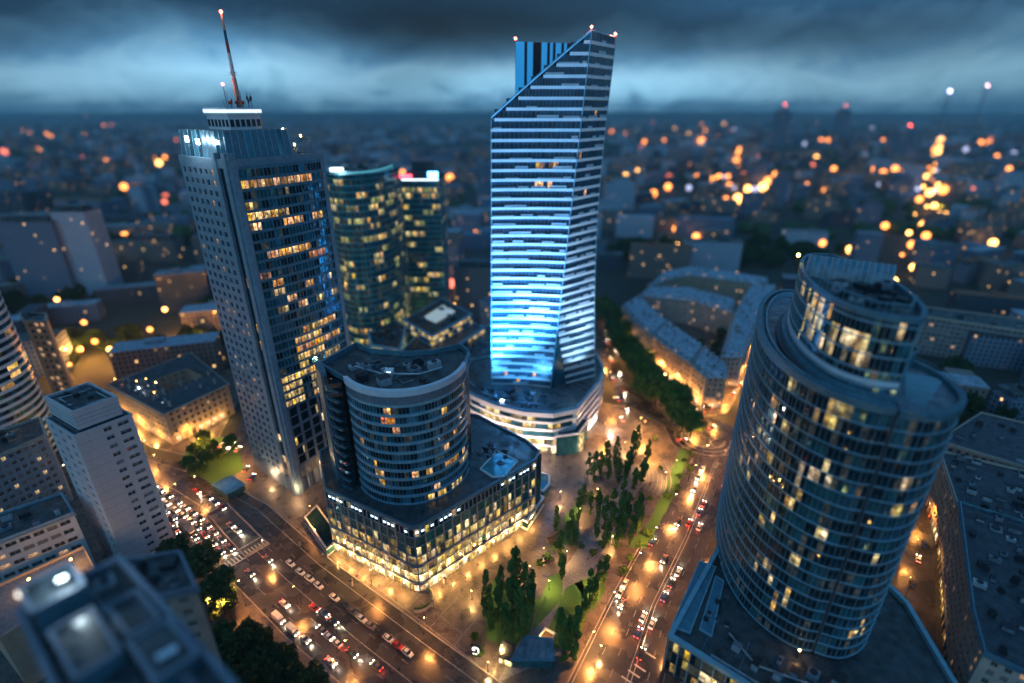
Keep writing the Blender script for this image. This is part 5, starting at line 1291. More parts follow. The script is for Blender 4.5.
# ================================================================== GREEN GLASS TOWERS, LOW OFFICES BEHIND
def green():
    def tower(lbl, poly, H, seed, crown):
        poly = ccw(poly); cx = sum(p[0] for p in poly) / len(poly); cy_ = sum(p[1] for p in poly) / len(poly); rt = root('green_glass_tower', lbl, 'tower', (cx, cy_, 0), )
        curtain(rt, poly, 0, H, 3.8, 1.7, ['glass_teal', 'glass_green', 'room_faint'], lambda f, i, z, a: ('lit_green' if hsh(i, f, seed) < .6 else 'lit_yellow') if hsh(i // 4, f, 12) < (.16 + (.14 if f < 14 else 0) + (.4 if f in (27, 28, 22) else 0)) and hsh(i, f, 2) < .9 else None, .012, closed=True, gmat_pick=lambda f, i: 1 if hsh(i, f) > .5 else 2 if hsh(i, f, 3) < .3 else 0)
        bands(rt, poly, 0, H, 3.8, .6, .3, 'teal_band', closed=True); fins(rt, poly, 0, H, 2.6, .15, .3, 'mullion', closed=True)
        m = MB(); m.prism(offset(poly, -.5, True), 0, H, 0, 0); m.build('core', 'dark_metal', rt); m = MB(); m.ledge(poly, H, H + 2.5, .3, 0, True, back=.5); m.build('parapet', 'glass_teal', rt)
        crown(rt, poly, H, cx, cy_); return rt
    X = -95; 
    def cA(rt, poly, H, cx, cy_):
        q = offset(poly, -3.5, True); m = MB(); m.prism(q, H, H + 4, 0, 1); m.build('plant_ring', ['pale_panel', 'roof_felt'], rt); m = MB(); m.ledge(q, H + .6, H + 1.4, .15, 0, True); m.ledge(q, H + 3, H + 3.5, .15, 0, True); m.build('crown_light', 'strip_cyan', rt)
        m = MB(); m.box((cx - 6, cy_ - 12, H + 4), (7, 4, 2)); m.build('lit_machine', 'strip_cool', rt)
        add_light('POINT', (cx - 4, cy_ - 17, H + 4), 1500, (.6, 1, 1), rt, .6)
        roof_units(rt, q, H + 4, 6, 3, 2, 4, 3)
    def cB(rt, poly, H, cx, cy_):
        q = offset(poly, -2.5, True); m = MB(); m.prism(q, H, H + 6, 0, 1); m.build('plant_storey', ['dark_metal', 'roof_felt'], rt)
        a, b = poly[0], poly[1]
        m = MB(); m.box((cx - 10, poly[0][1] - .2, H + 2.6), (9, .5, 2.2)); m.build('red_roof_sign', 'strip_red', rt); m = MB(); m.box((cx + 9, poly[0][1] - .2, H + 2.6), (7, .6, 4)); m.build('blue_roof_sign', 'strip_blue', rt)
        m = MB(); m.ledge([poly[0], poly[1]], H + .8, H + 1.8, .5, 0); m.build('lit_edge', 'strip_cool', rt)
        m = MB(); m.box((cx, cy_, H + 6), (14, 10, 6)); m.build('plant_box', 'dark_metal', rt)
        add_light('POINT', (cx + 9, poly[0][1] - 3, H + 4), 1200, (.3, .6, 1), rt, .6)
    tower('curved green glass tower with bright cyan crown behind the tall left tower', arc(-98, 350, 20, 32, -180, 0, 18)[1:-1] + [(-77, 352), (-77, 372), (-118, 372), (-118, 352)], 122, 3, cA)
    tower('green glass tower with red and blue roof lights', [(-76, 372), (-50.5, 372), (-50.5, 404), (-76, 404)], 114, 8, cB)
green()
def offices():
    rt = root('stepped_office', 'modern low office with flat roofs, a white roof panel and striped terraces', 'office building', (-62, 330, 0))
    def vol(poly, z0, z1, nm, seed, litp=.25, lm='lit_dim', gl='glass_navy', fh=3.6):
        poly = ccw(poly); curtain(rt, poly, z0, z1, fh, 2.4, [gl], lambda f, i, z, a: lm if hsh(i // 2, f, seed) < litp else None, .01, closed=True, name=nm, cap=30)
        bands(rt, poly, z0, z1, fh, .9, .5, 'pale_panel', closed=True); m = MB(); m.prism(offset(poly, -.3, True), z0, z1, 0, 1); m.build('core', ['dark_metal', 'roof_felt'], rt); parapet(rt, poly, z1, 1.0, .7, 'band_blue'); roof_units(rt, poly, z1, 8, seed, 1.5, 4, 2); return poly
    a = vol(pz(25, (366, 326), (372, 346), (400, 350), (406, 326), (385, 318)), 0, 25, 'glazing', 3, .5, 'lit_green')
    b = vol(pz(24, (398, 352), (428, 362), (484, 326), (445, 306)), 0, 22, 'glazing', 5, .4)
    c = vol(pz(28, (404, 322), (432, 338), (472, 316), (442, 300)), 22, 29, 'upper_glazing', 6, .6)
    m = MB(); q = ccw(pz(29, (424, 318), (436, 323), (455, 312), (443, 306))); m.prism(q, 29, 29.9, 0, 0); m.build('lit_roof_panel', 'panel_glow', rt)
    roof_units(rt, pz(25, (370, 328), (376, 342), (398, 346), (402, 328)), 25, 5, 2)
    rt2 = root('mid_office', 'dark flat office blocks squeezed between drum building and blue tower', 'office building', (-30, 290, 0)); rt, r_ = rt2, rt
    vol(pz(20, (440, 345), (450, 372), (497, 360), (494, 325), (470, 325)), 0, 19, 'glazing', 9, .12, 'lit_warm', 'glass_night')
    roof_units(rt, pz(20, (446, 345), (456, 368), (490, 356), (488, 330)), 19, 12, 14, 1.5, 4, 2)
offices()

# ================================================================== TREES
def leaf_mesh(kind, seed, nleaf, fn, size, mat):
    rd = random.Random(seed); mb = MB()
    for _ in range(nleaf):
        p = fn(rd); u = Vector((rd.gauss(0, 1), rd.gauss(0, 1), rd.gauss(0, .8))).normalized(); w = u.cross(Vector((rd.gauss(0, 1), rd.gauss(0, 1), rd.gauss(0, 1)))).normalized(); s = size * rd.uniform(.6, 1.3)
        p = Vector(p); a = p - u * s; b = p + w * s * .55; c = p + u * s; d = p - w * s * .55; n_ = u.cross(w) * s * .25
        mb.face([a, b + n_, c, d + n_])
    o = mb.build('crown', mat); me = o.data; bpy.data.objects.remove(o); return me
def trunk_mesh(seed, h, r, spread, nl, z0):
    rd = random.Random(seed); mb = MB(); mb.tube((0, 0, 0), (0, 0, h * .55), r, r * .6, 7); mb.tube((0, 0, h * .55), (rd.uniform(-.2, .2), rd.uniform(-.2, .2), h), r * .6, r * .15, 6)
    for k in range(nl):
        z = rd.uniform(z0, h * .8); a = rd.uniform(0, 6.28); mb.tube((0, 0, z), (math.cos(a) * spread, math.sin(a) * spread, z + spread * rd.uniform(.6, 1.6)), r * .4, r * .12, 5)
    o = mb.build('trunk', 'trunk'); me = o.data; bpy.data.objects.remove(o); return me
def poplar_fn(H, Rm, seed):
    r0 = random.Random(seed); cl = []
    for k in range(46):
        t = r0.random() ** .9; z = .9 + t * (H - 1.2); rr = Rm * math.sin(math.pi * min(1, .13 + t * .86)) ** .7 * r0.uniform(.35, 1.0); a = r0.uniform(0, 6.28); cl.append((math.cos(a) * rr * .95, math.sin(a) * rr * .95, z, r0.uniform(.28, .7)))
    def f(rd):
        c = rd.choice(cl); v = Vector((rd.gauss(0, 1), rd.gauss(0, 1), rd.gauss(0, 1))).normalized() * c[3] * rd.uniform(.6, 1.0); return (c[0] + v.x, c[1] + v.y, c[2] + v.z * 1.7)
    return f
def round_fn(H, Rm, z0, seed, ncl=60):
    r0 = random.Random(seed); cl = []
    for k in range(ncl):
        v = Vector((r0.gauss(0, 1), r0.gauss(0, 1), r0.gauss(0, 1))).normalized() * r0.uniform(.4, 1.0); cl.append((v.x * Rm, v.y * Rm, z0 + (H - z0) / 2 * (1 + v.z), r0.uniform(.4, 1.1) * Rm / 4))
    def f(rd):
        c = rd.choice(cl); v = Vector((rd.gauss(0, 1), rd.gauss(0, 1), rd.gauss(0, 1))).normalized() * c[3] * rd.uniform(.6, 1.05); return (c[0] + v.x, c[1] + v.y, c[2] + v.z)
    return f
POP = [(leaf_mesh('p', s, 2600, poplar_fn(h, r_, s), .34, 'leaf_poplar'), trunk_mesh(s, h * .9, .2, .8, 7, 1.5), h) for s, h, r_ in ((1, 13, 1.45), (2, 15.5, 1.6), (3, 11, 1.5), (4, 14, 1.8), (13, 12, 1.2), (14, 14.5, 2.0))]
RND = [(leaf_mesh('r', s, 4600, round_fn(h, r_, 2.2, s, 95), .4, 'leaf_round'), trunk_mesh(s, h * .75, .28, 2, 8, 2), h) for s, h, r_ in ((5, 9, 3.9), (6, 10.5, 4.6), (7, 8, 3.4))]
DRK = [(leaf_mesh('d', s, 5200, round_fn(h, r_, 2.5, s, 80), .7, 'leaf_dark'), trunk_mesh(s, h * .75, .4, 3, 8, 3), h) for s, h, r_ in ((8, 13, 6), (9, 15, 7), (10, 12, 5.6))]
BSH = [(leaf_mesh('b', s, 700, round_fn(1.7, 1.3, .1, s, 20), .3, 'leaf_round'), None, 1.7) for s in (11, 12)]
def tree(tpl, x, y, s, label, name='poplar_tree', cat='tree', group=None, z=.15, sz=None):
    cr, tk, h = tpl; t = root(name, label, cat, (x, y, z), group); t.rotation_euler = (0, 0, hsh(x * 10, y * 10) * 6.28); t.scale = (s, s, sz or s * (.92 + .2 * hsh(x * 9, y)))
    for nm, me in (('crown', cr), ('trunk', tk)):
        if me: o = bpy.data.objects.new(nm, me); COL.objects.link(o); o.parent = t
    return t
ORD = ['first', 'second', 'third', 'fourth', 'fifth', 'sixth', 'seventh', 'eighth', 'ninth', 'tenth', 'eleventh', 'twelfth', 'thirteenth', 'fourteenth', 'fifteenth', 'sixteenth', 'seventeenth', 'eighteenth', 'nineteenth', 'twentieth', 'twenty first', 'twenty second', 'twenty third', 'twenty fourth', 'twenty fifth', 'twenty sixth', 'twenty seventh', 'twenty eighth', 'twenty ninth', 'thirtieth']
# each: base pixel, scale
clA = [(487, 618, .95), (492, 634, .9), (501, 598, .75), (505, 640, 1.0), (512, 622, 1.15), (519, 640, 1.1), (524, 622, 1.1), (531, 612, 1.1), (516, 604, 1.1), (527, 636, .9), (498, 622, .9)]
clB = [(556, 532, .8), (562, 580, .95), (578, 520, .8), (571, 528, .75), (583, 505, .75), (567, 540, .7)]
clC = [(598, 515, .95), (604, 530, 1.0), (612, 518, 1.1), (619, 532, 1.05), (627, 520, 1.1), (634, 530, 1.0), (640, 512, .9), (610, 540, .9), (622, 508, 1.0)]
clD = [(594, 483, 1.05), (606, 466, 1.15), (615, 470, 1.0), (626, 478, 1.1), (631, 466, 1.15), (642, 482, 1.1), (646, 468, .9), (608, 480, .8), (636, 452, .9)]
clE = [(568, 650, 1.0), (560, 640, .8), (577, 636, .95), (588, 612, .9), (594, 604, .8), (573, 660, 1.05), (583, 622, .85)]
clC += [(606, 545, .8), (616, 548, .85), (596, 538, .8), (630, 545, .7), (622, 540, .9)]; clD += [(600, 474, .9), (618, 484, .9), (634, 490, .95), (588, 476, .8)]; clE += [(598, 590, .8), (604, 582, .75), (563, 662, .9)]; clB += [(560, 556, .75), (574, 545, .8), (590, 515, .7)]
clF = [(636, 533, .7), (640, 528, .65)]
for nm, cl in (('nearest park cluster', clA), ('row before the white pavilion', clB), ('cluster beside the diagonal walk', clC), ('cluster farthest up the park', clD), ('strip between lawn and road', clE), ('pair by the stone steps', clF)):
    order = sorted(range(len(cl)), key=lambda i: cl[i][0])
    for n_, i in enumerate(order):
        px, py, s = cl[i]; x, y = at(px, py)
        tree(POP[(i * 5 + len(cl)) % 6], x, y, s * 1.12, 'slim dark poplar, %s from the left in the %s' % (ORD[n_], nm), group='poplars in the park', sz=s * ((1.45 if nm[0] == 'n' else 1.2 if nm[:3] == 'str' else 1.0) + .3 * hsh(px, py)))
av = [(682, 432, 1.0), (690, 437, .75), (672, 417, 1.35), (676, 425, .9), (655, 405, 1.0), (663, 398, .9), (648, 392, 1.0), (641, 384, 1.0), (652, 383, .9), (634, 376, 1.0), (643, 372, .9), (628, 366, 1.0), (636, 361, .9), (622, 357, 1.0), (630, 352, .9), (616, 347, 1.0), (622, 341, .9), (611, 338, 1.0), (616, 331, .9), (606, 327, 1.0), (610, 320, .9), (602, 315, 1.0), (640, 400, .8)]
for n_, (px, py, s) in enumerate(av):
    x, y = at(px, py); tree(RND[n_ % 3], x, y, s * 1.9, 'round green street tree, %s from the roundabout along the avenue' % ORD[n_] if n_ != 2 else 'biggest round green tree beside the roundabout', 'street_tree', group='trees along the avenue')
sh = [(690, 455), (684, 462), (688, 470), (680, 478), (676, 490), (668, 498), (660, 470), (655, 440), (640, 545), (630, 560), (622, 572), (648, 536), (604, 548), (582, 548), (594, 556), (556, 548), (572, 545), (548, 560), (598, 500), (590, 498), (474, 640), (480, 655), (606, 560), (540, 565), (632, 500), (650, 500)]
for n_, (px, py) in enumerate(sh):
    x, y = at(px, py); tree(BSH[n_ % 2], x, y, 1.0 + .9 * hsh(n_), 'low leafy bush, %s counted from the roundabout down the park walks' % ORD[n_], 'bush', 'bush', 'bushes in the park')
bl = [(182, 556, 1.0), (205, 565, .9), (222, 590, 1.0), (226, 600, .7), (255, 650, .95), (232, 655, 1.1), (280, 668, 1.0), (262, 690, 1.1), (310, 690, 1.0), (300, 715, 1.1), (188, 640, 1.0), (215, 690, 1.1)]
for n_, (px, py, s) in enumerate(bl):
    x, y = at(px, py + 14, 0)
    tree(DRK[n_ % 3], x, y, s * 1.1, 'dark broad tree, %s down the near side of the left road' % ORD[n_], 'broad_tree', group='dark trees lining the left road')
rp_ = []; rd = random.Random(8)
for n_ in range(44):
    x, y = rd.uniform(178, 330), rd.uniform(205, 300)
    if y < 196 + (x - 178) * .25 or (x < 205 and y < 215) or (x < 275 and y < 232 and x > 195): continue
    rp_.append((x, y))
for n_, (x, y) in enumerate(rp_): tree(DRK[n_ % 3], x, y, rd.uniform(.75, 1.05), 'dark crown in the black park between the elliptical tower and the long slab', 'broad_tree', group='dark trees of the right hand park', z=0)
ct = [(670, 345), (680, 352), (690, 358), (700, 362), (706, 352), (695, 346), (684, 340), (712, 345), (715, 333), (700, 334), (720, 322)]
for n_, (px, py) in enumerate(ct):
    x, y = at(px, py + 16); tree(DRK[n_ % 3], x, y, .6, 'dark tree inside the courtyard of the ring block', 'courtyard_tree', group='courtyard trees', z=0)
for px, py in ((688, 352), (676, 340), (702, 356), (712, 336)):  # orange lamps added to lift the flat grey of the courtyard
    x, y = at(px, py + 12); t_ = root('added_courtyard_lamp', 'added orange lamp between the trees in the courtyard of the ring block', 'lamp', (x, y, 0), 'added courtyard lamps'); m = MB(); m.tube((x, y, 0), (x, y, 5), .1); m.ball((x, y, 5.3), .45, 1, 8, 5); m.build('lamp_post', ['dark_metal', 'lamp_orange'], t_); add_light('POINT', (x, y - .8, 5.4), 5000, (1, .4, .1), t_, .4)
for n_, (px, py) in enumerate([(196, 452), (205, 440), (214, 448), (190, 466), (208, 462), (222, 456), (232, 444), (200, 474)]):
    x, y = at(px, py + 4); tree(RND[n_ % 3], x, y, .85, 'small green tree, %s in the garden left of the tall tower foot' % ORD[n_], 'garden_tree', group='trees in the small garden')
sheet('lawn', [at(180, 462), at(196, 440), at(236, 436), at(244, 470), at(214, 486)], .2, 'grass')

# ================================================================== STREET LAMPS, SIGNS, FURNITURE
def lamp_proto(h, arm, mat, e, col):
    pr = {}
    m = MB(); m.tube((0, 0, 0), (0, 0, h), .09, .06, 6); m.tube((0, 0, h), (arm, 0, h + .3), .05, n=5); m.box((0, 0, 0), (.35, .35, .5)); pr['pole'] = m
    m2 = MB(); m2.box((arm, 0, h + .22), (.8, .35, .14), 0, 0); m2.ball((arm, 0, h + .15), .26, 1, 8, 4, .6); pr['lamp_head'] = m2
    return pr, ['dark_metal', mat], h, arm, e, col
LP = {}
def make_lamp(kind, x, y, rz, label, group, name='street_lamp', light=True, k=1.0, z=.14):
    if kind not in LP:
        pr, mats, h, arm, e, col = KINDS[kind]; meshes = []
        for nm, mb in pr.items(): o = mb.build(nm, mats); meshes.append((nm, o.data)); bpy.data.objects.remove(o)
        ld = bpy.data.lights.new('light', 'SPOT'); ld.energy = e; ld.color = col; ld.shadow_soft_size = .3; ld.spot_size = R(160); ld.spot_blend = .5
        LP[kind] = (meshes, ld, h, arm, {})
    meshes, ld, h, arm, var = LP[kind]
    t = root(name, label, 'lamp', (x, y, z), group); t.rotation_euler = (0, 0, rz)
    for nm, me in meshes: o = bpy.data.objects.new(nm, me); COL.objects.link(o); o.parent = t
    if light:
        if k != 1.0:
            kk = round(k, 1)
            if kk not in var: l2 = ld.copy(); l2.energy = ld.energy * kk; var[kk] = l2
            l = var[kk]
        else: l = ld
        o = bpy.data.objects.new('light', l); COL.objects.link(o); o.parent = t; o.location = (arm, 0, h - .15)
    return t
KINDS = {'road': lamp_proto(10, 2.2, 'lamp_warm', 9000, (1, .36, .08)), 'park': lamp_proto(4.5, .0, 'lamp_warm', 4800, (1, .5, .15)), 'orange': lamp_proto(9, 1.8, 'lamp_orange', 16000, (1, .38, .07))}
rlamps = [(312, 522, -55), (372, 586, -55), (424, 634, -55), (262, 560, 0), (300, 612, 125), (246, 606, 125), (352, 668, 125), (200, 492, -60), (160, 470, -60), (205, 548, 100), (180, 500, -50), (150, 455, -60)]
for n_, (px, py, a) in enumerate(rlamps): x, y = at(px, py); make_lamp('road', x, y, R(a), 'tall warm lamp, %s counted for the left road kerb' % ORD[n_], 'lamps along the left road', k=1.0 if n_ not in (3, 5) else .7)
rl2 = [(606, 612, -10), (632, 572, -10), (648, 546, -10), (668, 512, -10), (688, 482, -10), (700, 462, -10), (585, 652, -10), (676, 650, 170), (700, 600, 170), (722, 548, 170), (735, 500, 170), (745, 455, 170)]
for n_, (px, py, a) in enumerate(rl2): x, y = at(px, py); make_lamp('road', x, y, R(a), 'tall warm lamp, %s counted for the right road kerb' % ORD[n_], 'lamps along the right road', k=1.9 if n_ < 7 else 1.2)
pk = [(502, 655), (543, 557), (580, 517), (597, 497), (636, 445), (646, 470), (472, 600), (566, 560), (549, 590), (600, 655), (560, 500), (625, 450), (665, 480), (640, 425), (676, 468), (612, 545), (592, 590), (488, 672), (530, 575)]
for n_, (px, py) in enumerate(pk): x, y = at(px, py); make_lamp('park', x, y, n_, 'low park lamp with a warm globe, %s of the park lamps' % ORD[n_], 'low lamps in the park', 'park_lamp')
ol = [(640, 436), (655, 452), (700, 428), (718, 416), (725, 395), (692, 402), (676, 388), (662, 374), (650, 362), (640, 350), (630, 338), (622, 328), (612, 385), (606, 360), (610, 410), (738, 400), (745, 380), (752, 358), (604, 436), (693, 440)]
for n_, (px, py) in enumerate(ol): x, y = at(px, py); make_lamp('orange', x, y, n_ * 1.3, 'orange lamp by the ring block tenements, %s from the roundabout' % ORD[n_], 'orange lamps along the tenement street', k=1.2)
o3 = [(892, 650), (904, 600), (916, 560), (926, 520), (935, 480), (896, 668), (188, 440), (215, 440), (205, 455), (140, 430), (242, 462), (128, 405), (236, 668), (212, 622), (232, 622)]
for n_, (px, py) in enumerate(o3): x, y = at(px, py); make_lamp('orange', x, y, n_ * 1.1, 'orange lamp %s, in the side streets at the picture edges' % ORD[n_], 'orange lamps in the side streets', k=.5 if n_ < 6 or 5 < n_ < 9 else .8)

# metro entrance pavilion, glazed triangle at the bottom
def pavilions():
    g_ = [at(512, 668), at(553, 668), at(551, 648), at(526, 645)]; g_ = ccw(g_); rt = root('glass_entrance', 'grey blue glass entrance roof at the bottom tip of the park', 'entrance pavilion', (*g_[0], 0))
    m = MB(); m.prism(g_, .2, 4.0, 0, 1); m.build('glass_walls', ['glass_teal', 'roof_pale'], rt); m = MB(); m.ledge(g_, 3.8, 4.2, .5, 0, True, back=.2)
    for k in range(6): m.tube((*lerp(g_[0], g_[1], k / 5), 4.1), (*lerp(g_[3], g_[2], k / 5), 4.1), .08, n=4)
    m.build('roof_frame', 'steel_blue', rt)
    q = ccw([at(499, 663), at(513, 668), at(514, 652), at(503, 648)]); rt = root('lit_kiosk', 'small glass kiosk glowing gold under the nearest poplars', 'kiosk', (*q[0], 0)); m = MB(); m.prism(q, .15, 3.3, 0, 1); m.build('lit_glass_wall', ['lit_shop', 'dark_metal'], rt); m = MB(); m.ledge(q, 3.2, 3.5, .5, 0, True, back=.3); m.build('roof_edge', 'dark_metal', rt); add_light('POINT', (q[0][0] - 1.5, q[0][1] - 1.5, 2.6), 900, (1, .6, .2), rt, .4)
    q = ccw([at(533, 646), at(545, 630), at(556, 636), at(544, 654)]); rt = root('garden_pavilion', 'small open pavilion with orange wooden deck beside the lawn', 'pavilion', (*q[0], 0)); m = MB(); m.ledge(q, .18, 1.5, .1, 0, True, back=.25); m.build('low_wall', 'white_panel', rt); m = MB(); m.face([(*p, .3) for p in q]); m.build('deck', 'wood', rt); c = lerp(q[0], q[2], .5); m = MB(); m.ball((*c, .9), .25, 0); m.build('lamp', 'lamp_warm', rt); add_light('POINT', (*c, 1.6), 700, (1, .5, .15), rt, .3)
    # two canopies beside the mall: dark box with pale frame, turquoise lens roof
    q = ccw([at(514, 523), at(527, 530), at(543, 506), at(531, 498)]); rt = root('frame_pavilion', 'dark glass pavilion with white roof frame beside the mall', 'pavilion', (*q[0], 0)); m = MB(); m.prism(q, .1, 4.6, 0, 1); m.build('glass_box', ['glass_night', 'glass_night'], rt)
    m = MB(); m.ledge(q, 4.3, 5.1, .5, 0, True, back=.5); m.ledge(q, .2, .8, .5, 0, True)
    for k in range(1, 4): m.tube((*lerp(q[0], q[1], k / 4), 4.8), (*lerp(q[3], q[2], k / 4), 4.8), .1, n=4)
    m.build('frame', 'white_panel', rt)
    q = ccw([at(532, 494), at(543, 499), at(549, 492), at(549, 483), at(540, 480), at(532, 487)]); rt = root('lens_pavilion', 'turquoise rounded glass canopy behind the white framed pavilion', 'pavilion', (*q[0], 0)); m = MB(); m.prism(q, .1, 4.2, 0, 1); m.build('glass_dome', ['glass_teal', 'glass_teal'], rt); m = MB(); m.ledge(q, 4.0, 4.7, .35, 0, True, back=.5); m.build('rim', 'pale_panel', rt)
    q = ccw([at(508, 505, 3), at(530, 478, 3), at(536, 482, 3), at(513, 512, 3)]); rt = root('entrance_canopy', 'long dark canopy with red panel along the mall side', 'canopy', (*q[0], 0)); m = MB(); m.prism(q, 5.2, 6.0, 0, 0, True); m.build('canopy_roof', 'steel_blue', rt); m = MB()
    for p in q: m.tube((*p, 0), (*p, 5.2), .15)
    m.build('post', 'dark_metal', rt); m = MB(); a, b = lerp(q[0], q[1], .5), lerp(q[2], q[3], .5); m.box((q[1][0], q[1][1] - 1, 2), (.3, 3.6, 3), -.8, 0); m.build('red_panel', 'rust_red', rt)
    q = [at(540, 545), at(556, 528), at(566, 518)]
    m = MB(); p = arc(*at(543, 528), 8.5, 8.5, -80, 30, 14)
    for k in range(3): m.ledge(offset(p, -.9 * k), .15, .6 + .45 * k, .3, 0, back=.7)
    tag(m.build('curved_bench', 'wood'), 'curved tiered wooden bench around the small planted mound', 'bench')
    # covered stairs left of the mall and black glass box
    q = ccw([at(306, 524), at(318, 512), at(342, 545), at(328, 556)]); rt = root('stair_shelter', 'dark glass stair shelter between tall tower and mall', 'shelter', (*q[0], 0)); m = MB(); m.prism(q, .15, 3.6, 0, 1); m.build('glass_box', ['glass_navy', 'glass_night'], rt); m = MB(); m.ledge(q, 3.4, 3.9, .3, 0, True, back=.4); m.ledge(q, .2, .7, .2, 0, True); m.build('frame', 'unit_metal', rt)
    q = ccw([at(214, 490), at(229, 500), at(246, 490), at(233, 481)]); rt = root('glass_shelter', 'low blue glass shelter at the garden corner left of the tall tower', 'shelter', (*q[0], 0)); m = MB(); m.prism(q, .15, 3.2, 0, 1); m.build('glass_box', ['glass_navy', 'glass_cyan'], rt); m = MB(); m.ledge(q, 3.0, 3.4, .4, 0, True, back=.3); m.build('frame', 'steel_blue', rt)
    # standing sign with the white hook mark
    x, y = at(476, 656); rt = root('totem_sign', 'dark standing sign with white rounded hook mark by the near kerb', 'sign', (x, y, .14)); m = MB(); m.box((x, y, .15), (3.2, .4, 5.2), R(-12)); m.build('panel', 'dark_metal', rt)
    m = MB(); co, si = math.cos(R(-12)), math.sin(R(-12))
    pts = [(-.9, 1.2), (.5, 1.2), (.95, 1.7), (.95, 3.6), (.5, 4.1), (-.5, 4.1), (-.9, 3.7), (-.9, 3.0), (-.2, 3.0)]
    for a, b in zip(pts[:-1], pts[1:]): m.tube((x + a[0] * co + .28 * si, y + a[0] * si - .28 * co, .15 + a[1]), (x + b[0] * co + .28 * si, y + b[0] * si - .28 * co, .15 + b[1]), .22, n=6)
    m.build('hook_mark', 'glow_strip', rt)
    # kiosk board, hedge planters
    for n_, (px, py) in enumerate([(352, 600), (300, 560), (445, 598), (460, 560), (432, 620)]):
        x, y = at(px, py - 14); rt = root('advert_pillar', 'narrow advertising pillar, %s from the left on the mall pavement' % ORD[n_], 'advertising pillar', (x, y, .14), 'advertising pillars on the pavement'); m = MB(); m.tube((x, y, .14), (x, y, 3.0), .6, n=14); m.build('drum', 'concrete', rt); m = MB(); m.tube((x, y, 3.0), (x, y, 3.5), .75, .2, n=14); m.build('cap', 'dark_metal', rt)
    m = MB(); p = arc(*at(419, 600), 5.2, 5.2, -100, 60, 14); m.ledge(p, .14, 1.1, .2, 0, back=1.0); m.ledge(offset(p, -.3), 1.1, 1.9, .0, 1, back=.5); tag(m.build('curved_planter', ['concrete', 'leaf_dark']), 'dark curved planter at the corner of the gold lit mall', 'planter')
pavilions()

# ================================================================== VEHICLES
def loft(mb, secs, m=0):
    """secs: (x, halfwidth_bottom, halfwidth_top, z0, z1)"""
    rings = [[(x, -a, z0), (x, a, z0), (x, a * 1.0, (z0 + z1) / 2), (x, b, z1), (x, -b, z1), (x, -a, (z0 + z1) / 2)] for x, a, b, z0, z1 in secs]
    for r0, r1 in zip(rings[:-1], rings[1:]):
        for i in range(6): j = (i + 1) % 6; mb.face([r0[i], r1[i], r1[j], r0[j]][::-1], m)
    mb.face(rings[0][::-1], m); mb.face(rings[-1], m)
def vehicle_parts(kind):
    pr = []
    b = MB(); g_ = MB()
    if kind == 'car':
        loft(b, [(-2.2, .7, .62, .35, .72), (-2.05, .84, .76, .28, .92), (-1.2, .9, .82, .25, .98), (.9, .9, .82, .25, .95), (1.8, .86, .74, .27, .82), (2.15, .74, .6, .33, .66)])
        loft(g_, [(-1.75, .76, .7, .9, .95), (-1.15, .76, .62, .9, 1.38), (.25, .76, .62, .9, 1.4), (1.05, .76, .7, .86, .93)]); L_, wd, wx, wr = 2.2, .84, 1.35, .33
        r_ = MB(); loft(r_, [(-1.1, .6, .55, 1.36, 1.42), (.2, .6, .55, 1.38, 1.44)]); roofh = r_
    elif kind == 'van':
        loft(b, [(-2.7, .9, .88, .35, 2.2), (-2.6, .98, .92, .3, 2.3), (1.2, .98, .92, .3, 2.3), (1.9, .98, .86, .3, 1.35), (2.6, .9, .78, .32, 1.05)])
        loft(g_, [(1.0, .93, .8, 1.3, 2.1), (1.25, .93, .8, 1.3, 2.05), (1.95, .88, .8, 1.25, 1.4)]); L_, wd, wx, wr = 2.7, .9, 1.7, .36
        r_ = MB(); loft(r_, [(-2.5, .85, .8, 2.28, 2.34), (1.0, .85, .8, 2.28, 2.34)]); roofh = r_
    else:
        loft(b, [(-6, 1.2, 1.15, .35, 2.9), (-5.8, 1.27, 1.2, .3, 3.0), (5.8, 1.27, 1.2, .3, 3.0), (6, 1.2, 1.1, .35, 2.8)])
        loft(g_, [(-5.6, 1.3, 1.26, 1.3, 2.4), (5.9, 1.3, 1.26, 1.3, 2.4), (6.04, 1.1, 1.05, 1.2, 2.5)]); L_, wd, wx, wr = 6, 1.2, 3.6, .48
        r_ = MB(); loft(r_, [(-4, .8, .7, 2.98, 3.25), (-1, .8, .7, 2.98, 3.25)]); roofh = r_
    pr.append(('body', b, None)); pr.append(('windows', g_, 'window_dark')); pr.append(('roof', roofh, None))
    for sx in (-1, 1):
        for sy in (-1, 1):
            w = MB(); w.tube((sx * wx, sy * (wd - .18), wr), (sx * wx, sy * (wd + .06), wr), wr, n=12); pr.append(('wheel', w, 'tyre'))
    hz = .66 if kind == 'car' else .8
    for sy in (-1, 1):
        w = MB(); w.box((L_ - .08, sy * .58 * wd / .84, hz - .1), (.2, .36, .2)); pr.append(('headlight', w, 'headlight'))
        w = MB(); w.box((-L_ + .05, sy * .58 * wd / .84, hz), (.14, .34, .16)); pr.append(('tail_light', w, 'tail_light'))
    return pr
VT = {}
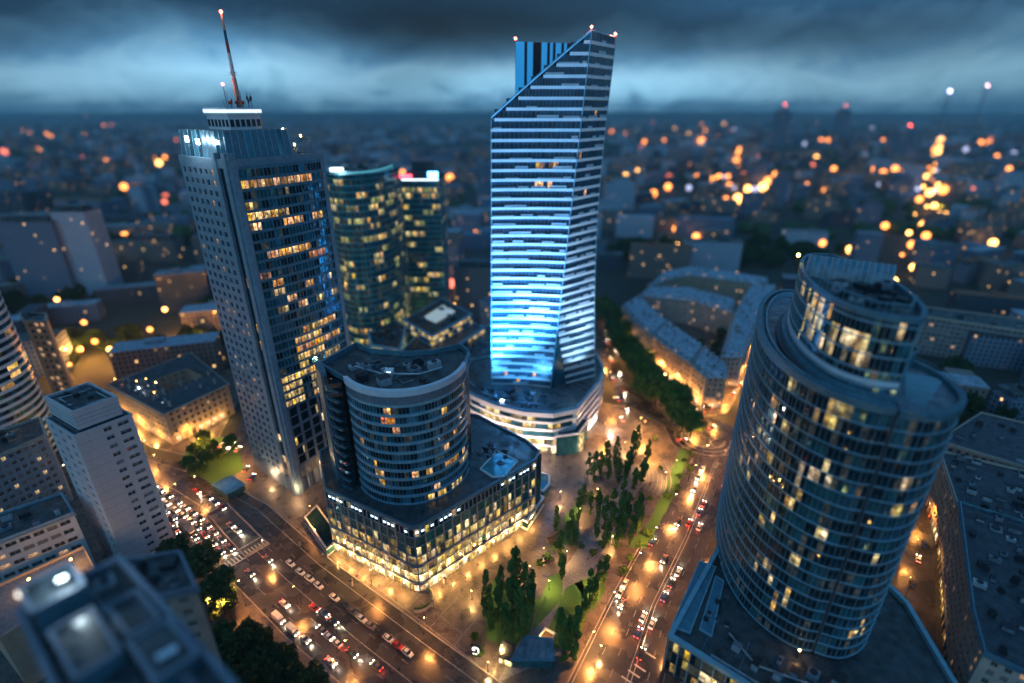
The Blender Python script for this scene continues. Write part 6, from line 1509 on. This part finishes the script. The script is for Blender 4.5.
def vehicle(kind, paint, x, y, ang, label, group, lights=True, name=None, cat=None):
    if kind not in VT:
        VT[kind] = []
        for nm, mb, mt in vehicle_parts(kind): o = mb.build(nm, mt or 'car_paint_0'); VT[kind].append((nm, o.data, mt)); bpy.data.objects.remove(o)
    key = (kind, paint)
    if key not in VT:
        l = []
        for nm, me, mt in VT[kind]:
            if mt is None: me = me.copy(); me.materials[0] = MAT['car_paint_%d' % paint]
            elif nm in ('headlight', 'tail_light'): pass
            l.append((nm, me))
        VT[key] = l
    t = root(name or {'car': 'car', 'van': 'van', 'bus': 'bus'}[kind], label, cat or {'car': 'car', 'van': 'van', 'bus': 'bus'}[kind], (x, y, .04), group); t.rotation_euler = (0, 0, ang)
    for nm, me in VT[key]:
        if not lights and nm in ('headlight', 'tail_light'):
            k2 = (nm, kind, 'off')
            if k2 not in VT: m2 = me.copy(); m2.materials[0] = MAT['unit_metal' if nm == 'headlight' else 'rust_red']; VT[k2] = m2
            me = VT[k2]
        o = bpy.data.objects.new(nm, me); COL.objects.link(o); o.parent = t
    if lights and ('on the' in group or 'roundabout' in group or hsh(x * 3, y * 5) < .4):
        if 'hl' not in VT:
            ld = bpy.data.lights.new('light', 'SPOT'); ld.energy = 2600; ld.color = (1, .78, .5); ld.spot_size = R(70); ld.spot_blend = .8; ld.shadow_soft_size = .2; VT['hl'] = ld
            ld = bpy.data.lights.new('light', 'POINT'); ld.energy = 60; ld.color = (1, .06, .03); ld.shadow_soft_size = .15; VT['tl'] = ld
        o = bpy.data.objects.new('light', VT['hl']); COL.objects.link(o); o.parent = t; o.location = (2.6 if kind == 'car' else 3.1, 0, .75); o.rotation_euler = (R(74), 0, R(-90))
        o = bpy.data.objects.new('light', VT['tl']); COL.objects.link(o); o.parent = t; o.location = (-2.7 if kind == 'car' else -3.1, 0, .7)
    return t
PN = ['white', 'black', 'grey', 'red', 'blue', 'charcoal']
aL = math.atan2(-33.3, 46.9)          # along the left road, towards the lower right
row = [(293, 563, 0), (303, 571.5, 0), (312, 578, 0), (321, 585, 0), (337, 597, 0), (347, 604, 1), (355, 611, 5), (364, 618, 0), (373, 625, 2), (382, 631.5, 1), (391, 638, 0), (400, 644.5, 3), (410, 652, 0)]
for n_, (px, py, c) in enumerate(row): x, y = at(px, py); vehicle('car', c, x - .6, y - .6, aL + .02 * (n_ % 3 - 1), '%s parked car, %s from the upper end of the kerbside row' % (PN[c], ORD[n_]), 'cars parked along the mall kerb', False)
mv = [(285, 605, 0, 'moving alone above the blue van'), (315, 609, 3, 'beside the parked row'), (324, 614, 4, 'directly behind the red one'), (333, 622, 1, 'in the middle lane'), (337, 644, 0, 'with bright headlights in the middle lane'), (352, 654, 1, 'nearest the bottom in the middle lane'), (305, 640, 0, 'just ahead of the vans'), (331, 663, 0, 'at the lower kerb of the left road'), (322, 631, 2, 'between two lanes of headlights'), (328, 637, 0, 'behind the bright headlights'), (250, 574, 2, 'just past the zebra crossing'), (377, 667, 5, 'lowest on the left road'), (268, 560, 5, 'close to the stop line')]
for n_, (px, py, c, tx) in enumerate(mv): x, y = at(px, py); vehicle('car', c, x, y, aL + (math.pi if n_ in (4, 8, 9, 11) else 0), '%s car %s' % (PN[c], tx), 'cars driving on the left road')
x, y = at(279, 620); vehicle('van', 0, x, y, aL, 'large pale delivery van, upper of the two on the left road', 'vans on the left road'); x, y = at(293, 632); vehicle('van', 0, x, y, aL, 'pale delivery van, lower of the two on the left road', 'vans on the left road')
# the jam at the far left crossing
rd = random.Random(11); k = 0
ja = [(-112, 152), (-135, 170), (-162, 187.5), (-192, 202), (-222, 217)]
JN = {0: 'kerb lane', 1: 'second lane', 2: 'third lane', 3: 'fourth lane'}
for lane in range(4):
    s = 2.0 + lane * 1.5; n_ = 0; pth = offset(ja, -lane * 3.1 + 2.5)
    tot = sum(math.dist(a, b) for a, b in zip(pth[:-1], pth[1:]))
    while s < tot - 4 and n_ < 16:
        q = s
        for a, b in zip(pth[:-1], pth[1:]):
            l = math.dist(a, b)
            if q <= l: break
            q -= l
        p = lerp(a, b, q / l); ang = math.atan2(b[1] - a[1], b[0] - a[0]); c = rd.choice([0, 0, 1, 2, 2, 3, 4, 5])
        if not (lane == 3 and -135 < p[0] < -98):
            vehicle('bus' if (lane == 2 and n_ == 3) else 'car', c, p[0], p[1], ang + (math.pi if lane < 3 else 0), '%s %s in the traffic jam by the white block, %s, %s from the zebra' % (PN[c], 'bus' if (lane == 2 and n_ == 3) else 'car', JN[lane], ORD[n_]), 'cars in the traffic jam'); n_ += 1
        if lane == 2 and n_ == 4: s += 5
        s += rd.uniform(5.6, 7.6)
for n_, (px, py, c) in enumerate([(214, 505, 4), (221, 510, 3), (208, 500, 1), (236, 533, 0), (230, 528, 2), (196, 494, 3)]): x, y = at(px, py); vehicle('car', c, x, y + 1, aL, '%s car, %s beside the dark underpass wall' % (PN[c], ORD[n_]), 'cars beside the underpass')
aR = math.atan2(39.4, 25.9)
rr = [(652, 543, 4, 0, 'close to the park trees'), (689, 524, 3, 0, 'between two white cars far up'), (678, 573, 0, 0, 'in the rightmost lane'), (671, 584, 1, 0, 'following the rightmost white car'), (664, 598, 4, 0, 'in the right lane'), (643, 618, 0, 0, 'in front of a white one'), (652, 625, 0, 0, 'in the right lane near the terrace podium'), (638, 634, 4, 0, 'closest to the bottom of the right road'), (624.5, 585, 0, 1, 'by the park kerb with headlights on'), (620, 594, 0, 1, 'second by the park kerb'), (622, 605, 2, 1, 'third by the park kerb'), (702, 470, 0, 1, 'just below the roundabout'), (698, 478, 2, 1, 'second below the roundabout'), (731, 474, 4, 0, 'at the kerb of the elliptical tower'), (724, 485, 0, 0, 'behind the blue one at the tower kerb'), (703, 505, 3, 0, 'halfway up the right road'), (699, 513, 4, 0, 'behind the red one'), (699, 528, 0, 0, 'ahead of the dark traffic'), (678, 523, 1, 1, 'alone in the oncoming lanes'), (740, 432, 0, 0, 'leaving for the side street'), (694, 490, 2, 1, 'coming down from the roundabout'), (664, 560, 5, 1, 'in the middle of the right road'), (641, 655, 1, 0, 'over the white bars at the bottom')]
for n_, (px, py, c, o_, tx) in enumerate(rr): x, y = at(px, py); vehicle('car', c, x, y, aR + (math.pi if o_ else 0), '%s car %s' % (PN[c], tx), 'cars on the right road')
ra = [(718, 402, 0, .9), (708, 408, 1, 2.6), (700, 412, 2, 2.8), (712, 428, 2, .6), (690, 425, 5, 1.4), (733, 395, 1, .9), (740, 385, 2, .95), (682, 440, 3, .2)]
for n_, (px, py, c, a) in enumerate(ra): x, y = at(px, py); vehicle('car', c, x, y, a, '%s car, %s around the roundabout swirl' % (PN[c], ORD[n_]), 'cars at the roundabout')
sd_ = [(622, 420), (626, 408), (618, 400), (624, 392), (614, 380), (619, 372), (611, 360), (615, 350), (608, 342), (606, 330)]
for n_, (px, py) in enumerate(sd_): x, y = at(px, py); c = n_ * 5 % 6; vehicle('car', c, x, y, 1.62 + (math.pi if n_ % 2 else 0), '%s car on the avenue, %s from the blue tower corner' % (PN[c], ORD[n_]), 'cars on the tree lined avenue')
se = [(886, 655), (894, 632), (900, 612), (912, 585), (918, 560), (924, 545), (930, 515)]
for n_, (px, py) in enumerate(se): x, y = at(px, py); c = [0, 3, 2, 1, 0, 4, 3][n_]; vehicle('car', c, x, y, .94, '%s car parked %s in the dark street right of the elliptical tower' % (PN[c], ORD[n_]), 'cars in the right side street', n_ % 2 == 0)
ga = [(226, 452), (232, 446), (222, 446), (238, 450), (212, 455), (246, 470), (252, 478)]
for n_, (px, py) in enumerate(ga): x, y = at(px, py); c = [0, 0, 2, 0, 3, 1, 4][n_]; vehicle('car', c, x, y, 1.5, '%s car, %s in the garden street left of the tall tower' % (PN[c], ORD[n_]), 'cars in the garden street')

# ================================================================== PEOPLE
def person_mesh(pose, shirt, trousers, seed):
    def skin(verts, edges, rad, mat):
        me = bpy.data.meshes.new('body'); me.from_pydata(verts, edges, []); o = bpy.data.objects.new('body', me); COL.objects.link(o)
        md = o.modifiers.new('skin', 'SKIN'); sv = me.skin_vertices[0].data
        for v, r_ in zip(sv, rad): v.radius = r_ if isinstance(r_, tuple) else (r_, r_)
        sv[0].use_root = True; o.modifiers.new('sub', 'SUBSURF').levels = 1
        dg = bpy.context.evaluated_depsgraph_get(); m2 = bpy.data.meshes.new_from_object(o.evaluated_get(dg)); m2.materials.clear()
        for k_ in mat: m2.materials.append(MAT[k_])
        bpy.data.objects.remove(o); return m2
    s = .28 if pose == 'walk' else .04
    V = [(0, 0, .95), (0, 0, 1.2), (0, 0, 1.42), (.01, 0, 1.52), (.03, 0, 1.62), (.03, 0, 1.74),
         (0, .1, .9), (s, .1, .5), (s * .7, .1, .08), (s * .7 + .16, .1, .04), (0, -.1, .9), (-s * .6, -.1, .48), (-s * 1.2, -.1, .1), (-s * 1.2 + .15, -.1, .05),
         (0, .2, 1.4), (-s * .5, .25, 1.12), (-s * .2, .25, .88), (-s * .1 + .03, .25, .8), (0, -.2, 1.4), (s * .5, -.25, 1.12), (s * .9, -.24, .9), (s + .03, -.24, .82)]
    E_ = [(0, 1), (1, 2), (2, 3), (3, 4), (4, 5), (0, 6), (6, 7), (7, 8), (8, 9), (0, 10), (10, 11), (11, 12), (12, 13), (2, 14), (14, 15), (15, 16), (16, 17), (2, 18), (18, 19), (19, 20), (20, 21)]
    rad = [(.15, .11), (.15, .11), (.16, .1), .055, .095, .08, .09, .065, .045, .04, .09, .065, .045, .04, .06, .045, .035, .035, .06, .045, .035, .035]
    me = skin(V, E_, rad, [shirt, trousers, 'skin_tone', 'hair_dark'])
    for p in me.polygons:
        c = p.center; p.material_index = 3 if (c.z > 1.68 or (c.z > 1.56 and c.x < .0)) else 2 if c.z > 1.5 or (c.z < .87 and abs(c.y) > .2) else 0 if c.z > .92 else 1
        p.use_smooth = True
    return me
surf('skin_tone', (.45, .28, .2), None, 5, .6); surf('hair_dark', (.03, .02, .015), None, 5, .7); surf('cloth_black', (.02, .02, .025), None, 3, .9); surf('cloth_blue', (.04, .08, .18), None, 3, .9); surf('cloth_red', (.3, .04, .03), None, 3, .9); surf('cloth_beige', (.4, .34, .26), None, 3, .9)
PM = [(person_mesh('walk', 'cloth_black', 'cloth_blue', 1), 'dark jacket and blue trousers walking'), (person_mesh('stand', 'cloth_red', 'cloth_black', 2), 'red top and black trousers standing'), (person_mesh('walk', 'cloth_beige', 'cloth_black', 3), 'beige coat walking'), (person_mesh('stand', 'cloth_blue', 'cloth_beige', 4), 'blue top and pale trousers standing')]
pp = [(354, 575, 'near the gold lit mall front'), (357, 578, 'beside another walker at the mall front'), (323, 557, 'left of the mall corner'), (380, 588, 'before the mall windows'), (462, 592, 'between mall and poplars'), (466, 580, 'right of the mall corner'), (470, 610, 'at the kerb lamp row'), (420, 628, 'at the kerb behind the parked cars'), (505, 560, 'beside the mall side windows'), (548, 520, 'by the white framed pavilion'), (575, 500, 'on the square before the park'), (566, 480, 'on the warm square below the blue tower'), (580, 470, 'near the bright entrance'), (534, 612, 'on the path beside the lawn'), (545, 600, 'farther up the lawn path'), (600, 560, 'on the stone walk'), (612, 600, 'at the kerb of the right road'), (520, 670, 'by the glass entrance'), (300, 548, 'on the pavement before the tall tower'), (275, 520, 'at the foot of the tall tower'), (262, 510, 'farthest left at the tall tower foot'), (590, 455, 'under the bright display strip')]
pp += [(440, 612, 'third along the kerb below the mall corner'), (452, 584, 'crossing the wide pavement'), (490, 545, 'close to the gold side windows'), (556, 468, 'in front of the blue tower doors'), (584, 478, 'between square and poplars'), (604, 446, 'near the lit pillar of the square'), (372, 584, 'passing the middle shop window'), (396, 602, 'outside the mall corner door'), (340, 566, 'under the mall canopy'), (284, 532, 'walking up towards the garden'), (646, 505, 'on the striped stone steps'), (650, 486, 'at the top of the stone steps'), (588, 560, 'at the crossing of two park paths'), (600, 535, 'halfway along the diagonal walk'), (626, 494, 'in the shade of the far poplars'), (478, 566, 'alone on the dark pavement slabs')]
for n_, (px, py, tx) in enumerate(pp):
    me, d = PM[n_ % 4]; x, y = at(px, py); o = bpy.data.objects.new('person', me); COL.objects.link(o); o.location = (x, y, .15); o.rotation_euler = (0, 0, n_ * 2.1); tag(o, 'person in %s %s' % (d, tx), 'person', 'people on the pavements')

# ================================================================== THE CITY BEYOND
def excluded(x, y):
    if y < 300 and -300 < x < 175: return True
    if y < 235 and abs(x) < 320: return True
    if -135 < x < -10 and y < 430: return True
    if 40 < x < 240 and y < 500 and not (x > 200 and y < 300): return True
    if 40 < x < 80 and y < 720: return True
    return False
forest = [(-330, 330, 60, 26), (-255, 345, 45, 24), (-420, 430, 70, 30), (-235, 420, 40, 30), (-520, 640, 150, 40), (-180, 560, 60, 40), (250, 600, 150, 55), (320, 520, 110, 50), (420, 700, 160, 60), (-30, 560, 50, 45), (20, 470, 18, 60), (330, 420, 70, 26), (640, 900, 200, 80), (60, 800, 70, 60), (-700, 1000, 260, 90), (200, 1150, 240, 90), (900, 1500, 400, 120)]
def inforest(x, y): return any(((x - f[0]) / f[2]) ** 2 + ((y - f[1]) / f[3]) ** 2 < 1 for f in forest)
rd = random.Random(21); placed = []
COLN = ['grey', 'sand coloured', 'pale', 'dark']; CM = ['city_grey', 'city_warm', 'city_pale', 'city_dark']
def avenue_clear(x, y):      # the long lit avenue at the right and the one at the left stay open
    ax = .765 * y + 8; return abs(x - ax) < 13
def city_mesh(mb, x, y, lx, ly, h, rz, kind, rd, m0=0, mr=1):
    if kind == 0: mb.box((x, y, 0), (lx, ly, h), rz, m0)
    elif kind == 1:
        c, s = math.cos(rz), math.sin(rz); w = ly
        mb.box((x, y, 0), (lx, w, h), rz, m0); mb.box((x + c * (lx / 2 - w / 2) - s * (lx * .35), y + s * (lx / 2 - w / 2) + c * (lx * .35), 0), (w, lx * .6, h * .98), rz, m0)
    else:
        mb.box((x, y, 0), (lx, ly, h * .8), rz, m0); mb.box((x, y, h * .8), (lx * .6, ly * .7, h * .2), rz, m0)
    mb.box((x, y, h), (lx + .6, ly + .6, .6), rz, mr)
    if kind != 1: mb.box((x + rd.uniform(-.2, .2) * lx, y, h + .6), (lx * .18, ly * .3, 2.2), rz, mr)
nb = 0; tries = 0
def xname(x, y):
    px = proj(x, y, 8)[0]
    return 'at the far left' if px < 100 else 'left of the tall tower' if px < 200 else 'between the tall and the blue tower' if px < 520 else 'right of the blue tower' if px < 690 else 'above the elliptical tower' if px < 860 else 'at the far right'
while nb < 285 and tries < 9000:
    tries += 1
    y = 250 + 1150 * rd.random() ** 1.35; x = rd.uniform(-1, 1) * (y * 1.02 + 60)
    if excluded(x, y) or inforest(x, y) or avenue_clear(x, y): continue
    px, py = proj(x, y, 0)[:2]
    if px < -60 or px > 1090: continue
    patch = hsh(x // 220, y // 260, 3); rz = (patch - .5) * 1.3
    lx, ly = rd.uniform(22, 62), rd.uniform(11, 17); h = rd.choice([14, 17, 20, 22, 26, 33]) if rd.random() < .88 else rd.uniform(38, 62)
    if y < 420: h = min(h, 26)
    elif y < 700: h = min(h, 36)
    if any(math.dist((x, y), p[:2]) < (lx + p[2]) * .36 + 8 for p in placed): continue
    placed.append((x, y, lx)); ci = rd.choice([0, 0, 1, 1, 2, 3]); kd = rd.choice([0, 0, 1, 2]); m = MB(); m2 = MB()
    hh = 'low' if h < 18 else 'mid height' if h < 30 else 'tall'
    dist = 'near the streets' if y < 380 else 'a little beyond the streets' if y < 550 else 'halfway out' if y < 800 else 'under the horizon'
    lb = '%s %s%s block %s, %s' % ({'mid height': 'medium'}.get(hh, hh), {'sand coloured': 'sandy'}.get(COLN[ci], COLN[ci]), ['', ' angled', ' stepped'][kd], xname(x, y), dist)
    rt = root('city_block', lb, 'building', (x, y, 0), 'blurred blocks of the city beyond'); 
    mm_ = MB(); city_mesh(mm_, x, y, lx, ly, h, rz, kd, rd, 0, 1)
    roof = rd.choice(['roof_zinc', 'roof_felt', 'roof_pale', 'roof_felt', 'brick_red'])
    # walls and roof as two parts
    wv, rv = MB(), MB(); i = 0
    for f, mi, in zip(mm_.f, mm_.m):
        q = [mm_.v[k] for k in f]; uv = [mm_.uv[k] for k in f]; (rv if mi else wv).face(q, 0, uv)
    wv.build('walls', CM[ci], rt); rv.build('roof', roof, rt); nb += 1
print('city blocks', nb)
# beyond: one mass
mb = MB(); rd = random.Random(5)
for k in range(9000):
    y = 640 + 8500 * rd.random() ** 1.3; x = rd.uniform(-1, 1) * (y * 1.05)
    if y < 1450 and (inforest(x, y) or rd.random() < .45 or any(math.dist((x, y), p[:2]) < 48 for p in placed)): continue
    if noise.noise(Vector((x / 500, y / 700, 3))) < -.12: continue
    patch = hsh(x // 260, y // 300, 3); rz = (patch - .5) * 1.4; h = rd.choice([12, 15, 18, 22, 28]) * (1.6 if rd.random() < .08 else 1)
    mb.box((x, y, 0), (rd.uniform(20, 75), rd.uniform(12, 20), h), rz, rd.randrange(4))
for k in range(260):
    x, y = rd.uniform(-420, 420), rd.uniform(-420, 62)
    if abs(x - 15) < 26 or (-160 < x < -20 and y > 20) or (x > 40 and y > 50): continue
    mb.box((x, y, 0), (rd.uniform(16, 46), rd.uniform(12, 18), rd.choice([14, 18, 22, 26])), rd.choice([.6, -.9, .64]), rd.randrange(4))
for k in range(240):  # unseen orange globes behind the camera, added for glass reflections
    x, y = rd.uniform(-300, 300), rd.uniform(-300, 66); mb.ball((x, y, 9), .8, 4, 6, 4)
o = mb.build('distant_city', CM + ['lamp_orange']); o['kind'] = 'stuff'
# tree masses: individually near, one mass far off
rd = random.Random(31); nt_ = 0; far = MB(); WN = ['smallest wood', 'dark grove', 'long wood', 'near wood', 'wide far wood', 'broad wood', 'broad black park', 'park belt', 'farther park', 'hidden wood', 'narrow tree row', 'small grove', 'big wood', 'wood on the avenue axis', 'far wood', 'far wood', 'far wood']
for fi, f in enumerate(forest):
    if f[1] > 850: continue
    for k in range(int(f[2] * f[3] / 95)):
        a = rd.uniform(0, 6.28); r_ = math.sqrt(rd.random()); x, y = f[0] + math.cos(a) * r_ * f[2], f[1] + math.sin(a) * r_ * f[3]
        if nt_ > 215 or excluded(x, y) and not (0 < x < 40 and y > 400): continue
        if any(math.dist((x, y), p[:2]) < p[2] * .35 + 3 for p in placed): continue
        nt_ += 1; tree(DRK[nt_ % 3], x, y, rd.uniform(.8, 1.25), 'dark tree in the %s %s' % (WN[fi], xname(x, y)), 'wood_tree', group='blurred trees of the parks beyond', z=0)
print('trees', nt_)
cl = []
for k in range(2600):
    y = 700 + 5200 * rd.random() ** 1.2; x = rd.uniform(-1, 1) * y * 1.05
    if noise.noise(Vector((x / 420, y / 600, 9))) < .1 and not inforest(x, y): continue
    far.ball((x, y, 5), rd.uniform(7, 16), 0, 6, 4, .8)
me_ = far.build('distant_woods', 'leaf_dark'); me_['kind'] = 'stuff'
# towers on the left middle ground and on the skyline
def slabtower(label, px0, px1, pytop, pybase, depth, mat, name='slab_block'):
    x0, y0 = at(px0, pybase); x1, y1 = at(px1, pybase); yy = (y0 + y1) / 2
    k = (pytop - 341.5); dn = FP * ST_ + k * CT_; fw = FP * CT_ - k * ST_; h = HC - dn / fw * yy
    poly = ccw([(x0, yy), (x1, yy), (x1, yy + depth), (x0, yy + depth)]); rt = root(name, label, 'building', (x0, yy, 0)); m = MB(); m.prism(poly, 0, h, 0); m.build('walls', mat, rt); m = MB(); m.prism(offset(poly, .3, True), h, h + .8, 0); m.prism(offset(poly, -4, True), h + .8, h + 4, 0); m.build('roof', 'roof_felt', rt); return rt, x0, yy, h
slabtower('blurred grey slab block with lit windows, widest of the left background', 25, 78, 222, 300, 16, 'city_grey'); slabtower('blurred narrow pale block standing right of the wide left slab', 80, 112, 212, 298, 20, 'city_pale'); slabtower('low blurred beige block left of the small garden', 135, 178, 240, 262, 20, 'city_warm')
slabtower('long beige block behind the low offices, left of the blue tower', 456, 498, 268, 322, 18, 'city_warm')
for px, wpx, top, Y, lb in ((782, 11, 108, 2600, 'hazy slim skyscraper on the skyline right of the blue tower'), (912, 20, 128, 2000, 'hazy broad skyscraper on the right skyline'), (842, 10, 108, 3300, 'hazy thin tower on the skyline between the two broad ones'), (941, .9, 96, 2600, 'hazy tower on the right skyline carrying the lavender light'), (976, .9, 91, 2600, 'hazy tower on the right skyline carrying the pink light')):
    X = (px - 512) / (FP * CT_ + 222 * ST_) * Y; wd = wpx / 565 * Y; h = HC + (108.5 - top) / 565 * Y
    rt = root('skyscraper', lb, 'skyscraper', (X, Y, 0)); m = MB(); m.box((X, Y, 0), (wd, wd, h * .93), .5, 0); m.box((X, Y, h * .93), (wd * .5, wd * .5, h * .05), .5, 0); m.build('shaft', 'city_grey', rt); m = MB(); m.tube((X, Y, h * .97), (X, Y, h + 12), 1.0, .5); m.build('spire', 'dark_metal', rt)
    m = MB(); m.ball((X, Y - 1, h + 14), 3.2 if top < 100 else 2.2); m.build('beacon', {96: 'lamp_lavender', 91: 'lamp_pinkish'}.get(top, 'lamp_red'), rt)
# far street lamps that blur into discs of light
LG = {}
def far_lamp(px, py, mat, r_, label, h=9):
    if (mat, r_) not in LG:
        a = MB(); a.tube((0, 0, 0), (0, 0, h), .15); b = MB(); b.ball((0, 0, h + .5), r_, 0, 10, 6)
        l = []
        for nm, mb_, mt in (('pole', a, 'dark_metal'), ('lamp_globe', b, mat)): o = mb_.build(nm, mt); l.append((nm, o.data)); bpy.data.objects.remove(o)
        LG[(mat, r_)] = l
    x, y = at(px, py, 9); t = root('street_lamp', label, 'lamp', (x, y, 0), 'far street lamps blurred to glowing discs')
    for nm, me in LG[(mat, r_)]: o = bpy.data.objects.new(nm, me); COL.objects.link(o); o.parent = t
emit('far_orange', (1, .30, .06), 4.5); emit('far_gold', (1, .46, .11), 6.5); emit('far_red', (1, .2, .12), 2); emit('far_pale', (.6, .65, 1), 1.2)
L1 = [(107, 162, 'far_orange'), (159, 163, 'far_gold'), (31, 287, 'far_gold'), (68, 170, 'far_orange'), (106, 294, 'far_orange'), (165, 310, 'far_gold'), (82, 268, 'far_orange'), (38, 203, 'far_red'), (140, 208, 'far_orange'), (92, 255, 'far_gold'), (168, 286, 'far_gold'), (57, 300, 'far_gold'), (84, 323, 'far_orange'), (86, 115, 'far_red'), (447, 270, 'far_gold'), (451, 284, 'far_red'), (424, 243, 'far_orange'), (440, 243, 'far_orange'), (476, 232, 'far_orange'), (450, 178, 'far_orange'), (443, 200, 'far_orange'), (440, 300, 'far_gold'), (455, 306, 'far_gold'), (432, 285, 'far_orange'),
      (633, 164, 'far_gold'), (625, 177, 'far_gold'), (669, 178, 'far_red'), (702, 141, 'far_orange'), (719, 137, 'far_orange'), (738, 199, 'far_gold'), (729, 187, 'far_orange'), (744, 185, 'far_orange'), (763, 187, 'far_gold'), (768, 181, 'far_orange'), (785, 184, 'far_gold'), (776, 175, 'far_orange'), (719, 178, 'far_orange'), (724, 201, 'far_orange'), (816, 158, 'far_gold'), (832, 213, 'far_gold'), (769, 198, 'far_orange'), (742, 151, 'far_orange'), (855, 214, 'far_orange'), (885, 226, 'far_orange'), (676, 229, 'far_orange'), (696, 237, 'far_orange'), (626, 203, 'far_orange'), (985, 170, 'far_gold'), (938, 165, 'far_orange'), (941, 187, 'far_gold'), (943, 190, 'far_orange'), (934, 206, 'far_gold'), (938, 214, 'far_gold'), (923, 225, 'far_gold'), (926, 236, 'far_orange'), (935, 247, 'far_gold'), (870, 169, 'far_orange'), (883, 173, 'far_orange'), (895, 169, 'far_orange'), (905, 172, 'far_orange'), (918, 170, 'far_orange'), (966, 172, 'far_orange'), (850, 250, 'far_gold'), (822, 243, 'far_orange'), (870, 257, 'far_orange'), (912, 245, 'far_orange'), (993, 243, 'far_gold'), (663, 251, 'far_gold'), (671, 254, 'far_gold'), (676, 247, 'far_gold'), (684, 254, 'far_gold'), (692, 250, 'far_gold'), (697, 254, 'far_gold'), (714, 255, 'far_gold'), (968, 430, 'far_orange'), (976, 444, 'far_gold'), (960, 378, 'far_orange'), (676, 139, 'far_pale'), (741, 152, 'far_orange'), (945, 215, 'far_gold'), (20, 236, 'far_orange'), (125, 236, 'far_orange'), (150, 330, 'far_orange'), (176, 300, 'far_orange'), (60, 345, 'far_orange'), (80, 350, 'far_orange'), (95, 342, 'far_orange'), (110, 350, 'far_gold'), (70, 365, 'far_orange'), (120, 362, 'far_orange'), (185, 318, 'far_orange'), (190, 330, 'far_gold')]
rd = random.Random(2)
for n_ in range(120):
    cx_ = rd.choice([650, 700, 735, 770, 820, 880, 930, 985]); L1.append((min(1020, rd.gauss(cx_, 16)), 122 + 72 * rd.random(), rd.choice(['far_orange', 'far_orange', 'far_gold', 'far_orange', 'far_red', 'far_pale'])))
for n_ in range(34):
    L1.append((rd.uniform(0, 490), 120 + 100 * rd.random(), rd.choice(['far_orange', 'far_orange', 'far_gold', 'far_red'])))
for n_ in range(30):
    y = 340 + n_ * 26 + n_ * n_ * 2.2; ax = .765 * y + 8; p = proj(ax + (8 if n_ % 2 else -8), y, 9); L1.append((p[0], p[1], 'far_gold' if n_ % 3 else 'far_orange'))
for n_, (px, py, mt) in enumerate(L1):
    x, y = at(px, py, 9); x_ = 1.9 if y < 450 else 3.0 if y < 900 else 5.5 if y < 2000 else 10.0
    if n_ < 88 and y > 450: x_ *= 1.5
    elif n_ >= 88: x_ *= (.6, .8, 1.0, 1.2)[n_ % 4]
    far_lamp(px, py, mt, round(x_, 2), '%s glowing disc of a far lamp %s' % ({'far_orange': 'orange', 'far_gold': 'golden', 'far_red': 'red', 'far_pale': 'pale'}[mt], xname(x, y)))
# real orange light in some background streets
for px, py, e in ((85, 345, 60000), (115, 350, 40000), (185, 322, 50000), (200, 338, 30000), (450, 300, 40000), (440, 315, 25000), (932, 228, 60000), (940, 205, 60000), (690, 262, 30000), (60, 360, 30000), (165, 330, 30000), (300, 200, 1)):
    if e < 10: continue
    x, y = at(px, py, 12); o = add_light('POINT', (x, y, 11), e * .8, (1, .38, .07), None, 1.0)

# ================================================================== HAZE
hm = bpy.data.materials.new('haze'); hm.use_nodes = True; N = hm.node_tree.nodes; N.clear()
ho = N.new('ShaderNodeOutputMaterial'); hv = N.new('ShaderNodeVolumePrincipled'); hv.inputs['Color'].default_value = (.4, .72, .86, 1); hv.inputs['Density'].default_value = .00009; hv.inputs['Anisotropy'].default_value = .1
hm.node_tree.links.new(hv.outputs[0], ho.inputs['Volume']); MAT['haze'] = hm
m = MB(); m.face([(-11000, -300, -1), (-11000, 10500, -1), (11000, 10500, -1), (11000, -300, -1)]); m.face([(-11000, -300, 230), (11000, -300, 230), (11000, 10500, 230), (-11000, 10500, 230)])
cs = [(-11000, -300), (11000, -300), (11000, 10500), (-11000, 10500)]
for i in range(4): a, b = cs[i], cs[(i + 1) % 4]; m.face([(*a, -1), (*b, -1), (*b, 230), (*a, 230)])
hz_ = m.build('haze', 'haze'); hz_['kind'] = 'stuff'
